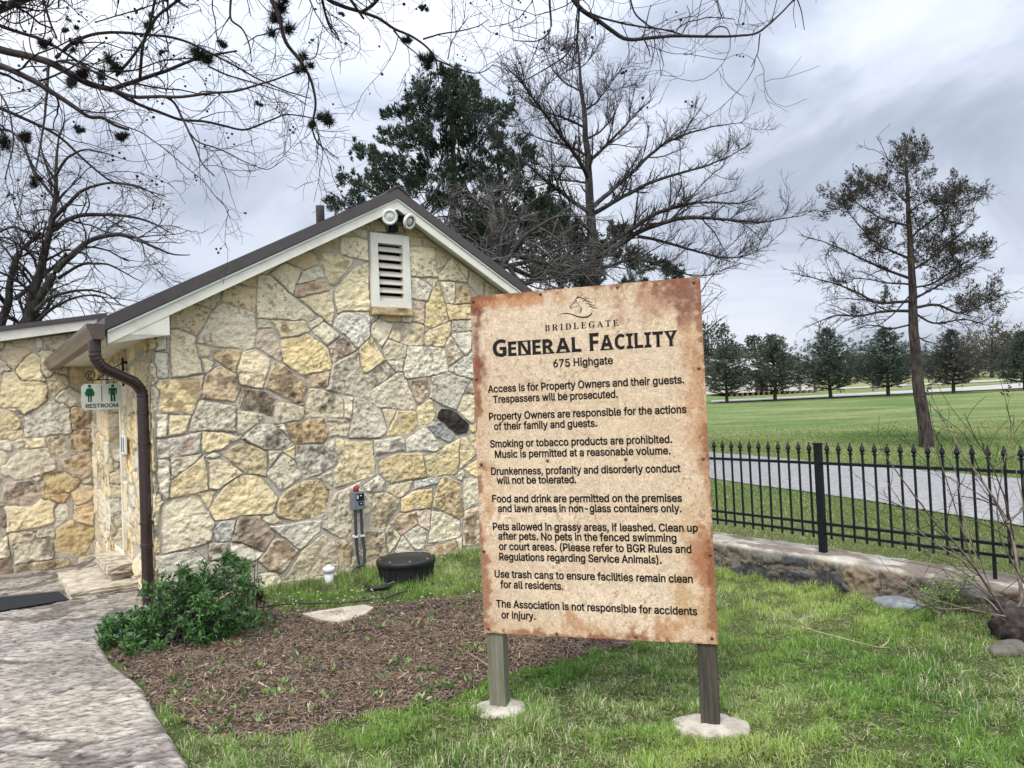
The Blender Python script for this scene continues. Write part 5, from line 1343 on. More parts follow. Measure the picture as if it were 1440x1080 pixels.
# shredded bark lying on it
n = 62000
cx = rng.uniform(-3.3, 1.0, n * 2); cy = rng.uniform(3.7, 6.65, n * 2)
wn = .22 * (fbm(cx * 5, cy * 5, 201, 4) - .5)
ok = poly_in(cx + wn, cy + wn, MULCH); cx, cy = cx[ok][:n], cy[ok][:n]; n = len(cx)
ln = rng.gamma(3.0, .009, n) + .010; wdt = rng.uniform(.0022, .0075, n)
an = rng.uniform(0, math.pi, n); tl = rng.normal(0, .28, n)
dxy = np.stack([np.cos(an) * np.cos(tl), np.sin(an) * np.cos(tl), np.sin(tl)], 1)
nrm = np.stack([-np.sin(an), np.cos(an), rng.normal(0, .35, n)], 1)
dmm = poly_dist(cx, cy, MULCH)
base = np.stack([cx, cy, gz(cx, cy) + .012 + .022 * sstep(0, .25, dmm) + .035 * (fbm(cx * 4, cy * 4, 203, 4) - .5) * sstep(0, .3, dmm) + rng.uniform(-.004, .014, n)], 1)
hl = (ln / 2)[:, None] * dxy; hw = (wdt / 2)[:, None] * nrm
V = np.stack([base - hl - hw, base - hl + hw, base + hl + hw * .6, base + hl - hw * .6], 1).reshape(-1, 3)
tone = rng.uniform(0, 1, n)[:, None]
cc = np.array([.058, .038, .027]) * (1 - tone) + np.array([.235, .162, .108]) * tone
pl_ = rng.uniform(0, 1, n) > .965
cc[pl_] = np.array([.40, .32, .22])
gr_ = rng.uniform(0, 1, n) > .90
cc[gr_] = cc[gr_] * .5 + np.array([.10, .095, .088])
mch = link('mulch', np_mesh('mulch_chips', V, [np.arange(4 * n).reshape(-1, 4)], np.repeat(cc, 4, 0)), M_CHIP)
tag(mch, 'loose shredded bark scattered over the mulch bed', 'bark mulch', kind='stuff')

# ------------------------------------------------------------------ things on the ground near the building
lc = at_z(572, 816, 0.0)
lid = empty('tank_riser', (lc[0], lc[1], float(gz(lc[0], lc[1])) + .035), 0, 'round black plastic tank riser with a bolted lid standing in the grass', 'tank')
LR = .285
MB().lathe([(LR * .86, -.05), (LR * .88, .02), (LR * .93, .12), (LR * .95, .135)], 40).build('riser', M_BLACKPL, lid, True)
MB().lathe([(LR * .96, .128), (LR, .132), (LR, .165), (LR * .985, .178), (LR * .95, .183), (LR * .93, .178), (LR * .80, .180), (LR * .78, .187), (.01, .192)], 48).build('lid', M_BLACKPL, lid, True)
for k in range(8):
    a = k * math.pi / 4 + .3
    MB().lathe([(.012, .18), (.012, .190), (.008, .193)], 8, (LR * .88 * math.cos(a), LR * .88 * math.sin(a), 0)).build('bolt', M_GREYBOX, lid)
rb_ = MB()
for k in range(24):
    a = k * math.pi / 12
    p = [(LR * .865 * math.cos(a), LR * .865 * math.sin(a), 0), (LR * .94 * math.cos(a), LR * .94 * math.sin(a), .125)]
    rb_.tube(p, .008, 5)
rb_.build('rib', M_BLACKPL, lid)
cp = at_z(463, 821, 0.0)
co_ = empty('cleanout_pipe', (cp[0], cp[1], 0), 0, 'short white plastic cleanout pipe with a cap in the grass by the wall', 'pipe')
MB().lathe([(.043, -.05), (.043, .135)], 24).build('pipe', M_WHITE, co_, True)
MB().lathe([(.058, .115), (.058, .152), (.052, .158), (.05, .162), (.022, .162), (.022, .178), (.018, .182)], 24).build('cap', M_WHITE, co_, True)
# pale flat stone
fp = [(425, 866), (447, 862), (480, 857), (512, 853), (526, 857), (514, 866), (500, 872), (478, 877), (460, 876), (446, 873)]
q = [at_z(a, b2, .03) for a, b2 in fp]
ctr = np.mean(q, 0)
fs_ = MB()
fs_.prism([(p[0], p[1]) for p in reversed(q)], -.01, .048, 'z')
tag(fs_.build('flat_stone', mat('pale_flagstone', (.36, .30, .22), (.50, .435, .335), 7, rough=.95, bump=.5, bscale=30), bevel=.006), 'pale flat flagstone lying at the back of the mulch', 'stone')


def lay(name, pix, rad, m, label, cat, z=.03, n=40, parent=None, lifts=None, sides=7):
    P = [at_z(a, b2, 0) for a, b2 in pix]
    P = [(p[0], p[1], float(gz(p[0], p[1])) + z) for p in P]
    S_ = smooth_path(P, n)
    rr_ = np.interp(np.linspace(0, 1, n), np.linspace(0, 1, len(rad)), rad) if hasattr(rad, '__len__') else [rad] * n
    o = MB().tube(S_, list(rr_), sides).build(name, m, parent, True)
    return tag(o, label, cat) if label else o


lay('conduit_stub', [(514, 828), (522, 833), (540, 831), (556, 826)], .022, M_BLACKPL, 'short black hose end lying in the grass before the black riser', 'hose', .03)
lay('conduit_stub', [(546, 828), (560, 823), (578, 818), (590, 815)], .018, mat('grey_green_pvc', (.30, .36, .36), (.4, .45, .44), 20, rough=.5), 'pale grey pipe end lying against the front of the black riser', 'pipe', .03)
lay('drip_line', [(360, 861), (400, 855), (450, 854), (500, 852), (540, 847), (575, 836), (610, 826)], .008, mat('brown_tube', (.035, .024, .018), (.07, .05, .04), 8, rough=.6), 'thin brown drip line along the back edge of the mulch', 'hose', .035, 60)
lay('fallen_stick', [(655, 925), (668, 933), (690, 948), (705, 955)], [.006, .008, .007], M_TWIG, 'fallen stick on the mulch beside the left sign post', 'stick', .04)
lay('fallen_stick', [(450, 905), (480, 898), (520, 892), (560, 888)], [.004, .006, .003], M_BARK, 'long dark stick across the middle of the mulch', 'stick', .045)
M_STRAW = mat('straw_stem', (.30, .26, .14), (.44, .38, .23), 20, rough=.9)
dt = lay('dry_stem', [(1107, 882), (1125, 888), (1143, 903), (1170, 910), (1205, 920), (1240, 930), (1252, 928)], [.0015, .0026, .0024, .002, .0012], M_STRAW, 'straw coloured dry stem with side shoots lying on the lawn', 'stem', .085, 60)
for pts_ in ([(1125, 888), (1135, 885), (1150, 880)], [(1240, 930), (1250, 922), (1253, 912)], [(1143, 903), (1130, 900), (1118, 893)]):
    lay('side_shoot', pts_, [.003, .0012], M_STRAW, None, None, .09, 16, dt)
rk = at_z(1268, 852, 0)
bmr = bmesh.new()
bmesh.ops.create_icosphere(bmr, subdivisions=4, radius=1.0)
for v in bmr.verts:
    d = v.co.copy()
    k = 1 + .22 * (float(fbm(d.x * 1.3 + 5, d.y * 1.3 + d.z, 301, 3)) - .5)
    v.co = Vector((d.x * .215 * k, d.y * .12 * k, max(d.z, -.4) * .060 * k))
me = bpy.data.meshes.new('rock'); bmr.to_mesh(me); bmr.free()
rko = link('rock', me, M_ROCK, None, True); rko.location = (float(rk[0]), float(rk[1]), float(gz(rk[0], rk[1])) + .01); rko.rotation_euler = (0, 0, -.85)
tag(rko, 'smooth grey rock half sunk in grass at the foot of the low wall', 'rock')
# dark root ball and pale edging stone at the right
rp = at_z(1425, 905, 0)
bmr = bmesh.new()
bmesh.ops.create_icosphere(bmr, subdivisions=5, radius=1.0)
for v in bmr.verts:
    d = v.co.copy()
    k = 1 + .5 * (float(fbm(d.x * 3 + 5, d.y * 3 + d.z * 2, 311, 4)) - .5)
    v.co = Vector((d.x * .17 * k, d.y * .15 * k, (max(d.z, -.6) * .13 + .06) * k))
me = bpy.data.meshes.new('stump'); bmr.to_mesh(me); bmr.free()
sto = link('stump', me, mat('rotten_wood', (.018, .014, .014), (.06, .045, .042), 20, rough=.95, bump=1.0, bscale=40), None, True)
sto.location = (float(rp[0]) + .09, float(rp[1]) + .06, 0.02)
tag(sto, 'dark rotted stump among the bare shrub stems at the right edge', 'stump')
rp2 = at_z(1412, 918, 0)
o = rko.copy(); o.data = rko.data.copy(); COL.objects.link(o); o.name = 'rock'
o.data.materials.clear(); o.data.materials.append(mat('pale_edging_stone', (.07, .062, .05), (.13, .115, .095), 14, rough=.95, bump=.5))
o.location = (float(rp2[0]) + .03, float(rp2[1]), .02); o.scale = (.75, .7, .8); o.rotation_euler = (0, 0, .5)
tag(o, 'pale tan rock beneath the dark stump at the right edge', 'rock')

# ------------------------------------------------------------------ low stone wall and iron fence
FD = np.array([math.sin(RAD(-35)), math.cos(RAD(-35)), 0]); FN = np.array([FD[1], -FD[0], 0])
FW = at_z(1010, 800)
FROT = math.atan2(-FD[1], -FD[0])         # local x runs towards the viewer's right, local y away
# local x = -FD, local y = FN
lw = empty('garden_wall', FW, FROT, 'low grey brown rubble stone wall under the black iron fence', 'wall')
X0, X1 = -2.7, 6.4
sq = np.array([0, 1.0])
prof_n = 96
WH, WT = .250, .40
ss = np.linspace(0, WH + .06 + WT + .25, prof_n)
xs_ = np.arange(X0, X1, .009)
XS, SS = np.meshgrid(xs_, ss, indexing='ij')
PAL['Q'] = (.105, .092, .076); PAL['R'] = (.048, .047, .048); PAL['V'] = (.15, .125, .095)
wsd = fill_seeds(X0, X1, -.03, WH + .02, .235, ['Q', 'R', 'V', 'QB', 'R', 'VO', 'QS'], np.random.default_rng(12))
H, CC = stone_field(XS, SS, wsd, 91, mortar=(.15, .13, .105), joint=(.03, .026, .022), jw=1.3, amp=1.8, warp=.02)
top = sstep(WH - .035, WH + .01, SS)[..., None]
tcol = np.array([.33, .30, .25]) * (.45 + .95 * fbm(XS * 7, SS * 7, 93, 5))[..., None]
tcol = tcol * (1 - .75 * (sstep(.50, .62, fbm(XS * 4, SS * 9, 95, 5))[..., None])) + np.array([.11, .08, .06]) * .75 * sstep(.50, .62, fbm(XS * 4, SS * 9, 95, 5))[..., None]
CC = CC * (1 - top) + tcol * top
H = H * (1 - top[..., 0]) + (.028 * (fbm(XS * 9, SS * 9, 97, 4) - .5) + .02 * (fbm(XS * 2.2, SS * 2, 99, 2) - .5)) * top[..., 0] + .01 * top[..., 0]
# profile: up the face, over a rounded arris, back across the top, down
arc = .06
yy = np.where(SS < WH - arc, 0, np.where(SS < WH - arc + arc * 1.57, arc - arc * np.cos((SS - WH + arc) / arc), np.minimum(arc + SS - (WH - arc + arc * 1.57), WT)))
zz = np.where(SS < WH - arc, SS, np.where(SS < WH - arc + arc * 1.57, WH - arc + arc * np.sin((SS - WH + arc) / arc), WH - np.maximum(SS - (WH - arc + arc * 1.57) - (WT - arc), 0)))
ny_ = np.where(SS < WH - arc, -1, np.where(SS < WH - arc + arc * 1.57, -np.cos((SS - WH + arc) / arc), 0)); nz2 = np.sqrt(1 - ny_ ** 2)
wob = .03 * (fbm(XS * .9, XS * 0 + .5, 103, 2) - .5)
V = np.stack([XS, yy + ny_ * H + wob, np.where(SS < .01, -.12, zz + nz2 * H)], -1).reshape(-1, 3)
link('wall', np_mesh('rubble_wall', V, [grid_faces(len(xs_), prof_n)], CC.reshape(-1, 3)), mat_attr('rubble', .95, 45, .3, .6, 55, .008), lw, True)

fen = empty('iron_fence', FW + .2 * FN, FROT, 'black iron fence with spear tipped pickets standing on the low stone wall', 'fence')
PO = .985


def copy_part(src, x):
    o = src.copy(); COL.objects.link(o); o.parent = fen; o.location = (x, 0, 0)
    return o


pk = MB()
pk.box(-.0072, .0072, -.0072, .0072, .385, 1.115)
pk.lathe([(.0085, 1.112), (.018, 1.118), (.018, 1.126), (.010, 1.130), (.010, 1.136), (.020, 1.146), (.021, 1.156), (.012, 1.185), (.004, 1.199), (.0065, 1.203), (.0065, 1.209), (.001, 1.214)], 10)
pick0 = pk.build('picket', M_BLACK, fen)
pts_ = MB()
pts_.box(-.027, .027, -.027, .027, .235, 1.195, .003); pts_.box(-.033, .033, -.033, .033, 1.195, 1.208, .003); pts_.box(-.036, .036, -.036, .036, .238, .246)
post0 = pts_.build('post', M_BLACK, fen)
SP = .1045
xs2 = [PO + .085 + k * SP for k in range(0, 22)] + [PO + 2.37 + .085 + k * SP for k in range(0, 22)] + [PO - .085 - k * SP for k in range(0, 22)]
pick0.location = (xs2[0], 0, 0)
for x in xs2[1:]: copy_part(pick0, x)
post0.location = (PO, 0, 0)
for x in (PO + 2.37, PO + 4.74, PO - 2.37): copy_part(post0, x)
for (za2, zb2) in ((1.020, 1.044), (.502, .524), (.420, .442)):
    MB().box(PO - 2.34, PO - .027, -.013, .013, za2, zb2).box(PO + .027, PO + 2.343, -.013, .013, za2, zb2).box(PO + 2.397, PO + 4.713, -.013, .013, za2, zb2).build('rail', M_BLACK, fen)
MB().box(-.010, .010, -.010, .010, .235, .42).build('support_leg', M_BLACK, fen).location = (PO + .085 + SP * 12, 0, 0)

# ------------------------------------------------------------------ grass
def frustum_ok(x, y, mgn=1.6):
    return np.abs(x) < .74 * y + mgn


def blades(n, x, y, hgt, wid, colr, lean=.55, r=rng, segs=2):
    """curved grass blades as one mesh"""
    n = len(x)
    a = r.uniform(0, 2 * math.pi, n)
    le = np.abs(r.normal(0, lean, n))
    face = a + math.pi / 2 + r.normal(0, .5, n)
    fx, fy = np.cos(face) * wid / 2, np.sin(face) * wid / 2
    z = gz(x, y) - .004
    lx, ly = np.cos(a), np.sin(a)
    def pt(t, bend):
        ang = le * bend
        return np.stack([x + lx * hgt * t * np.sin(ang), y + ly * hgt * t * np.sin(ang), z + hgt * t * np.cos(ang)], 1)
    w3 = np.stack([fx, fy, 0 * fx], 1)
    m = pt(.55, .8); tp = pt(1.0, 1.6)
    b0 = np.stack([x, y, z], 1)
    V = np.stack([b0 - w3, b0 + w3, m + w3 * .75, m - w3 * .75, tp], 1).reshape(-1, 3)
    i = np.arange(n) * 5
    q = np.stack([i, i + 1, i + 2, i + 3], 1); t3 = np.stack([i + 3, i + 2, i + 4], 1)
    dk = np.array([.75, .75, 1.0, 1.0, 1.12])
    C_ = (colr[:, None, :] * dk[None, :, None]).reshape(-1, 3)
    return np_mesh('grass', V, [q, t3], np.clip(C_, .005, .8))


def grass_colour(x, y, r, straw=.13):
    n = len(x)
    lush = np.array([.082, .175, .028]); mid = np.array([.185, .295, .058]); yel = np.array([.315, .385, .105]); stw = np.array([.52, .48, .31])
    a = np.clip(fbm(x * .9, y * .9, 401, 3) * 1.5 - .25 + r.normal(0, .18, n), 0, 1)[:, None]
    c_ = np.where(a < .5, lush * (1 - 2 * a) + mid * 2 * a, mid * (2 - 2 * a) + yel * (2 * a - 1))
    sp = straw * (.3 + 2.2 * sstep(.48, .72, fbm(x * 1.5, y * 1.5, 403, 4)))
    k = r.uniform(0, 1, n) < sp
    c_[k] = stw * r.uniform(.6, 1.15, (k.sum(), 1))
    return c_ * r.uniform(.75, 1.2, (n, 1))


def clear_of(x, y):
    wn = .16 * (fbm(x * 5, y * 5, 201, 4) - .5)
    ok = ~poly_in(x + wn, y + wn, MULCH)
    ok &= ~poly_in(x + .02, y, PATH)
    u, w = uw_of(x, y)
    ok &= ~((w > -.03) & (u > -.6) & (u < 5.2))
    ft = (x - FW[0]) * FD[0] + (y - FW[1]) * FD[1]; fo = (x - FW[0]) * FN[0] + (y - FW[1]) * FN[1]
    ok &= ~((fo > -.03) & (fo < .43))
    ok &= np.hypot(x - lc[0], y - lc[1]) > .27
    ok &= np.hypot(x - cp[0], y - cp[1]) > .05
    ok &= np.hypot((x - ctr[0]) / .42, (y - ctr[1]) / .22) > .9
    ok &= np.hypot((x - rk[0]) / .2, (y - rk[1]) / .2) > .8
    for (lx_, rr_) in ((.051, .128), (1.168, .150)):
        qx = -.208 + lx_ * math.cos(SROT) - .04 * math.sin(SROT); qy = 4.036 + lx_ * math.sin(SROT) + .04 * math.cos(SROT)
        ok &= np.hypot(x - qx, (y - qy) * 1.1) > rr_ * (1.0 + .12 * (vn(x * 25, y * 25, 9) - .5))
    return ok, fo


def sow(n, xr, yr, power, r):
    x = r.uniform(*xr, n); y = r.uniform(*yr, n)
    k = frustum_ok(x, y) & (r.uniform(0, 1, n) < np.clip((2.6 / np.maximum(y, .1)) ** power, 0, 1))
    return x[k], y[k]


r1 = np.random.default_rng(77)
x, y = sow(1950000, (-2.4, 6.6), (2.1, 9.5), .75, r1)
ok, fo = clear_of(x, y)
ok &= fo < 0.0
dens = sstep(.24, .5, fbm(x * 2.2, y * 2.2, 405, 4))
bare = np.exp(-(((x - 1.35) / .45) ** 2 + ((y - 3.35) / .22) ** 2)) + .7 * np.exp(-(((x - 1.15) / .25) ** 2 + ((y - 4.9) / .25) ** 2)) + .6 * np.exp(-(((x - .6) / .6) ** 2 + ((y - 4.85) / .22) ** 2))
ok &= r1.uniform(0, 1, len(x)) < (.38 + .62 * dens) * (.35 + .65 * sstep(.32, .55, fbm(x * 9, y * 9, 413, 3))) * np.clip(1 - .85 * bare, .1, 1)
x, y = x[ok], y[ok]
tall = .034 + .040 * fbm(x * 1.7, y * 1.7, 407, 3) + .045 * sstep(.55, .75, fbm(x * 3.5, y * 3.5, 409, 3))
u_, w_ = uw_of(x, y)
tall = tall + .05 * sstep(-.5, -.05, w_) * (u_ > 0) + .03 * np.exp(-(np.hypot(x - lc[0], y - lc[1]) - .3) ** 2 / .02)
fo2 = (x - FW[0]) * FN[0] + (y - FW[1]) * FN[1]
tall = tall + .05 * sstep(-.30, -.03, fo2) * fbm(x * 4, y * 4, 411, 3)
tuft = sstep(.35, .68, fbm(x * 9, y * 9, 413, 3))
h_ = tall * r1.uniform(.5, 1.2, len(x)) * (.50 + .72 * tuft)
cl = grass_colour(x, y, r1, .12) * (.72 + .5 * tuft)[:, None]
print('near blades', len(x))
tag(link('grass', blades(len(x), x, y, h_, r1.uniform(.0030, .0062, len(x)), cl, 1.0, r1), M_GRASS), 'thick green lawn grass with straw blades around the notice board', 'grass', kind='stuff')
# flattened thatch between the blades
x, y = sow(80000, (-2.4, 6.0), (2.35, 9.0), .8, r1)
ok, fo = clear_of(x, y); ok &= fo < 0
x, y = x[ok], y[ok]; n = len(x)
an = r1.uniform(0, math.pi, n); ln = r1.uniform(.012, .042, n)
d3 = np.stack([np.cos(an), np.sin(an), r1.normal(0, .15, n)], 1) * (ln / 2)[:, None]
s3 = np.stack([-np.sin(an), np.cos(an), 0 * an], 1) * .0011
b3 = np.stack([x, y, gz(x, y) + r1.uniform(.004, .03, n)], 1)
V = np.stack([b3 - d3 - s3, b3 - d3 + s3, b3 + d3 + s3, b3 + d3 - s3], 1).reshape(-1, 3)
cc = np.array([.38, .34, .20]) * r1.uniform(.35, 1.1, (n, 1))
tag(link('thatch', np_mesh('thatch', V, [np.arange(4 * n).reshape(-1, 4)], np.repeat(cc, 4, 0)), M_CHIP), 'dry thatch lying between the blades of the near lawn', 'thatch', kind='stuff')


def on_road(x, y):
    L = np.interp(-y, [-p[1] for p in road_near], [p[0] for p in road_near]); R = np.interp(-y, [-p[1] for p in road_far], [p[0] for p in road_far])
    e = .05 * (vn(x * 6, y * 6, 5) - .5)
    return (x > L + e) & (x < R + e) & (y < 22.3)


# mown grass beyond the fence
x, y = sow(1150000, (.2, 24), (4.5, 34), .50, r1)
kk_ = r1.uniform(0, 1, len(x)) > sstep(19, 33, y); x, y = x[kk_], y[kk_]
ok, fo = clear_of(x, y)
ok &= (fo > .42) & ~on_road(x, y)
x, y = x[ok], y[ok]
h_ = r1.uniform(.025, .055, len(x)) * (1 + .01 * y); wd_ = .006 + .0011 * np.maximum(y - 6, 0)
cl = grass_colour(x * .35, y * .35, r1, .0) * np.array([1.04, .85, 1.3])
print('far blades', len(x))
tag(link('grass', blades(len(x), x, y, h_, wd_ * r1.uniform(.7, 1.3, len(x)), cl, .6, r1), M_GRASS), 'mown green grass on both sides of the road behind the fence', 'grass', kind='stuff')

# ------------------------------------------------------------------ leaves and branches
def leaf_mesh(pos, axis, length, width, col, r, fold=.25, name='foliage'):
    """small folded leaves: pos (n,3), axis unit (n,3)"""
    n = len(pos)
    up = r.normal(0, 1, (n, 3)); side = np.cross(axis, up); side /= np.linalg.norm(side, axis=1)[:, None] + 1e-9
    nn = np.cross(axis, side)
    L = np.broadcast_to(np.asarray(length), (n,))[:, None]; Wd_ = np.broadcast_to(np.asarray(width), (n,))[:, None]
    p0 = pos; p2 = pos + axis * L
    md = pos + axis * L * .5
    p1 = md + side * Wd_ * .5 + nn * Wd_ * fold; p3 = md - side * Wd_ * .5 + nn * Wd_ * fold
    V = np.stack([p0, p1, p2, p3], 1).reshape(-1, 3)
    i = np.arange(n) * 4
    return np_mesh(name, V, [np.stack([i, i + 1, i + 2], 1), np.stack([i, i + 2, i + 3], 1)], np.clip(np.repeat(col, 4, 0), .004, .8))


def unit(v):
    return v / (np.linalg.norm(v, axis=-1, keepdims=True) + 1e-9)


def tube_mesh(br, sides=5, name='branches'):
    """br: list of (pts (k,3), radii (k,)); grouped by k and swept together"""
    groups = {}
    for P, R in br: groups.setdefault(len(P), []).append((P, R))
    Vs, Fs, off = [], [], 0
    th = np.arange(sides) * 2 * math.pi / sides
    for k, L in groups.items():
        P = np.stack([p for p, _ in L]); R = np.stack([q for _, q in L]); B = len(L)
        T = np.gradient(P, axis=1); T = unit(T)
        ref = np.where(np.abs(T[..., 2:3]) < .8, np.array([0, 0, 1.0]), np.array([1.0, 0, 0]))
        A = unit(np.cross(T, ref)); C_ = np.cross(T, A)
        ring = P[:, :, None] + R[:, :, None, None] * (A[:, :, None] * np.cos(th)[None, None, :, None] + C_[:, :, None] * np.sin(th)[None, None, :, None])
        Vs.append(ring.reshape(-1, 3))
        b_, i_, s_ = np.meshgrid(np.arange(B), np.arange(k - 1), np.arange(sides), indexing='ij')
        v0 = off + (b_ * k + i_) * sides; s2 = (s_ + 1) % sides
        Fs.append(np.stack([v0 + s_, v0 + s2, v0 + sides + s2, v0 + sides + s_], -1).reshape(-1, 4))
        off += B * k * sides
    return np_mesh(name, np.concatenate(Vs), Fs)


def resample(P, k, r=None, wig=0.0):
    P = np.asarray(P, float)
    s = np.concatenate([[0], np.cumsum(np.linalg.norm(np.diff(P, axis=0), axis=1))])
    q = np.linspace(0, s[-1], k)
    Q = np.stack([np.interp(q, s, P[:, j]) for j in range(3)], 1)
    for _ in range(2): Q[1:-1] = .25 * Q[:-2] + .5 * Q[1:-1] + .25 * Q[2:]
    if r is not None and wig:
        nz_ = np.cumsum(r.normal(0, wig, (k, 3)), 0); nz_ -= np.linspace(0, 1, k)[:, None] * nz_[-1]
        Q = Q + nz_
    return Q


def limb(pix, d, r0, r1_, r, base=(0, 0, 1.0), dd=0.0, wig=.012, k=None):
    """limb along photo measurements; base=(ox, oy, scale) of the crop; d depth, dd drift of depth along it"""
    ox, oy, sc = base
    m = len(pix)
    P = [at_depth(ox + p[0] / sc, oy + p[1] / sc, d + dd * i / max(m - 1, 1)) for i, p in enumerate(pix)]
    L = sum(np.linalg.norm(P[i + 1] - P[i]) for i in range(m - 1))
    k = k or max(8, m * 4)
    Q = resample(P, k, r, wig * L / k * 2)
    return Q, np.linspace(r0, r1_, k)


def footed(br):
    """a trunk carried straight down into the soil"""
    P, R = br
    g = np.array([P[0][0], P[0][1], float(gz(P[0][0], P[0][1])) - .15])
    if P[0][2] <= g[2] + .05: return br
    k = 6
    Q = g + (P[0] - g) * np.linspace(0, 1, k + 1)[:-1, None]
    return np.concatenate([Q, P]), np.concatenate([np.linspace(R[0] * 1.35, R[0], k + 1)[:-1], R])


def sprout(par, r, per_m, lmin, lmax, amin, amax, k=6, rr=.55, rmin=.002, bend=(0, 0, 0), wig=.08, f0=.15, tip=.6, up=0.0, taper=.5, f1=1.0, lscale=False):
    """side branches of the given branches"""
    out = []
    for P, R in par:
        seg = np.linalg.norm(np.diff(P, axis=0), axis=1); s = np.concatenate([[0], np.cumsum(seg)]); L = s[-1]
        n = r.poisson(per_m * L * (f1 - f0))
        if n == 0: continue
        tt = np.sort(r.uniform(f0, f1, n)) * L
        j = np.clip(np.searchsorted(s, tt) - 1, 0, len(P) - 2)
        fr = ((tt - s[j]) / np.maximum(seg[j], 1e-6))[:, None]
        B = P[j] * (1 - fr) + P[j + 1] * fr
        T = unit(P[j + 1] - P[j])
        rad = np.maximum((R[j] * (1 - fr[:, 0]) + R[j + 1] * fr[:, 0]) * rr, rmin)
        side = unit(np.cross(T, r.normal(0, 1, (n, 3))))
        if up: side = unit(side + np.array([0, 0, up]))
        a = r.uniform(amin, amax, n)[:, None]
        D = unit(T * np.cos(a) + side * np.sin(a))
        ln = r.uniform(lmin, lmax, n) * (1 - (1 - tip) * tt / L)
        if lscale: ln = ln * L
        for q in range(n):
            d = D[q].copy(); p = B[q].copy(); pts_ = [p.copy()]
            st_ = ln[q] / (k - 1)
            wv = r.normal(0, wig, (k, 3)) + r.normal(0, wig * .9, 3)
            for i in range(k - 1):
                d = d + wv[i] + np.asarray(bend) / (k - 1)
                d /= math.sqrt(d @ d) + 1e-9
                p = p + d * st_; pts_.append(p.copy())
            out.append((np.array(pts_), np.linspace(rad[q], max(rad[q] * taper, rmin * .7), k)))
    return out


def tree(name, loc, label, group=None):
    return empty(name, loc, 0, label, 'tree', group)


def put(name, me, m, root, smooth=True):
    """world-space mesh made a child of its root"""
    L = np.array(root.location)
    n = len(me.vertices); co = np.empty(n * 3, np.float32); me.vertices.foreach_get('co', co)
    co = co.reshape(-1, 3) - L.astype(np.float32)
    me.vertices.foreach_set('co', co.ravel()); me.update()
    return link(name, me, m, root, smooth)


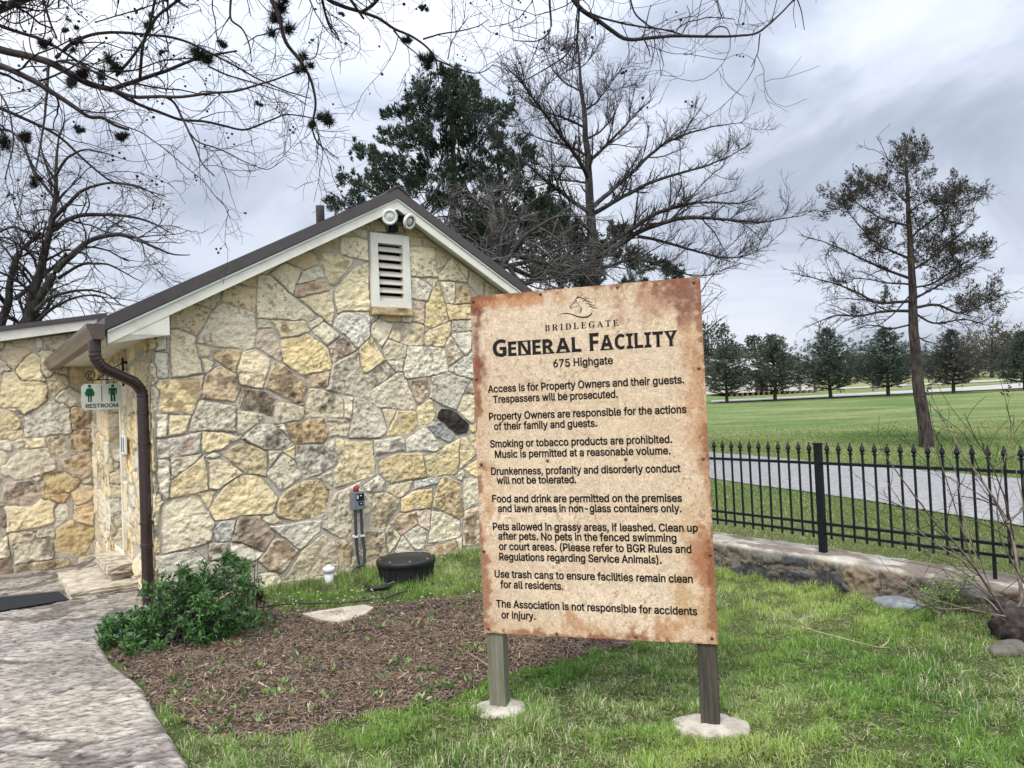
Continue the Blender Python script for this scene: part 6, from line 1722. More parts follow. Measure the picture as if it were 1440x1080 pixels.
# ---- tree at the left whose bare limbs hang over the path and roof
r2 = np.random.default_rng(21)
C1, C2, C3 = (0, 0, 3.0), (400, 0, 3.0), (680, 0, 2.571)
near_t = tree('bare_tree', (-4.5, 4.2, float(gz(-4.5, 4.2))), 'big bare tree at the left edge whose dark limbs spread overhead with seed pods')
crotch = np.array([-4.35, 4.15, 2.75])
trunk = (resample([(-4.5, 4.2, -.1), (-4.48, 4.2, .6), (-4.42, 4.18, 1.7), crotch], 14, r2, .01), np.array([.22, .19, .17, .16, .155, .15, .15, .145, .14, .14, .135, .13, .13, .13]))
OVER = [
    (C1, [(-60, 190), (20, 215), (120, 235), (210, 262), (300, 312), (380, 357), (470, 377)], 3.8, 0, .024, .017),
    (C1, [(470, 377), (560, 345), (640, 318), (720, 290), (800, 255), (900, 230), (1000, 215)], 3.8, .3, .015, .006),
    (C1, [(475, 380), (560, 411), (660, 406), (760, 410), (900, 390), (1000, 385), (1080, 360), (1180, 330), (1270, 290)], 3.8, -.3, .012, .004),
    (C1, [(480, 382), (540, 420), (610, 452), (690, 480), (760, 508), (860, 512), (950, 532), (1030, 552), (1110, 520), (1210, 480), (1330, 500)], 3.8, .4, .011, .004),
    (C1, [(-60, 258), (40, 290), (140, 340), (220, 390), (300, 442), (380, 500), (430, 490), (480, 530), (545, 547)], 3.6, .2, .019, .008),
    (C1, [(-60, 430), (80, 490), (200, 545), (265, 585), (340, 660), (410, 722), (470, 772), (560, 782), (700, 830)], 3.7, .3, .011, .003),
    (C1, [(-60, 85), (60, 130), (160, 160), (240, 200), (330, 262), (450, 335)], 3.9, 0, .012, .006),
    (C1, [(235, 245), (300, 182), (380, 146), (480, 136), (600, 146), (720, 155), (800, 180), (900, 230), (1000, 282), (1080, 330), (1200, 382), (1310, 415)], 3.8, .5, .011, .004),
    (C1, [(590, 335), (596, 260), (602, 190), (640, 80), (664, -60)], 3.8, -.3, .009, .007),
    (C1, [(490, 320), (560, 240), (612, 160), (655, 70), (770, -10), (830, -60)], 3.8, -.3, .008, .008),
    (C1, [(205, 272), (195, 400), (186, 500), (165, 640), (148, 735)], 3.8, -.2, .009, .004),
    (C1, [(690, 406), (735, 425), (782, 525), (822, 612), (850, 692), (905, 742)], 3.7, .1, .008, .003),
    (C1, [(800, 560), (828, 600), (940, 632), (1030, 682), (1130, 722), (1200, 670)], 3.8, .2, .005, .002),
    (C1, [(1120, -60), (1180, 80), (1200, 180), (1262, 252), (1312, 332), (1336, 440), (1312, 530), (1332, 602), (1430, 672)], 3.6, .3, .014, .003),
    (C1, [(975, -60), (970, 90), (1022, 112), (1052, 182), (1062, 262)], 3.6, .1, .008, .003),
    (C1, [(430, 490), (490, 520), (590, 552), (700, 632), (780, 702), (860, 762), (910, 832), (965, 885)], 3.8, .3, .004, .002),
    (C1, [(1350, -60), (1372, 60), (1392, 122), (1442, 182)], 3.6, .1, .009, .003),
    (C1, [(-40, 330), (40, 450), (60, 600), (20, 760)], 3.6, -.1, .006, .003),
    (C1, [(-50, 560), (30, 540), (90, 590), (130, 700), (160, 780)], 3.7, -.1, .008, .003),
    (C1, [(180, 300), (250, 250), (330, 250), (420, 300), (560, 300), (690, 250), (830, 245)], 3.9, .3, .006, .004),
    (C1, [(400, 95), (520, 60), (650, 20), (760, -30)], 4.0, .0, .004, .004),
    (C1, [(-50, 30), (60, 110), (170, 60), (250, -20)], 3.7, .1, .005, .003),
    (C1, [(880, 280), (950, 315), (1040, 340), (1140, 370), (1230, 400), (1290, 440)], 4.0, .2, .006, .003),
    (C2, [(130, -60), (190, 5), (260, 32), (330, 52), (400, 77), (460, 122), (540, 152), (610, 202), (642, 252), (650, 345)], 3.6, .4, .013, .004),
    (C2, [(325, 52), (370, 25), (420, -30)], 3.6, -.1, .010, .009),
    (C2, [(255, -40), (300, 30), (335, 80)], 3.5, .1, .010, .006),
    (C2, [(460, 127), (512, 192), (572, 237)], 3.75, .1, .006, .003),
    (C2, [(585, 165), (660, 142), (750, 130), (822, 110), (862, 82)], 3.9, .2, .006, .0025),
    (C2, [(640, 252), (722, 287), (800, 312), (850, 300), (882, 270)], 3.95, .1, .006, .0025),
    (C2, [(620, 300), (612, 362), (560, 392), (490, 427)], 3.95, .1, .005, .002),
    (C2, [(160, 10), (180, 80), (230, 160)], 3.6, .1, .007, .003),
    (C2, [(690, 250), (700, 182), (780, 60)], 3.95, .1, .004, .002),
    (C3, [(340, -70), (345, 50), (341, 120), (335, 195)], 3.3, .1, .008, .003),
    (C3, [(290, -60), (350, 35), (400, 62), (470, 112), (511, 146), (600, 135), (700, 126), (800, 131), (900, 131), (990, 125), (1052, 72), (1130, -10)], 3.3, .3, .013, .004),
    (C3, [(350, 36), (450, 72), (560, 96), (650, 106), (722, 126)], 3.3, .2, .006, .004),
    (C3, [(343, 125), (300, 202), (220, 252), (150, 292), (66, 297)], 3.35, .1, .005, .002),
    (C3, [(235, -40), (242, 60), (246, 112), (202, 152), (108, 147)], 3.3, .1, .007, .002),
    (C3, [(525, -30), (545, 50), (602, 100), (690, 112)], 3.3, .1, .005, .003),
    (C3, [(720, 118), (750, 60), (735, 20)], 3.4, .1, .004, .002), (C3, [(800, 131), (850, 92), (882, 100), (892, 130)], 3.4, .0, .004, .003),
    (C3, [(1000, 121), (992, 192), (968, 242)], 3.5, .0, .004, .002), (C3, [(1125, -30), (1150, 40), (1160, 108)], 3.5, .0, .004, .002),
    (C3, [(575, 130), (598, 180), (602, 206)], 3.4, .0, .005, .0025), (C3, [(860, 60), (840, -10), (880, -40)], 3.5, .0, .004, .003)]
limbs = []
for b_, pix, d, dd, ra, rb2 in OVER:
    Q, R = limb(pix, d, ra, rb2, r2, b_, dd, .010)
    limbs.append((Q, R * .86))
    s0 = Q[0]
    pxx, pyy = b_[0] + pix[0][0] / b_[2], b_[1] + pix[0][1] / b_[2]
    if pxx < -5 or pyy < -5:      # carry the limb back to the trunk, above or beside the view
        over = pyy < -5
        c1_ = crotch * .75 + s0 * .25 + np.array([0, -.1, .9 if over else .12]); c2_ = crotch * .4 + s0 * .6 + np.array([0, -.15, 1.0 if over else .06])
        c3_ = crotch * .12 + s0 * .88 + np.array([0, -.05, .45 if over else .02])
        limbs.append((resample([crotch, c1_, c2_, c3_, s0], 16, r2, .008), np.linspace(max(ra * 2.0, .03), ra * 1.02, 16)))
guided = limbs
l2 = sprout(guided, r2, 7.0, .18, .62, .4, 1.2, 8, .45, .0018, (0, 0, -.15), .17, .05, .7)
l3 = sprout(l2, r2, 12, .08, .34, .5, 1.25, 6, .6, .0012, (0, 0, .05), .20, .1, .8)
l4 = sprout(l3, r2, 10, .04, .15, .5, 1.1, 4, .7, .0009, (0, 0, .1), .2, .1, .8)
put('trunk', tube_mesh([trunk], 12), M_BARKR, near_t)
put('limbs', tube_mesh(guided, 8), M_BARKR, near_t)
put('twigs', tube_mesh(l2 + l3 + l4, 4), M_BARKD, near_t)
tips = [P[-1] for P, _ in l3]; tips = [tips[i] for i in r2.choice(len(tips), 330, False)]
pods = bmesh.new()
for p in tips:
    for _ in range(r2.integers(1, 4)):
        v = bmesh.ops.create_icosphere(pods, subdivisions=1, radius=r2.uniform(.005, .0085))['verts']
        bmesh.ops.translate(pods, vec=[float(c_) for c_ in (p + r2.normal(0, .016, 3))], verts=v)
me = bpy.data.meshes.new('seed_pods'); pods.to_mesh(me); pods.free()
tag(put('seed_pods', me, M_BARKD, near_t), kind='stuff')
# ball moss clumps that sit on those limbs
MOSS = [(C1, 278, 350, 38), (C1, 505, 290, 48), (C1, 865, 240, 56), (C1, 1185, 130, 52), (C1, 1165, 10, 46), (C1, 1280, 280, 40), (C1, 1385, 510, 40), (C1, 1320, 525, 26), (C1, 505, 578, 34), (C1, 180, 185, 30),
        (C1, 318, 190, 26), (C1, 940, 185, 26), (C1, 110, 590, 36), (C1, 20, 620, 32), (C1, 148, 760, 34), (C1, 345, 310, 36), (C1, 625, 110, 26), (C1, 640, 65, 16), (C1, 280, 130, 16), (C1, 330, 115, 14), (C1, 1098, 440, 14), (C1, 430, 330, 22), (C1, 345, 550, 22), (C1, 680, 220, 12),
        (C2, 605, 250, 42), (C2, 525, 165, 24), (C2, 578, 38, 18), (C2, 240, 60, 12)]
side = ['below the thick limb', 'above the fork', 'in the middle of the crossing limbs', 'strung along the hanging limb', 'topmost on the hanging limb', 'halfway down the hanging limb', 'at the tip of the hanging limb', 'beside the hanging limb tip', 'at the end of the stubby limb', 'on the upper left limb',
        'under the arching limb', 'right of the largest crossing', 'low at the left edge', 'at the very left edge', 'on the lowest hanging twig', 'tucked in the thick fork', 'on the steep upper limb', 'tiny near the frame top', 'small beside the arch start', 'small above the arch', 'small on the far right spray', 'small by the limb fork', 'small over the stubby limb', 'tiny in mid air twigs',
        'on the limb above the evergreen', 'small before the evergreen tip', 'small among the twigs above the evergreen', 'tiny at the top between limbs']
for i, (b_, mx_, my_, mr_) in enumerate(MOSS):
    p = at_depth(b_[0] + mx_ / b_[2], b_[1] + my_ / b_[2], 3.75)
    R_ = 1.12 * mr_ / b_[2] * 3.75 / F_PX
    st_ = []
    for _ in range(4):
        oc = r2.normal(0, .38, 3) * R_ * np.array([1, 1, .8]); rs_ = R_ * r2.uniform(.55, .85)
        n = int(60 + 3 * mr_)
        D = unit(r2.normal(0, 1, (n, 3)) + np.array([0, 0, .25]))
        for q in range(n):
            ln_ = rs_ * r2.uniform(.3, 1.2); a_ = D[q] * ln_
            b2 = a_ * .9 + r2.normal(0, .20, 3) * ln_ + np.array([0, 0, ln_ * .15])
            st_.append((np.stack([oc + D[q] * rs_ * .05, oc + a_ * .5, oc + b2]), np.array([.0020, .0013, .0004])))
    me = tube_mesh(st_, 3, 'ball_moss')
    o = link('ball_moss', me, M_MOSS, None); o.location = [float(c_) for c_ in p]
    tag(o, 'dark ball moss clump ' + side[i], 'ball moss', 'ball moss clumps on the overhead limbs')

# ---- bare spreading tree beyond the wing roof
r3 = np.random.default_rng(31)
C6 = (0, 100, 2.843)
b0 = at_depth(35, 470, 19.0)
bt = tree('bare_tree', (b0[0], b0[1], 0), 'bare spreading tree with several trunks rising behind the wing roof')
T2 = [([(-25, 1180), (5, 1010), (40, 920), (35, 870), (60, 760), (110, 690), (160, 650)], .16, .08), ([(90, 1180), (110, 1000), (120, 930), (150, 820), (190, 680), (210, 560), (222, 430), (226, 330), (236, 255)], .20, .035),
      ([(100, 1000), (160, 910), (230, 790), (300, 730), (370, 672), (470, 650), (540, 665), (600, 700), (700, 738), (760, 735)], .15, .02), ([(60, 910), (140, 842), (210, 792), (265, 730)], .08, .05),
      ([(205, 640), (260, 600), (330, 575), (430, 573), (540, 580), (620, 610), (700, 655)], .09, .02), ([(205, 590), (250, 550), (320, 480), (380, 450), (460, 440), (560, 460), (640, 510)], .07, .015),
      ([(140, 960), (200, 902), (280, 880), (360, 872), (430, 890), (485, 935)], .07, .02), ([(150, 1000), (220, 942), (300, 902), (400, 890), (455, 955)], .06, .02),
      ([(230, 830), (330, 770), (430, 770), (520, 820), (572, 845)], .06, .015), ([(220, 420), (270, 345), (340, 312), (430, 330), (520, 360)], .05, .012),
      ([(160, 650), (90, 640), (60, 615), (0, 640), (-60, 690)], .06, .03), ([(90, 690), (68, 640), (40, 600)], .05, .02), ([(212, 500), (150, 430), (110, 330), (90, 240)], .05, .012), ([(236, 260), (260, 200), (250, 120)], .03, .008),
      ([(300, 735), (350, 690), (360, 640), (400, 600)], .03, .012), ([(540, 665), (570, 690), (580, 740), (610, 770)], .03, .012), ([(20, 930), (-40, 850), (-80, 800)], .08, .04), ([(222, 440), (180, 370), (160, 290)], .04, .01)]
g2 = [limb(p, 19 + r3.normal(0, .4), a_ * .8, b_ * .6, r3, C6, r3.normal(0, 1.0), .02) for p, a_, b_ in T2]
q2_ = sprout(g2, r3, 2.8, .7, 2.0, .35, 1.0, 8, .4, .008, (0, 0, .1), .14, .12, .7)
q3_ = sprout(q2_, r3, 4.6, .3, 1.0, .35, 1.0, 7, .6, .0052, (0, 0, .15), .16, .1, .8)
q4_ = sprout(q3_, r3, 5.5, .15, .5, .35, 1.0, 5, .7, .0038, (0, 0, .1), .15, .1, .9)
put('trunk', tube_mesh([footed(q) if i in (0, 1, 2) else q for i, q in enumerate(g2)], 8), M_BARK, bt); put('twigs', tube_mesh(q2_ + q3_ + q4_, 4), M_BARKD, bt)


# ---- cedars: clumps of short upright sprays
def sprays(centres, r, per, length, width, tones, outward=None, squash=.8, upb=.5):
    """centres (m,4): x,y,z,radius -> positions, axes, colours of small sprays"""
    P, A, C_ = [], [], []
    for cx_, cy_, cz_, rad in centres:
        n = max(6, int(per * rad * rad))
        d = unit(r.normal(0, 1, (n, 3))); rr_ = rad * r.uniform(.25, 1.0, n) ** .6
        lump = .72 + .5 * vn(d[:, 0] * 2.6 + cx_ * 3, d[:, 2] * 2.6 + d[:, 1] * 1.9 + cz_ * 3, 17)
        p = d * (rr_ * lump)[:, None] * np.array([1, 1, squash]) + np.array([cx_, cy_, cz_])
        a = d * .8 + r.normal(0, .45, (n, 3)) + np.array([0, 0, upb])
        if outward is not None:
            o_ = np.array([cx_ - outward[0], cy_ - outward[1], 0]); a = a + .6 * o_ / (np.linalg.norm(o_) + 1e-6)
        t_ = np.clip(r.uniform(0, 1) * .6 + r.uniform(0, .4, n), 0, 1)[:, None]
        P.append(p); A.append(unit(a)); C_.append((np.array(tones[0]) * (1 - t_) + np.array(tones[1]) * t_) * r.uniform(.75, 1.25, (n, 1)))
    P, A, C_ = np.concatenate(P), np.concatenate(A), np.concatenate(C_)
    n = len(P)
    return P, A, length * r.uniform(.6, 1.3, n), width * r.uniform(.7, 1.3, n), C_


def plumes(base, dirn, length, r, per, ll, lw, tones, fat=.24):
    """feathery cedar boughs: leaves swept forward along tapering plumes"""
    base, dirn = np.asarray(base), unit(np.asarray(dirn)); length = np.asarray(length)
    cnt = np.maximum(8, (per * length).astype(int)); idx = np.repeat(np.arange(len(base)), cnt); n = len(idx)
    t_ = r.uniform(0, 1, n) ** .85
    rad = unit(np.cross(dirn[idx], r.normal(0, 1, (n, 3))))
    L = length[idx]
    P = base[idx] + dirn[idx] * (L * t_)[:, None] + rad * (L * fat * (1 - t_) ** .6 * np.sqrt(r.uniform(0, 1, n)))[:, None]
    A = unit(dirn[idx] + rad * r.uniform(.2, .9, n)[:, None] + r.normal(0, .18, (n, 3)))
    k = np.clip(r.uniform(0, 1, len(base))[idx] * .65 + r.uniform(0, .35, n), 0, 1)[:, None]
    C_ = (np.array(tones[0]) * (1 - k) + np.array(tones[1]) * k) * r.uniform(.8, 1.2, (n, 1))
    return P, A, ll * r.uniform(.6, 1.3, n), lw * r.uniform(.7, 1.3, n), C_


def bough_set(clumps, r, axis, num, lo, hi, up=.6, outw=.5):
    """plume bases and directions for round clumps about a trunk axis"""
    B, D, L = [], [], []
    for cx_, cy_, cz_, R in clumps:
        o_ = np.array([cx_ - axis[0], cy_ - axis[1], 0.0]); o_ = o_ / (np.linalg.norm(o_) + .3)
        for _ in range(max(3, int(num * R))):
            d0 = unit(r.normal(0, 1, 3)); B.append(np.array([cx_, cy_, cz_]) + d0 * R * r.uniform(.1, .6)); D.append(d0 * .7 + o_ * outw + np.array([0, 0, up])); L.append(R * r.uniform(lo, hi))
    return B, D, L


r4 = np.random.default_rng(41)
D3 = 18.5
EV = [(690, 320, 38), (740, 365, 50), (800, 372, 34), (700, 345, 45), (620, 420, 70), (540, 425, 34), (720, 430, 80), (790, 440, 60), (505, 500, 48), (560, 500, 55), (640, 520, 85), (760, 520, 80), (860, 500, 60), (930, 460, 36), (905, 500, 40), (430, 580, 42), (480, 600, 48),
      (550, 610, 70), (660, 640, 80), (780, 610, 75), (880, 600, 60), (320, 625, 26), (350, 650, 34), (400, 690, 52), (480, 720, 72), (600, 740, 75), (270, 770, 40), (340, 790, 60), (440, 820, 75), (550, 800, 65), (190, 860, 26), (230, 880, 40), (300, 880, 50), (990, 640, 50), (1030, 665, 36), (900, 690, 60), (960, 720, 60), (700, 760, 60), (800, 720, 60), (860, 800, 80), (760, 860, 80), (980, 820, 80), (660, 870, 70), (1080, 900, 80), (920, 930, 90), (1100, 1000, 80), (800, 960, 80)]
ev = []
for x_, y_, s_ in EV:
    p = at_depth(400 + x_ / 3, y_ / 3, D3 + r4.normal(0, 1.1)); ev.append((*p, s_ / 3 * D3 / F_PX * 1.02))
    for _ in range(5):
        p = at_depth(400 + (x_ + r4.normal(0, s_ * .7)) / 3, (y_ + r4.normal(0, s_ * .65)) / 3, D3 + r4.normal(0, 1.6)); ev.append((*p, s_ / 3 * D3 / F_PX * r4.uniform(.18, .40)))
et0 = at_depth(636, 560, D3)
et = tree('cedar_tree', (et0[0], et0[1], 0), 'dense dark green cedar behind the left slope of the restroom roof')
tk = limb([(636, 700), (638, 400), (640, 260), (636, 180), (632, 112)], D3, .22, .03, r4, k=16)
tb = [(resample([tk[0][int(4 + 11 * min(max((c_[2] - 2.0) / 7.5, 0), 1))], (np.array(c_[:3]) + tk[0][8]) / 2 * np.array([1, 1, 1]) - np.array([0, 0, .2]), np.array(c_[:3])], 8, r4, .03), np.linspace(.022, .008, 8)) for c_ in ev[::9]]
put('trunk', tube_mesh([footed(tk)] + tb, 7), M_BARKC, et)
P, A, Ls, Ws, Cs = plumes(*bough_set(ev, r4, (et0[0], et0[1]), 46, .55, 1.25, .75, .55), r4, 190, .105, .026, ((.012, .024, .015), (.050, .074, .046)))
put('crown', leaf_mesh(P, A, Ls, Ws, Cs, r4, .2), M_LEAF, et, False)

# ---- dead cedar in the middle, bare and feathery
r5 = np.random.default_rng(51)
D4 = 15.0
DC = [([(410, 1250), (400, 1000), (391, 850), (385, 700), (375, 550), (365, 420), (350, 300), (340, 180), (335, 125)], .17, .02),
      ([(385, 770), (350, 750), (290, 702), (200, 632), (120, 562), (60, 520)], .06, .015), ([(375, 640), (330, 560), (260, 470), (190, 370), (130, 290), (72, 228)], .06, .012), ([(370, 560), (300, 530), (210, 510), (130, 470)], .035, .01),
      ([(380, 612), (300, 602), (200, 604)], .03, .01), ([(362, 460), (290, 430), (200, 402), (150, 350)], .035, .01), ([(385, 662), (300, 652), (195, 652)], .03, .01), ([(352, 330), (290, 300), (240, 240), (225, 190)], .025, .008),
      ([(385, 580), (430, 540), (500, 470), (560, 402), (612, 358)], .05, .01), ([(400, 742), (480, 670), (570, 592), (640, 530), (740, 482), (850, 452), (935, 445)], .065, .01), ([(400, 772), (500, 712), (600, 660), (700, 622), (800, 600), (880, 570), (965, 518)], .065, .01),
      ([(420, 902), (530, 832), (620, 772), (720, 742), (830, 732), (920, 740), (985, 718)], .075, .012), ([(410, 930), (480, 890), (570, 832), (700, 792), (800, 790), (900, 800), (1000, 812), (1135, 782)], .085, .012),
      ([(560, 855), (680, 882), (780, 912), (880, 932), (960, 922), (1025, 888)], .045, .01), ([(378, 500), (430, 470), (470, 420), (502, 350)], .03, .009), ([(365, 400), (410, 370), (440, 330), (482, 270)], .03, .008), ([(345, 250), (380, 220), (410, 170)], .018, .007), ([(342, 230), (310, 200), (280, 160)], .018, .007),
      ([(400, 1000), (330, 960), (250, 930), (160, 900), (60, 900)], .06, .015), ([(395, 900), (320, 840), (230, 800), (130, 790), (20, 760)], .06, .015), ([(400, 980), (460, 960), (540, 930), (640, 960), (760, 1000), (860, 990)], .05, .012), ([(395, 950), (300, 1000), (200, 1010), (100, 1050)], .05, .015)]
g5 = [limb(p, D4 + (0 if i == 0 else r5.normal(0, .2)), a_ * (.9 if i == 0 else .78), b_ * .7, r5, C3, 0 if i == 0 else r5.normal(0, 1.4), .02, 22 if i == 0 else None) for i, (p, a_, b_) in enumerate(DC)]
top_extra = sprout(g5[:1], r5, 4.5, .5, 1.5, .6, 1.2, 8, .25, .008, (0, 0, .35), .1, .35, .45)
g5b = sprout(g5[1:], r5, 3.6, .5, 1.3, .4, 1.0, 8, .45, .006, (0, 0, .3), .10, .12, .7, up=.5)
h5 = sprout(g5[1:] + g5b + top_extra, r5, 15, .16, .55, .35, .95, 6, .32, .0036, (0, 0, .35), .12, .08, .7, up=.7)
i5 = sprout(h5, r5, 9.5, .07, .26, .4, 1.0, 4, .7, .0028, (0, 0, .3), .12, .1, .8, up=.4)
dt0 = g5[0][0][0]
dct = tree('dead_cedar', (dt0[0], dt0[1], 0), 'tall dead cedar with bare feathery limbs standing behind the notice board')
put('trunk', tube_mesh([footed(g5[0])] + g5[1:], 7), M_BARK, dct); put('twigs', tube_mesh(g5b + top_extra + h5 + i5, 4), M_BARKD, dct)

# ---- grey tangle of dead boughs low behind the roof
r6 = np.random.default_rng(61)
D5 = 13.0
TG = [([(690, 640), (700, 470), (705, 400), (700, 340)], .12, .04)] + [([(703, 400 - i * 3), (703 + (x_ - 703) * .35, y_ + 25), (703 + (x_ - 703) * .7, y_ + 2), (x_, y_ + 6)], .05, .010) for i, (x_, y_) in enumerate([(610, 300), (590, 335), (640, 270), (620, 372), (680, 262), (730, 260), (790, 270), (830, 300), (850, 340), (880, 372), (760, 330), (660, 340), (740, 390), (800, 380), (690, 300), (905, 355), (600, 400)])]
g6 = [limb(p, D5 + (0 if i == 0 else r6.normal(0, .2)), a_, b_, r6, dd=0 if i == 0 else r6.normal(0, 1.2), wig=.03) for i, (p, a_, b_) in enumerate(TG)]
h6 = sprout(g6[1:], r6, 6, .4, 1.1, .4, 1.1, 7, .4, .006, (0, 0, -.1), .14, .15, .8)
i6 = sprout(h6, r6, 11, .1, .45, .4, 1.1, 5, .5, .0038, (0, 0, .05), .15, .1, .8)
j6 = sprout(i6, r6, 8, .06, .2, .4, 1.1, 4, .7, .0032, (0, 0, 0), .15, .1, .8)
tg0 = g6[0][0][0]
tgt = tree('dead_cedar', (tg0[0], tg0[1], 0), 'low grey tangled dead cedar just behind the right slope of the roof')
put('trunk', tube_mesh([footed(g6[0])] + g6[1:], 6), M_BARK, tgt); put('twigs', tube_mesh(h6 + i6 + j6, 4), M_BARKG, tgt)
# green cedar behind it
D6 = 23.0
e2 = []
for x_, y_, s_ in [(640, 330, 30), (690, 330, 34), (740, 340, 36), (790, 330, 34), (840, 350, 34), (880, 365, 28), (915, 380, 22), (950, 386, 16), (700, 370, 40), (760, 380, 40), (820, 385, 40), (880, 395, 30), (660, 370, 36), (860, 330, 20), (770, 300, 22), (935, 378, 18)]:
    for _ in range(3):
        p = at_depth(x_ + r6.normal(0, 10), y_ + r6.normal(0, 8), D6 + r6.normal(0, 1.2)); e2.append((*p, s_ * D6 / F_PX * r6.uniform(.45, .85)))
c0 = at_depth(790, 560, D6)
e2t = tree('cedar_tree', (c0[0], c0[1], 0), 'broad dark cedar mostly hidden behind the dead trees and the notice board top')
tk2 = limb([(790, 640), (788, 450), (785, 330)], D6, .25, .05, r6)
put('trunk', tube_mesh([footed(tk2)], 7), M_BARKC, e2t)
P, A, Ls, Ws, Cs = plumes(*bough_set(e2, r6, (c0[0], c0[1]), 30, .55, 1.2, .5, .6), r6, 120, .15, .04, ((.012, .020, .014), (.046, .060, .040)))
put('crown', leaf_mesh(P, A, Ls, Ws, Cs, r6, .2), M_LEAF, e2t, False)

# ---- half bare cedar on the lawn at the right
r7 = np.random.default_rng(71)
C4 = (1080, 160, 2.161)
D7 = 20.0
HB = [([(485, 1040), (483, 1010), (475, 940), (462, 850), (448, 740), (438, 640), (434, 560), (430, 460), (425, 330), (424, 240), (420, 160), (414, 98)], .20, .025),
      ([(434, 600), (350, 600), (280, 616), (200, 612), (115, 650)], .055, .012), ([(432, 570), (330, 576), (250, 532), (150, 502), (70, 482)], .055, .010), ([(430, 500), (340, 470), (240, 420), (170, 390), (98, 368)], .05, .010), ([(429, 440), (340, 402), (270, 332), (225, 268)], .045, .010),
      ([(425, 340), (340, 320), (270, 270), (215, 235)], .04, .010), ([(422, 270), (370, 222), (300, 200)], .03, .008), ([(435, 592), (520, 576), (580, 610), (650, 582), (718, 520)], .055, .012), ([(431, 570), (480, 540), (560, 502), (655, 445)], .045, .010),
      ([(429, 480), (500, 440), (560, 382), (625, 335)], .045, .010), ([(426, 380), (490, 330), (560, 272), (640, 225)], .04, .010), ([(424, 300), (470, 270), (530, 235)], .03, .008), ([(437, 602), (500, 640), (600, 620), (690, 650)], .04, .010), ([(436, 640), (380, 655), (300, 640), (230, 675)], .035, .010),
      ([(419, 190), (390, 172), (368, 145)], .02, .007), ([(419, 180), (448, 155), (478, 130)], .02, .007), ([(432, 520), (350, 515), (270, 500), (200, 520)], .035, .009), ([(430, 530), (500, 520), (590, 460), (650, 420)], .035, .009), ([(440, 660), (470, 690), (520, 700)], .03, .01), ([(433, 550), (380, 610), (330, 650), (270, 650)], .03, .009)]
g7 = [limb(p, D7 + (0 if i == 0 else 0), a_ * .8, b_ * .7, r7, C4, 0 if i == 0 else r7.normal(0, 1.3), .02, 26 if i == 0 else None) for i, (p, a_, b_) in enumerate(HB)]
g7[0] = (g7[0][0], np.interp(np.linspace(0, 1, 26), [0, .05, .4, 1], [.235, .175, .125, .022]))
g7b = sprout(g7[1:], r7, 2.4, .4, 1.3, .4, 1.0, 7, .5, .010, (0, 0, .1), .14, .15, .7)
h7 = sprout(g7[1:] + g7b, r7, 8.5, .15, .55, .4, 1.0, 6, .4, .0055, (0, 0, .2), .14, .1, .8, up=.3)
i7 = sprout(h7, r7, 7, .08, .3, .4, 1.0, 4, .7, .0042, (0, 0, .1), .14, .1, .8)
hb0 = at_z(1303, 632)
hbt = tree('half_bare_cedar', (hb0[0], hb0[1], 0), 'tall half bare cedar with dark tufts alone on the lawn beyond the fence')
put('trunk', tube_mesh([footed(g7[0])] + g7[1:], 10), M_BARKC, hbt); put('twigs', tube_mesh(g7b + h7 + i7, 4), M_BARKD, hbt)
tf = []
for x_, y_, s_, k_ in [(250, 265, 42, 9), (300, 225, 40, 9), (340, 215, 30, 6), (225, 290, 24, 4), (360, 365, 34, 8), (290, 400, 24, 4), (400, 250, 30, 6), (470, 255, 34, 7), (520, 265, 40, 8), (570, 240, 28, 5), (490, 340, 36, 7), (540, 350, 30, 5), (520, 430, 48, 10), (580, 440, 46, 10), (610, 425, 34, 6), (620, 270, 22, 4), (480, 410, 30, 5), (418, 112, 22, 6), (440, 128, 26, 5), (400, 170, 20, 4), (460, 130, 18, 3), (640, 590, 34, 6), (690, 545, 26, 5), (600, 590, 22, 4), (660, 560, 24, 4), (540, 505, 24, 4), (350, 415, 20, 3), (450, 460, 24, 4), (420, 330, 24, 4), (270, 620, 12, 2), (350, 570, 12, 2)]:
    for _ in range(k_):
        p = at_depth(1080 + (x_ + r7.normal(0, s_ * .85)) / 2.161, 160 + (y_ + r7.normal(0, s_ * .62)) / 2.161, D7 + r7.normal(0, .7)); tf.append((*p, r7.uniform(.12, .26)))
P, A, Ls, Ws, Cs = plumes(*bough_set(tf, r7, (hb0[0], hb0[1]), 34, 1.0, 2.2, .55, .5), r7, 120, .075, .020, ((.013, .012, .008), (.060, .050, .032)), .26)
put('crown', leaf_mesh(P, A, Ls, Ws, Cs, r7, .2), M_LEAF, hbt, False)

# ---- small bare tree seen past the board's right edge
r8 = np.random.default_rng(81)
D8 = 28.0
sb = [limb(p, D8, a_, b_, r8, wig=.02, dd=r8.normal(0, .6)) for p, a_, b_ in [([(965, 600), (962, 500), (960, 440), (955, 390)], .12, .03), ([(962, 470), (985, 440), (1005, 420), (1018, 408)], .04, .01), ([(961, 450), (980, 420), (995, 396), (1010, 378)], .04, .01), ([(963, 490), (990, 470), (1012, 450), (1020, 446)], .04, .01), ([(960, 430), (940, 390), (930, 370)], .03, .01)]]
s2_ = sprout(sb[1:], r8, 4, .4, 1.2, .3, .9, 7, .5, .010, (0, 0, .2), .12, .1, .7); s3_ = sprout(s2_, r8, 4, .3, .8, .3, .9, 5, .6, .008, (0, 0, .2), .12, .1, .8)
s0_ = sb[0][0][0]
sbt = tree('bare_tree', (s0_[0], s0_[1], float(gz(s0_[0], s0_[1]))), 'thin bare grey tree mostly hidden behind the right edge of the notice board')
put('trunk', tube_mesh([footed(sb[0])] + sb[1:], 6), M_BARK, sbt); put('twigs', tube_mesh(s2_ + s3_, 3), M_BARKG, sbt)


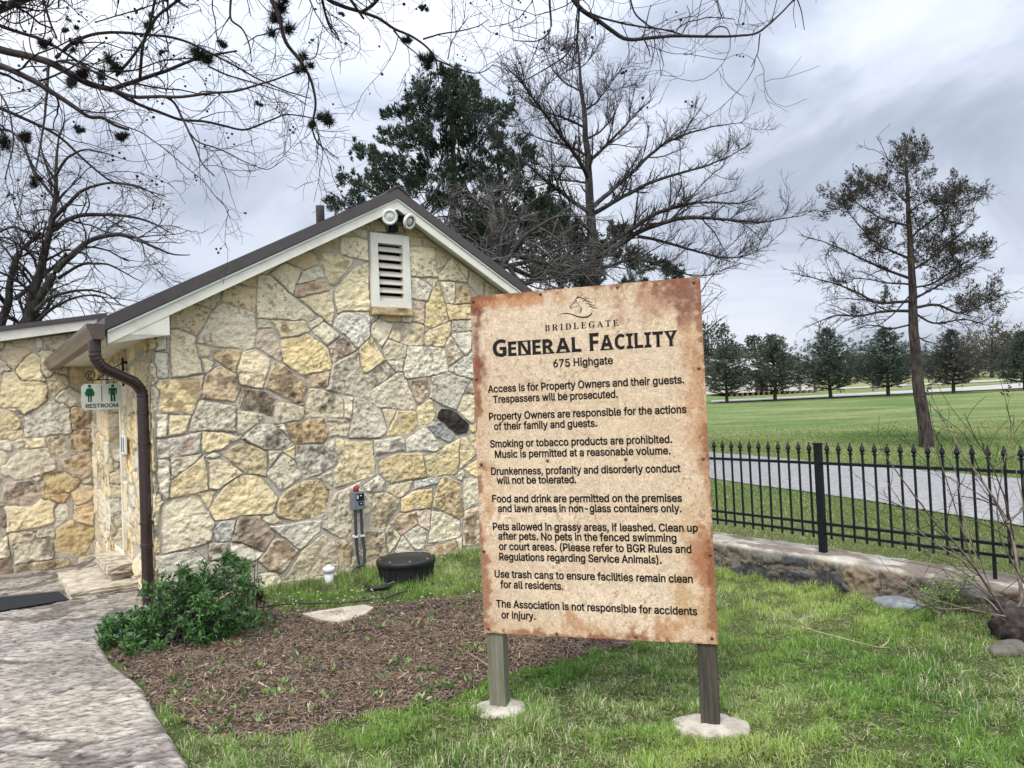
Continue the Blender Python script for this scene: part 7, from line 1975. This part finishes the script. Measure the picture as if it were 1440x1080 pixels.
# ---- row of young cedars beside the pale drive
def young_cedar(seed, hgt, wid, tones, bareness=0.0):
    r = np.random.default_rng(seed)
    tr_ = [(resample([(0, 0, -.2), (.03, 0, .8), (0, .03, hgt * .55), (0, 0, hgt * .98)], 10, r, .02), np.linspace(.16, .03, 10))]
    cl_ = []
    z = 1.15
    while z < hgt:
        f = (z - 1.15) / (hgt - 1.15)
        prof_ = np.interp(f, [0, .12, .3, .6, .85, 1.0], [.80, 1.0, .82, .50, .24, .04]) * wid / 2
        nb_ = max(3, int(4 + 8 * prof_ / (wid / 2)))
        a0_ = r.uniform(0, 6.28)
        for kk in range(nb_):
            a_ = a0_ + kk * 6.283 / nb_ + r.normal(0, .2); L = prof_ * r.uniform(.55, 1.28)
            for t_ in np.arange(.25, 1.01, .25):
                rad = (.34 - .14 * t_) * (1 - .45 * f) * r.uniform(.7, 1.2)
                cl_.append((math.cos(a_) * L * t_, math.sin(a_) * L * t_, z + .35 * L * t_ * t_ + r.normal(0, .06), rad))
            if f < .8: tr_.append((resample([(0, 0, z - .25), (math.cos(a_) * L * .5, math.sin(a_) * L * .5, z), (math.cos(a_) * L, math.sin(a_) * L, z + .3 * L)], 6, r, .02), np.linspace(.05, .015, 6)))
        z += .30 + .12 * (1 - f)
    P, A, Ls, Ws, Cs = plumes(*bough_set(cl_, r, (0, 0), 11 * (1 - bareness), 1.2, 2.6, .22, .9), r, 46, .17, .05, tones, .22)
    return tube_mesh(tr_, 5), leaf_mesh(P, A, Ls, Ws, Cs, r, .2)


TN = ((.026, .044, .034), (.082, .112, .082)); TN2 = ((.032, .046, .030), (.092, .112, .070)); TN3 = ((.040, .044, .034), (.10, .105, .08))
protos = [young_cedar(501, 6.6, 6.6, TN), young_cedar(502, 6.0, 6.9, TN2), young_cedar(503, 6.3, 6.2, TN3, .15), young_cedar(504, 6.4, 7.4, TN, .1), young_cedar(505, 5.8, 6.8, TN2, .05), young_cedar(506, 6.6, 7.0, TN)]
ROW = [(1022, 562, 482, 4, 'leftmost young cedar of the lawn row, beside the notice board edge'), (1090, 561, 470, 1, 'young cedar standing before the pale barn'), (1168, 558, 462, 0, 'shapely conical young cedar right of the barn, with clear pasture beside it'),
       (1249, 554, 460, 3, 'young cedar between the conical one and the tall half bare cedar'), (1341, 550, 464, 2, 'greyish young cedar just right of the half bare trunk'), (1440, 532, 452, 5, 'young cedar cut by the right edge of the view')]
for i, (bx_, by_, ty_, pi, lab) in enumerate(ROW):
    D = 66.0
    p = at_depth(bx_, by_, D)
    gx_, gy_ = p[0], p[1]; gzz = float(gz(gx_, gy_))
    hh = (by_ - ty_) * D / F_PX
    ps_ = hh / (6.6, 6.0, 6.3, 6.4, 5.8, 6.6)[pi]
    root = empty('young_cedar', (gx_, gy_, gzz), 0, lab, 'tree', 'young cedars in a row along the drive')
    root.scale = (ps_ * 1.22, ps_ * 1.22, ps_); root.rotation_euler = (0, 0, i * 1.3)
    tm, lm = protos[pi]
    link('trunk', tm, None if tm.materials else M_BARKC, root, True); link('crown', lm, None if lm.materials else M_LEAF, root)

# ---- far trees behind the drives
def round_tree(seed, tones, hgt=9.0, wid=9.0, bare=False):
    r = np.random.default_rng(seed)
    tr_ = [(resample([(0, 0, -.3), (.1, 0, 1.2), (0, .1, hgt * .45)], 8, r, .04), np.linspace(.28, .16, 8))]
    cl_ = []
    for _ in range(46):
        d = unit(r.normal(0, 1, 3)); q = np.array([d[0] * wid * .42, d[1] * wid * .42, hgt * .58 + d[2] * hgt * .36]) * np.array([1, 1, 1]) * r.uniform(.75, 1.0)
        cl_.append((*q, r.uniform(.6, 1.2)))
        tr_.append((resample([(0, 0, hgt * .3), q * np.array([.5, .5, .75]), q], 6, r, .06), np.linspace(.10, .03, 6)))
    if bare:
        tw = sprout(tr_[1:], r, 1.6, .6, 1.8, .3, .9, 6, .5, .035, (0, 0, .2), .12, .3, .8)
        tw += sprout(tw, r, 2.2, .4, 1.0, .3, .9, 4, .6, .03, (0, 0, .2), .12, .1, .8)
        return tube_mesh(tr_ + tw, 3), None
    P, A, Ls, Ws, Cs = sprays(cl_, r, 62, .42, .22, tones, (0, 0), .8, .2)
    return tube_mesh(tr_, 5), leaf_mesh(P, A, Ls, Ws, Cs, r, .2)


fp_ = [round_tree(601, ((.026, .030, .018), (.075, .075, .045))), round_tree(602, ((.022, .030, .020), (.060, .072, .045))), round_tree(603, ((.045, .042, .030), (.12, .105, .075))), round_tree(604, None, bare=True)]
FAR = [(1000, 545, 455, 100, 1, 'tall dark oak right behind the edge of the notice board'), (1035, 552, 484, 112, 0, 'olive oak behind the leftmost young cedar'), (1066, 550, 472, 105, 1, 'dark oak rising behind the pale barn roof'), (1012, 550, 492, 96, 2, 'brownish bush low behind the leftmost cedar'),
       (1120, 545, 500, 120, 2, 'low brownish tree right of the barn'), (1150, 545, 505, 125, 1, 'low dark tree behind the conical cedar'), (1195, 545, 488, 118, 3, 'pale bare tree behind the conical cedar right side'), (1215, 543, 488, 122, 2, 'brownish tree between two young cedars'), (1235, 541, 500, 126, 0, 'low olive tree left of the fourth cedar'),
       (1290, 540, 490, 125, 3, 'pale bare tree behind the half bare trunk'), (1310, 538, 496, 130, 1, 'dark low tree right behind the half bare trunk'), (1375, 533, 480, 118, 3, 'bare grey tree right of the greyish cedar'), (1395, 533, 445, 110, 2, 'tall brownish thin tree near the right edge'), (1412, 530, 470, 116, 0, 'olive tree near the right edge'), (1455, 528, 470, 120, 1, 'dark tree at the far right edge'), (1355, 535, 500, 135, 1, 'low dark tree behind the greyish cedar'), (1265, 540, 498, 128, 2, 'brown tree left of the half bare trunk'), (1178, 545, 506, 132, 1, 'dark bush low in the gap beside the conical cedar'), (975, 548, 470, 104, 1, 'oak hidden mostly behind the notice board')]
for i, (bx_, by_, ty_, D, pi, lab) in enumerate(FAR):
    p = at_depth(bx_, by_, D); gzz = float(gz(p[0], p[1]))
    ttop = at_depth(bx_, ty_, D)[2]
    s_ = max((ttop - gzz) / 8.6, .25)
    root = empty('far_tree', (p[0], p[1], gzz), i * 2.1, lab, 'tree', 'trees beyond the drives')
    root.scale = (s_ * 1.05, s_ * 1.05, s_)
    tm, lm = fp_[pi]
    link('trunk', tm, None if tm.materials else (M_BARKG if pi == 3 else M_BARKC), root, True)
    if lm: link('crown', lm, None if lm.materials else M_LEAF, root)
# far wooded rise that closes the view
r9 = np.random.default_rng(91)
tl_ = []
for px_2 in np.arange(940, 1560, 9):
    p = at_depth(px_2, 520, 175 + r9.normal(0, 8)); g_ = float(gz(p[0], p[1]))
    hh = 2.2 + 3.0 * r9.uniform()
    for _ in range(4):
        tl_.append((p[0] + r9.normal(0, 1.8), p[1] + r9.normal(0, 3), g_ + hh * r9.uniform(.2, 1.0), r9.uniform(1.0, 2.0)))
P, A, Ls, Ws, Cs = sprays(tl_, r9, 20, .9, .5, ((.035, .040, .030), (.09, .09, .065)), None, .8, .2)
tag(link('treeline', leaf_mesh(P, A, Ls, Ws, Cs, r9, .2), M_LEAF), 'low dark line of far woods along the top of the pasture', 'woods', kind='stuff')

# ---- pale barn behind the young cedars
bp0, bp1 = at_depth(1027, 557, 82), at_depth(1142, 553, 84)
vx = bp1 - bp0; Lb = math.hypot(vx[0], vx[1])
gb = float(gz((bp0[0] + bp1[0]) / 2, (bp0[1] + bp1[1]) / 2))
barn = empty('pale_barn', (bp0[0], bp0[1], gb), math.atan2(vx[1], vx[0]), 'long low pale metal barn behind the first two young cedars', 'barn')
BH, BD = 2.5, 7.0
M_SIDING = mat('pale_metal_siding', (.52, .49, .44), (.60, .57, .52), 3, rough=.6, stretch=(8, 1, .1), lo=.3, hi=.7)
MB().box(0, Lb, 0, BD, .35, BH).build('wall', M_SIDING, barn)
MB().prism([(-.4, BH), (BD / 2, BH + 1.7), (BD + .4, BH), (BD + .4, BH + .12), (BD / 2, BH + 1.84), (-.4, BH + .12)], -.3, Lb * .62, 'x').build('roof', mat('grey_metal_roof', (.42, .41, .39), (.52, .51, .49), 6, rough=.5), barn)
MB().box(Lb * .62, Lb + .2, -.2, BD, BH + .003, BH + .12).build('porch_roof', mat('tan_roof', (.36, .31, .25), (.44, .39, .33), 6, rough=.6), barn)
M_DKD = mat('brown_barn_door', (.10, .075, .06), (.16, .125, .10), 8, rough=.8)
for f_ in (.30, .36, .62, .84): MB().box(Lb * f_, Lb * f_ + (.95 if f_ < .4 else .28), -.06, -.002, .3, BH - .1).build('door', M_DKD, barn)
for k in range(16): MB().box(.2 + k * (Lb - .4) / 15 - .12, .2 + k * (Lb - .4) / 15 + .12, -.05, .2, -.1, .35).build('pier', mat('barn_pier', (.12, .09, .06), rough=.9) if k == 0 else bpy.data.materials['barn_pier'], barn)
MB().box(Lb + .5, Lb + .72, .2, .42, -.2, 2.3).build('corner_post', M_DKD, barn)

# ------------------------------------------------------------------ shrub by the path, dried stems, weeds
r10 = np.random.default_rng(105)
sh0 = at_z(262, 930)
sh = empty('evergreen_shrub', (-2.62, 5.38, 0), 0, 'leafy dark green shrub spilling over the path edge below the downspout', 'shrub')
SHB = [(205, 860, 30), (240, 850, 34), (180, 880, 26), (170, 905, 24), (205, 900, 34), (250, 890, 40), (290, 870, 40), (300, 835, 32), (330, 850, 30), (345, 820, 20), (320, 815, 24), (345, 870, 22), (270, 835, 28), (215, 930, 26), (250, 925, 28), (290, 905, 28), (325, 885, 24), (195, 935, 18), (150, 900, 16), (160, 880, 15), (280, 815, 20), (335, 795, 14), (320, 785, 9), (235, 825, 16), (262, 808, 12), (150, 915, 14), (225, 905, 30), (265, 860, 36)]
shc = []
for x_, y_, s_ in SHB:
    for _ in range(3):
        D = 5.55 + r10.normal(0, .16) + (870 - y_) * .0022
        p = at_depth(x_ + r10.normal(0, s_ * .35), y_ + r10.normal(0, s_ * .3), D)
        shc.append((p[0], p[1], max(p[2], .07), s_ * D / F_PX * r10.uniform(.5, .95)))
stems = []
for cx_, cy_, cz_, rad in shc:
    stems.append((resample([(-2.62 + r10.normal(0, .12), 5.38 + r10.normal(0, .10), 0), ((cx_ - 2.62) / 2, (cy_ + 5.38) / 2, cz_ * .6), (cx_, cy_, cz_)], 8, r10, .006), np.linspace(.006, .0025, 8)))
put('stems', tube_mesh(stems, 5), M_BARK, sh)
P, A, C_ = [], [], []
for cx_, cy_, cz_, rad in shc:        # whorls of leaves at shoot ends
    nw = max(8, int(1500 * rad * rad) + 8)
    for _ in range(nw):
        d = unit(r10.normal(0, 1, 3)); tp = np.array([cx_, cy_, cz_]) + d * rad * r10.uniform(.35, 1.15) * np.array([1, 1, .9])
        if tp[2] < .04: continue
        ax = unit(d + np.array([0, 0, .7]) + r10.normal(0, .25, 3))
        t_ = r10.uniform(); nl_ = r10.integers(6, 10)
        for q in range(nl_):
            a_ = q * 2.4; s_ = unit(np.cross(ax, unit(r10.normal(0, 1, 3))))
            P.append(tp - ax * .03 * q / nl_); A.append(unit(ax * r10.uniform(.15, .9) + s_)); C_.append((np.array([.020, .060, .014]) * (1 - t_) + np.array([.085, .190, .042]) * t_) * r10.uniform(.7, 1.25))
P, A, C_ = np.array(P), np.array(A), np.array(C_)
print('shrub leaves', len(P))
put('foliage', leaf_mesh(P, A, r10.uniform(.028, .060, len(P)), r10.uniform(.010, .018, len(P)), C_, r10, .12), M_SHRUB, sh, False)
dp0 = at_z(352, 878)
dpl = empty('dried_plant', (dp0[0], dp0[1], 0), 0, 'clump of dry dark stems with a withered flower head beside the shrub', 'plant')
ds = []
for bx_, by_, tx_, ty_ in [(340, 880, 342, 800), (346, 882, 350, 790), (352, 880, 358, 772), (356, 884, 366, 800), (350, 885, 346, 820), (360, 884, 372, 840), (345, 880, 336, 815), (357, 880, 362, 786)]:
    ds.append(limb([(bx_, by_), ((bx_ + tx_) / 2 + 3, (by_ + ty_) / 2), (tx_, ty_)], 5.95, .0045, .002, r10, wig=.03))
put('stems', tube_mesh(ds + sprout(ds, r10, 10, .03, .10, .4, 1.0, 4, .6, .0013), 5), M_BARKD, dpl)
hd0 = at_depth(365, 838, 5.95)
n = 130
put('flower_head', leaf_mesh(hd0 + r10.normal(0, .018, (n, 3)), unit(r10.normal(0, 1, (n, 3))), .045, .010, np.tile([.05, .022, .016], (n, 1)), r10), M_CHIP, dpl, False)
# weeds in the mulch
P, A, C_ = [], [], []
for _ in range(140):
    x_ = r10.uniform(-2.3, -.2); y_ = r10.uniform(3.85, 5.0) if r10.uniform() < .75 else r10.uniform(5, 6.2)
    if not poly_in(np.array([x_]), np.array([y_]), MULCH)[0]: continue
    t_ = r10.uniform()
    for q in range(r10.integers(5, 14)):
        a_ = r10.uniform(0, 6.28)
        P.append((x_ + r10.normal(0, .015), y_ + r10.normal(0, .015), float(gz(x_, y_)) + .03)); A.append(unit(np.array([math.cos(a_), math.sin(a_), r10.uniform(.3, 1.3)])))
        C_.append((np.array([.05, .12, .02]) * (1 - t_) + np.array([.22, .30, .09]) * t_) * r10.uniform(.8, 1.2))
P, A, C_ = np.array(P), np.array(A), np.array(C_)
tag(link('weeds', leaf_mesh(P, A, r10.uniform(.025, .068, len(P)), r10.uniform(.010, .021, len(P)), C_, r10, .15), M_SHRUB), 'small pale green weed sprouts in the front of the mulch', 'weeds', kind='stuff')
# pebbles and pale chips along the back of the mulch
n = 170
xx_ = rng.uniform(-2.2, .1, n); yy_ = rng.uniform(5.9, 6.75, n)
pb = bmesh.new()
for i in range(n):
    v = bmesh.ops.create_icosphere(pb, subdivisions=1, radius=1.0)['verts']
    s_ = rng.uniform(.004, .013)
    bmesh.ops.scale(pb, vec=(s_, s_ * rng.uniform(.6, 1), s_ * .5), verts=v)
    bmesh.ops.translate(pb, vec=(xx_[i], yy_[i], float(gz(xx_[i], yy_[i])) + .035), verts=v)
me = bpy.data.meshes.new('gravel'); pb.to_mesh(me); pb.free()
tag(link('gravel', me, mat('pale_pebbles', (.42, .37, .28), (.62, .57, .48), 30, rough=.95)), 'pale limestone pebbles scattered between the mulch and the wall grass', 'gravel', kind='stuff')

# ---- bare shrub at the right edge
r11 = np.random.default_rng(115)
C7 = (1260, 520, 3.0)
RS = [([(500, 1130), (470, 1050), (420, 960), (370, 890), (340, 840), (240, 722), (160, 642), (100, 560), (0, 430), (-60, 340)], .010, .003), ([(540, 1150), (540, 990), (520, 860), (500, 720), (472, 642), (400, 522), (330, 420), (250, 300), (145, 105)], .014, .003), ([(500, 720), (470, 560), (440, 462), (380, 352), (290, 190)], .006, .002),
      ([(472, 650), (520, 600), (560, 540)], .007, .005), ([(340, 845), (220, 762), (100, 690), (20, 560), (-40, 470)], .006, .002), ([(430, 980), (250, 852), (100, 822), (-20, 800)], .006, .002), ([(330, 830), (280, 702), (240, 562), (180, 372), (140, 130)], .005, .002), ([(480, 1070), (380, 960), (260, 900), (150, 890), (40, 840)], .006, .002),
      ([(520, 1000), (600, 880), (640, 760), (660, 600)], .012, .006), ([(540, 900), (480, 800), (430, 700), (420, 560), (500, 200)], .006, .002), ([(460, 1040), (300, 1010), (120, 960), (-20, 860), (-80, 780)], .005, .002), ([(560, 1000), (540, 800), (545, 620), (500, 420), (495, 180)], .006, .002), ([(470, 1060), (340, 1000), (200, 1010), (80, 990)], .004, .002), ([(420, 960), (330, 760), (290, 640), (270, 500), (230, 330)], .005, .002), ([(400, 930), (300, 800), (200, 740), (60, 690)], .005, .002)]
g11 = [limb(p, 4.75 + r11.normal(0, .08), a_, b_, r11, C7, r11.normal(0, .35), .015) for p, a_, b_ in RS]
h11 = sprout(g11, r11, 6.5, .15, .6, .3, .9, 6, .5, .0018, (0, 0, .15), .1, .1, .7)
i11 = sprout(h11, r11, 4, .06, .22, .3, .9, 5, .6, .0014, (0, 0, .1), .12, .1, .8)
rs0 = g11[0][0][0]
rsh = empty('bare_shrub', (rs0[0], rs0[1], 0), 0, 'leafless tan stemmed shrub leaning in from the right edge before the fence', 'shrub')
put('stems', tube_mesh(g11, 6), M_TWIG, rsh); put('twigs', tube_mesh(h11 + i11, 4), M_BARK, rsh)
pods = bmesh.new()
for bx_, by_, k_ in ((145, 75, 12), (130, 105, 6), (460, 95, 8), (480, 75, 5), (-70, 330, 4), (200, 250, 1), (165, 245, 2), (400, 380, 2), (300, 330, 1)):
    for _ in range(k_):
        p = at_depth(1260 + (bx_ + r11.normal(0, 14)) / 3, 520 + (by_ + r11.normal(0, 14)) / 3, 4.8)
        v = bmesh.ops.create_icosphere(pods, subdivisions=1, radius=.0065)['verts']; bmesh.ops.translate(pods, vec=[float(c_) for c_ in p], verts=v)
me = bpy.data.meshes.new('seed_pods'); pods.to_mesh(me); pods.free()
tag(put('seed_pods', me, M_BARKD, rsh), kind='stuff')
# fresh green sprouts at the foot of the wall
P, A, C_ = [], [], []
for bx_, by_, s_ in ((1300, 832, 16), (1325, 826, 18), (1345, 820, 18), (1360, 812, 12), (1310, 845, 14), (1338, 840, 12)):
    for _ in range(110):
        p = at_depth(bx_ + r11.normal(0, s_ * .6), by_ + r11.normal(0, s_ * .45), 5.15 + r11.normal(0, .08)); P.append(p); A.append(unit(r11.normal(0, 1, 3) + np.array([0, 0, .4]))); C_.append(np.array([.13, .20, .045]) * r11.uniform(.55, 1.3))
P, A, C_ = np.array(P), np.array(A), np.array(C_)
sp0 = at_z(1335, 856)
spr = empty('weed_clump', (sp0[0], sp0[1], 0), 0, 'pale green leafy weed at the foot of the low stone wall', 'plant')
put('foliage', leaf_mesh(P, A, r11.uniform(.015, .035, len(P)), r11.uniform(.006, .012, len(P)), C_, r11, .1), M_SHRUB, spr, False)
wst = [limb([(1330 + r11.normal(0, 4), 865), (bx_ - 4, by_ + 14), (bx_, by_)], 5.12, .003, .0015, r11) for bx_, by_ in ((1300, 832), (1325, 826), (1345, 820), (1360, 812), (1310, 845))]
put('stems', tube_mesh(wst + sprout(wst, r11, 14, .05, .14, .4, 1, 4, .6, .001), 4), M_BARK, spr)
# taller grass tufts at the wall foot
x_, y_ = [], []
tufts = [at_z(a, b2) for a, b2 in ((1262, 836), (1250, 830), (1370, 868), (1385, 872), (1360, 866), (1400, 868), (1150, 812), (1100, 806), (1225, 828))]
for p in tufts:
    k_ = 130; x_.append(p[0] + r11.normal(0, .05, k_)); y_.append(p[1] + r11.normal(0, .05, k_))
x_, y_ = np.concatenate(x_), np.concatenate(y_); n = len(x_)
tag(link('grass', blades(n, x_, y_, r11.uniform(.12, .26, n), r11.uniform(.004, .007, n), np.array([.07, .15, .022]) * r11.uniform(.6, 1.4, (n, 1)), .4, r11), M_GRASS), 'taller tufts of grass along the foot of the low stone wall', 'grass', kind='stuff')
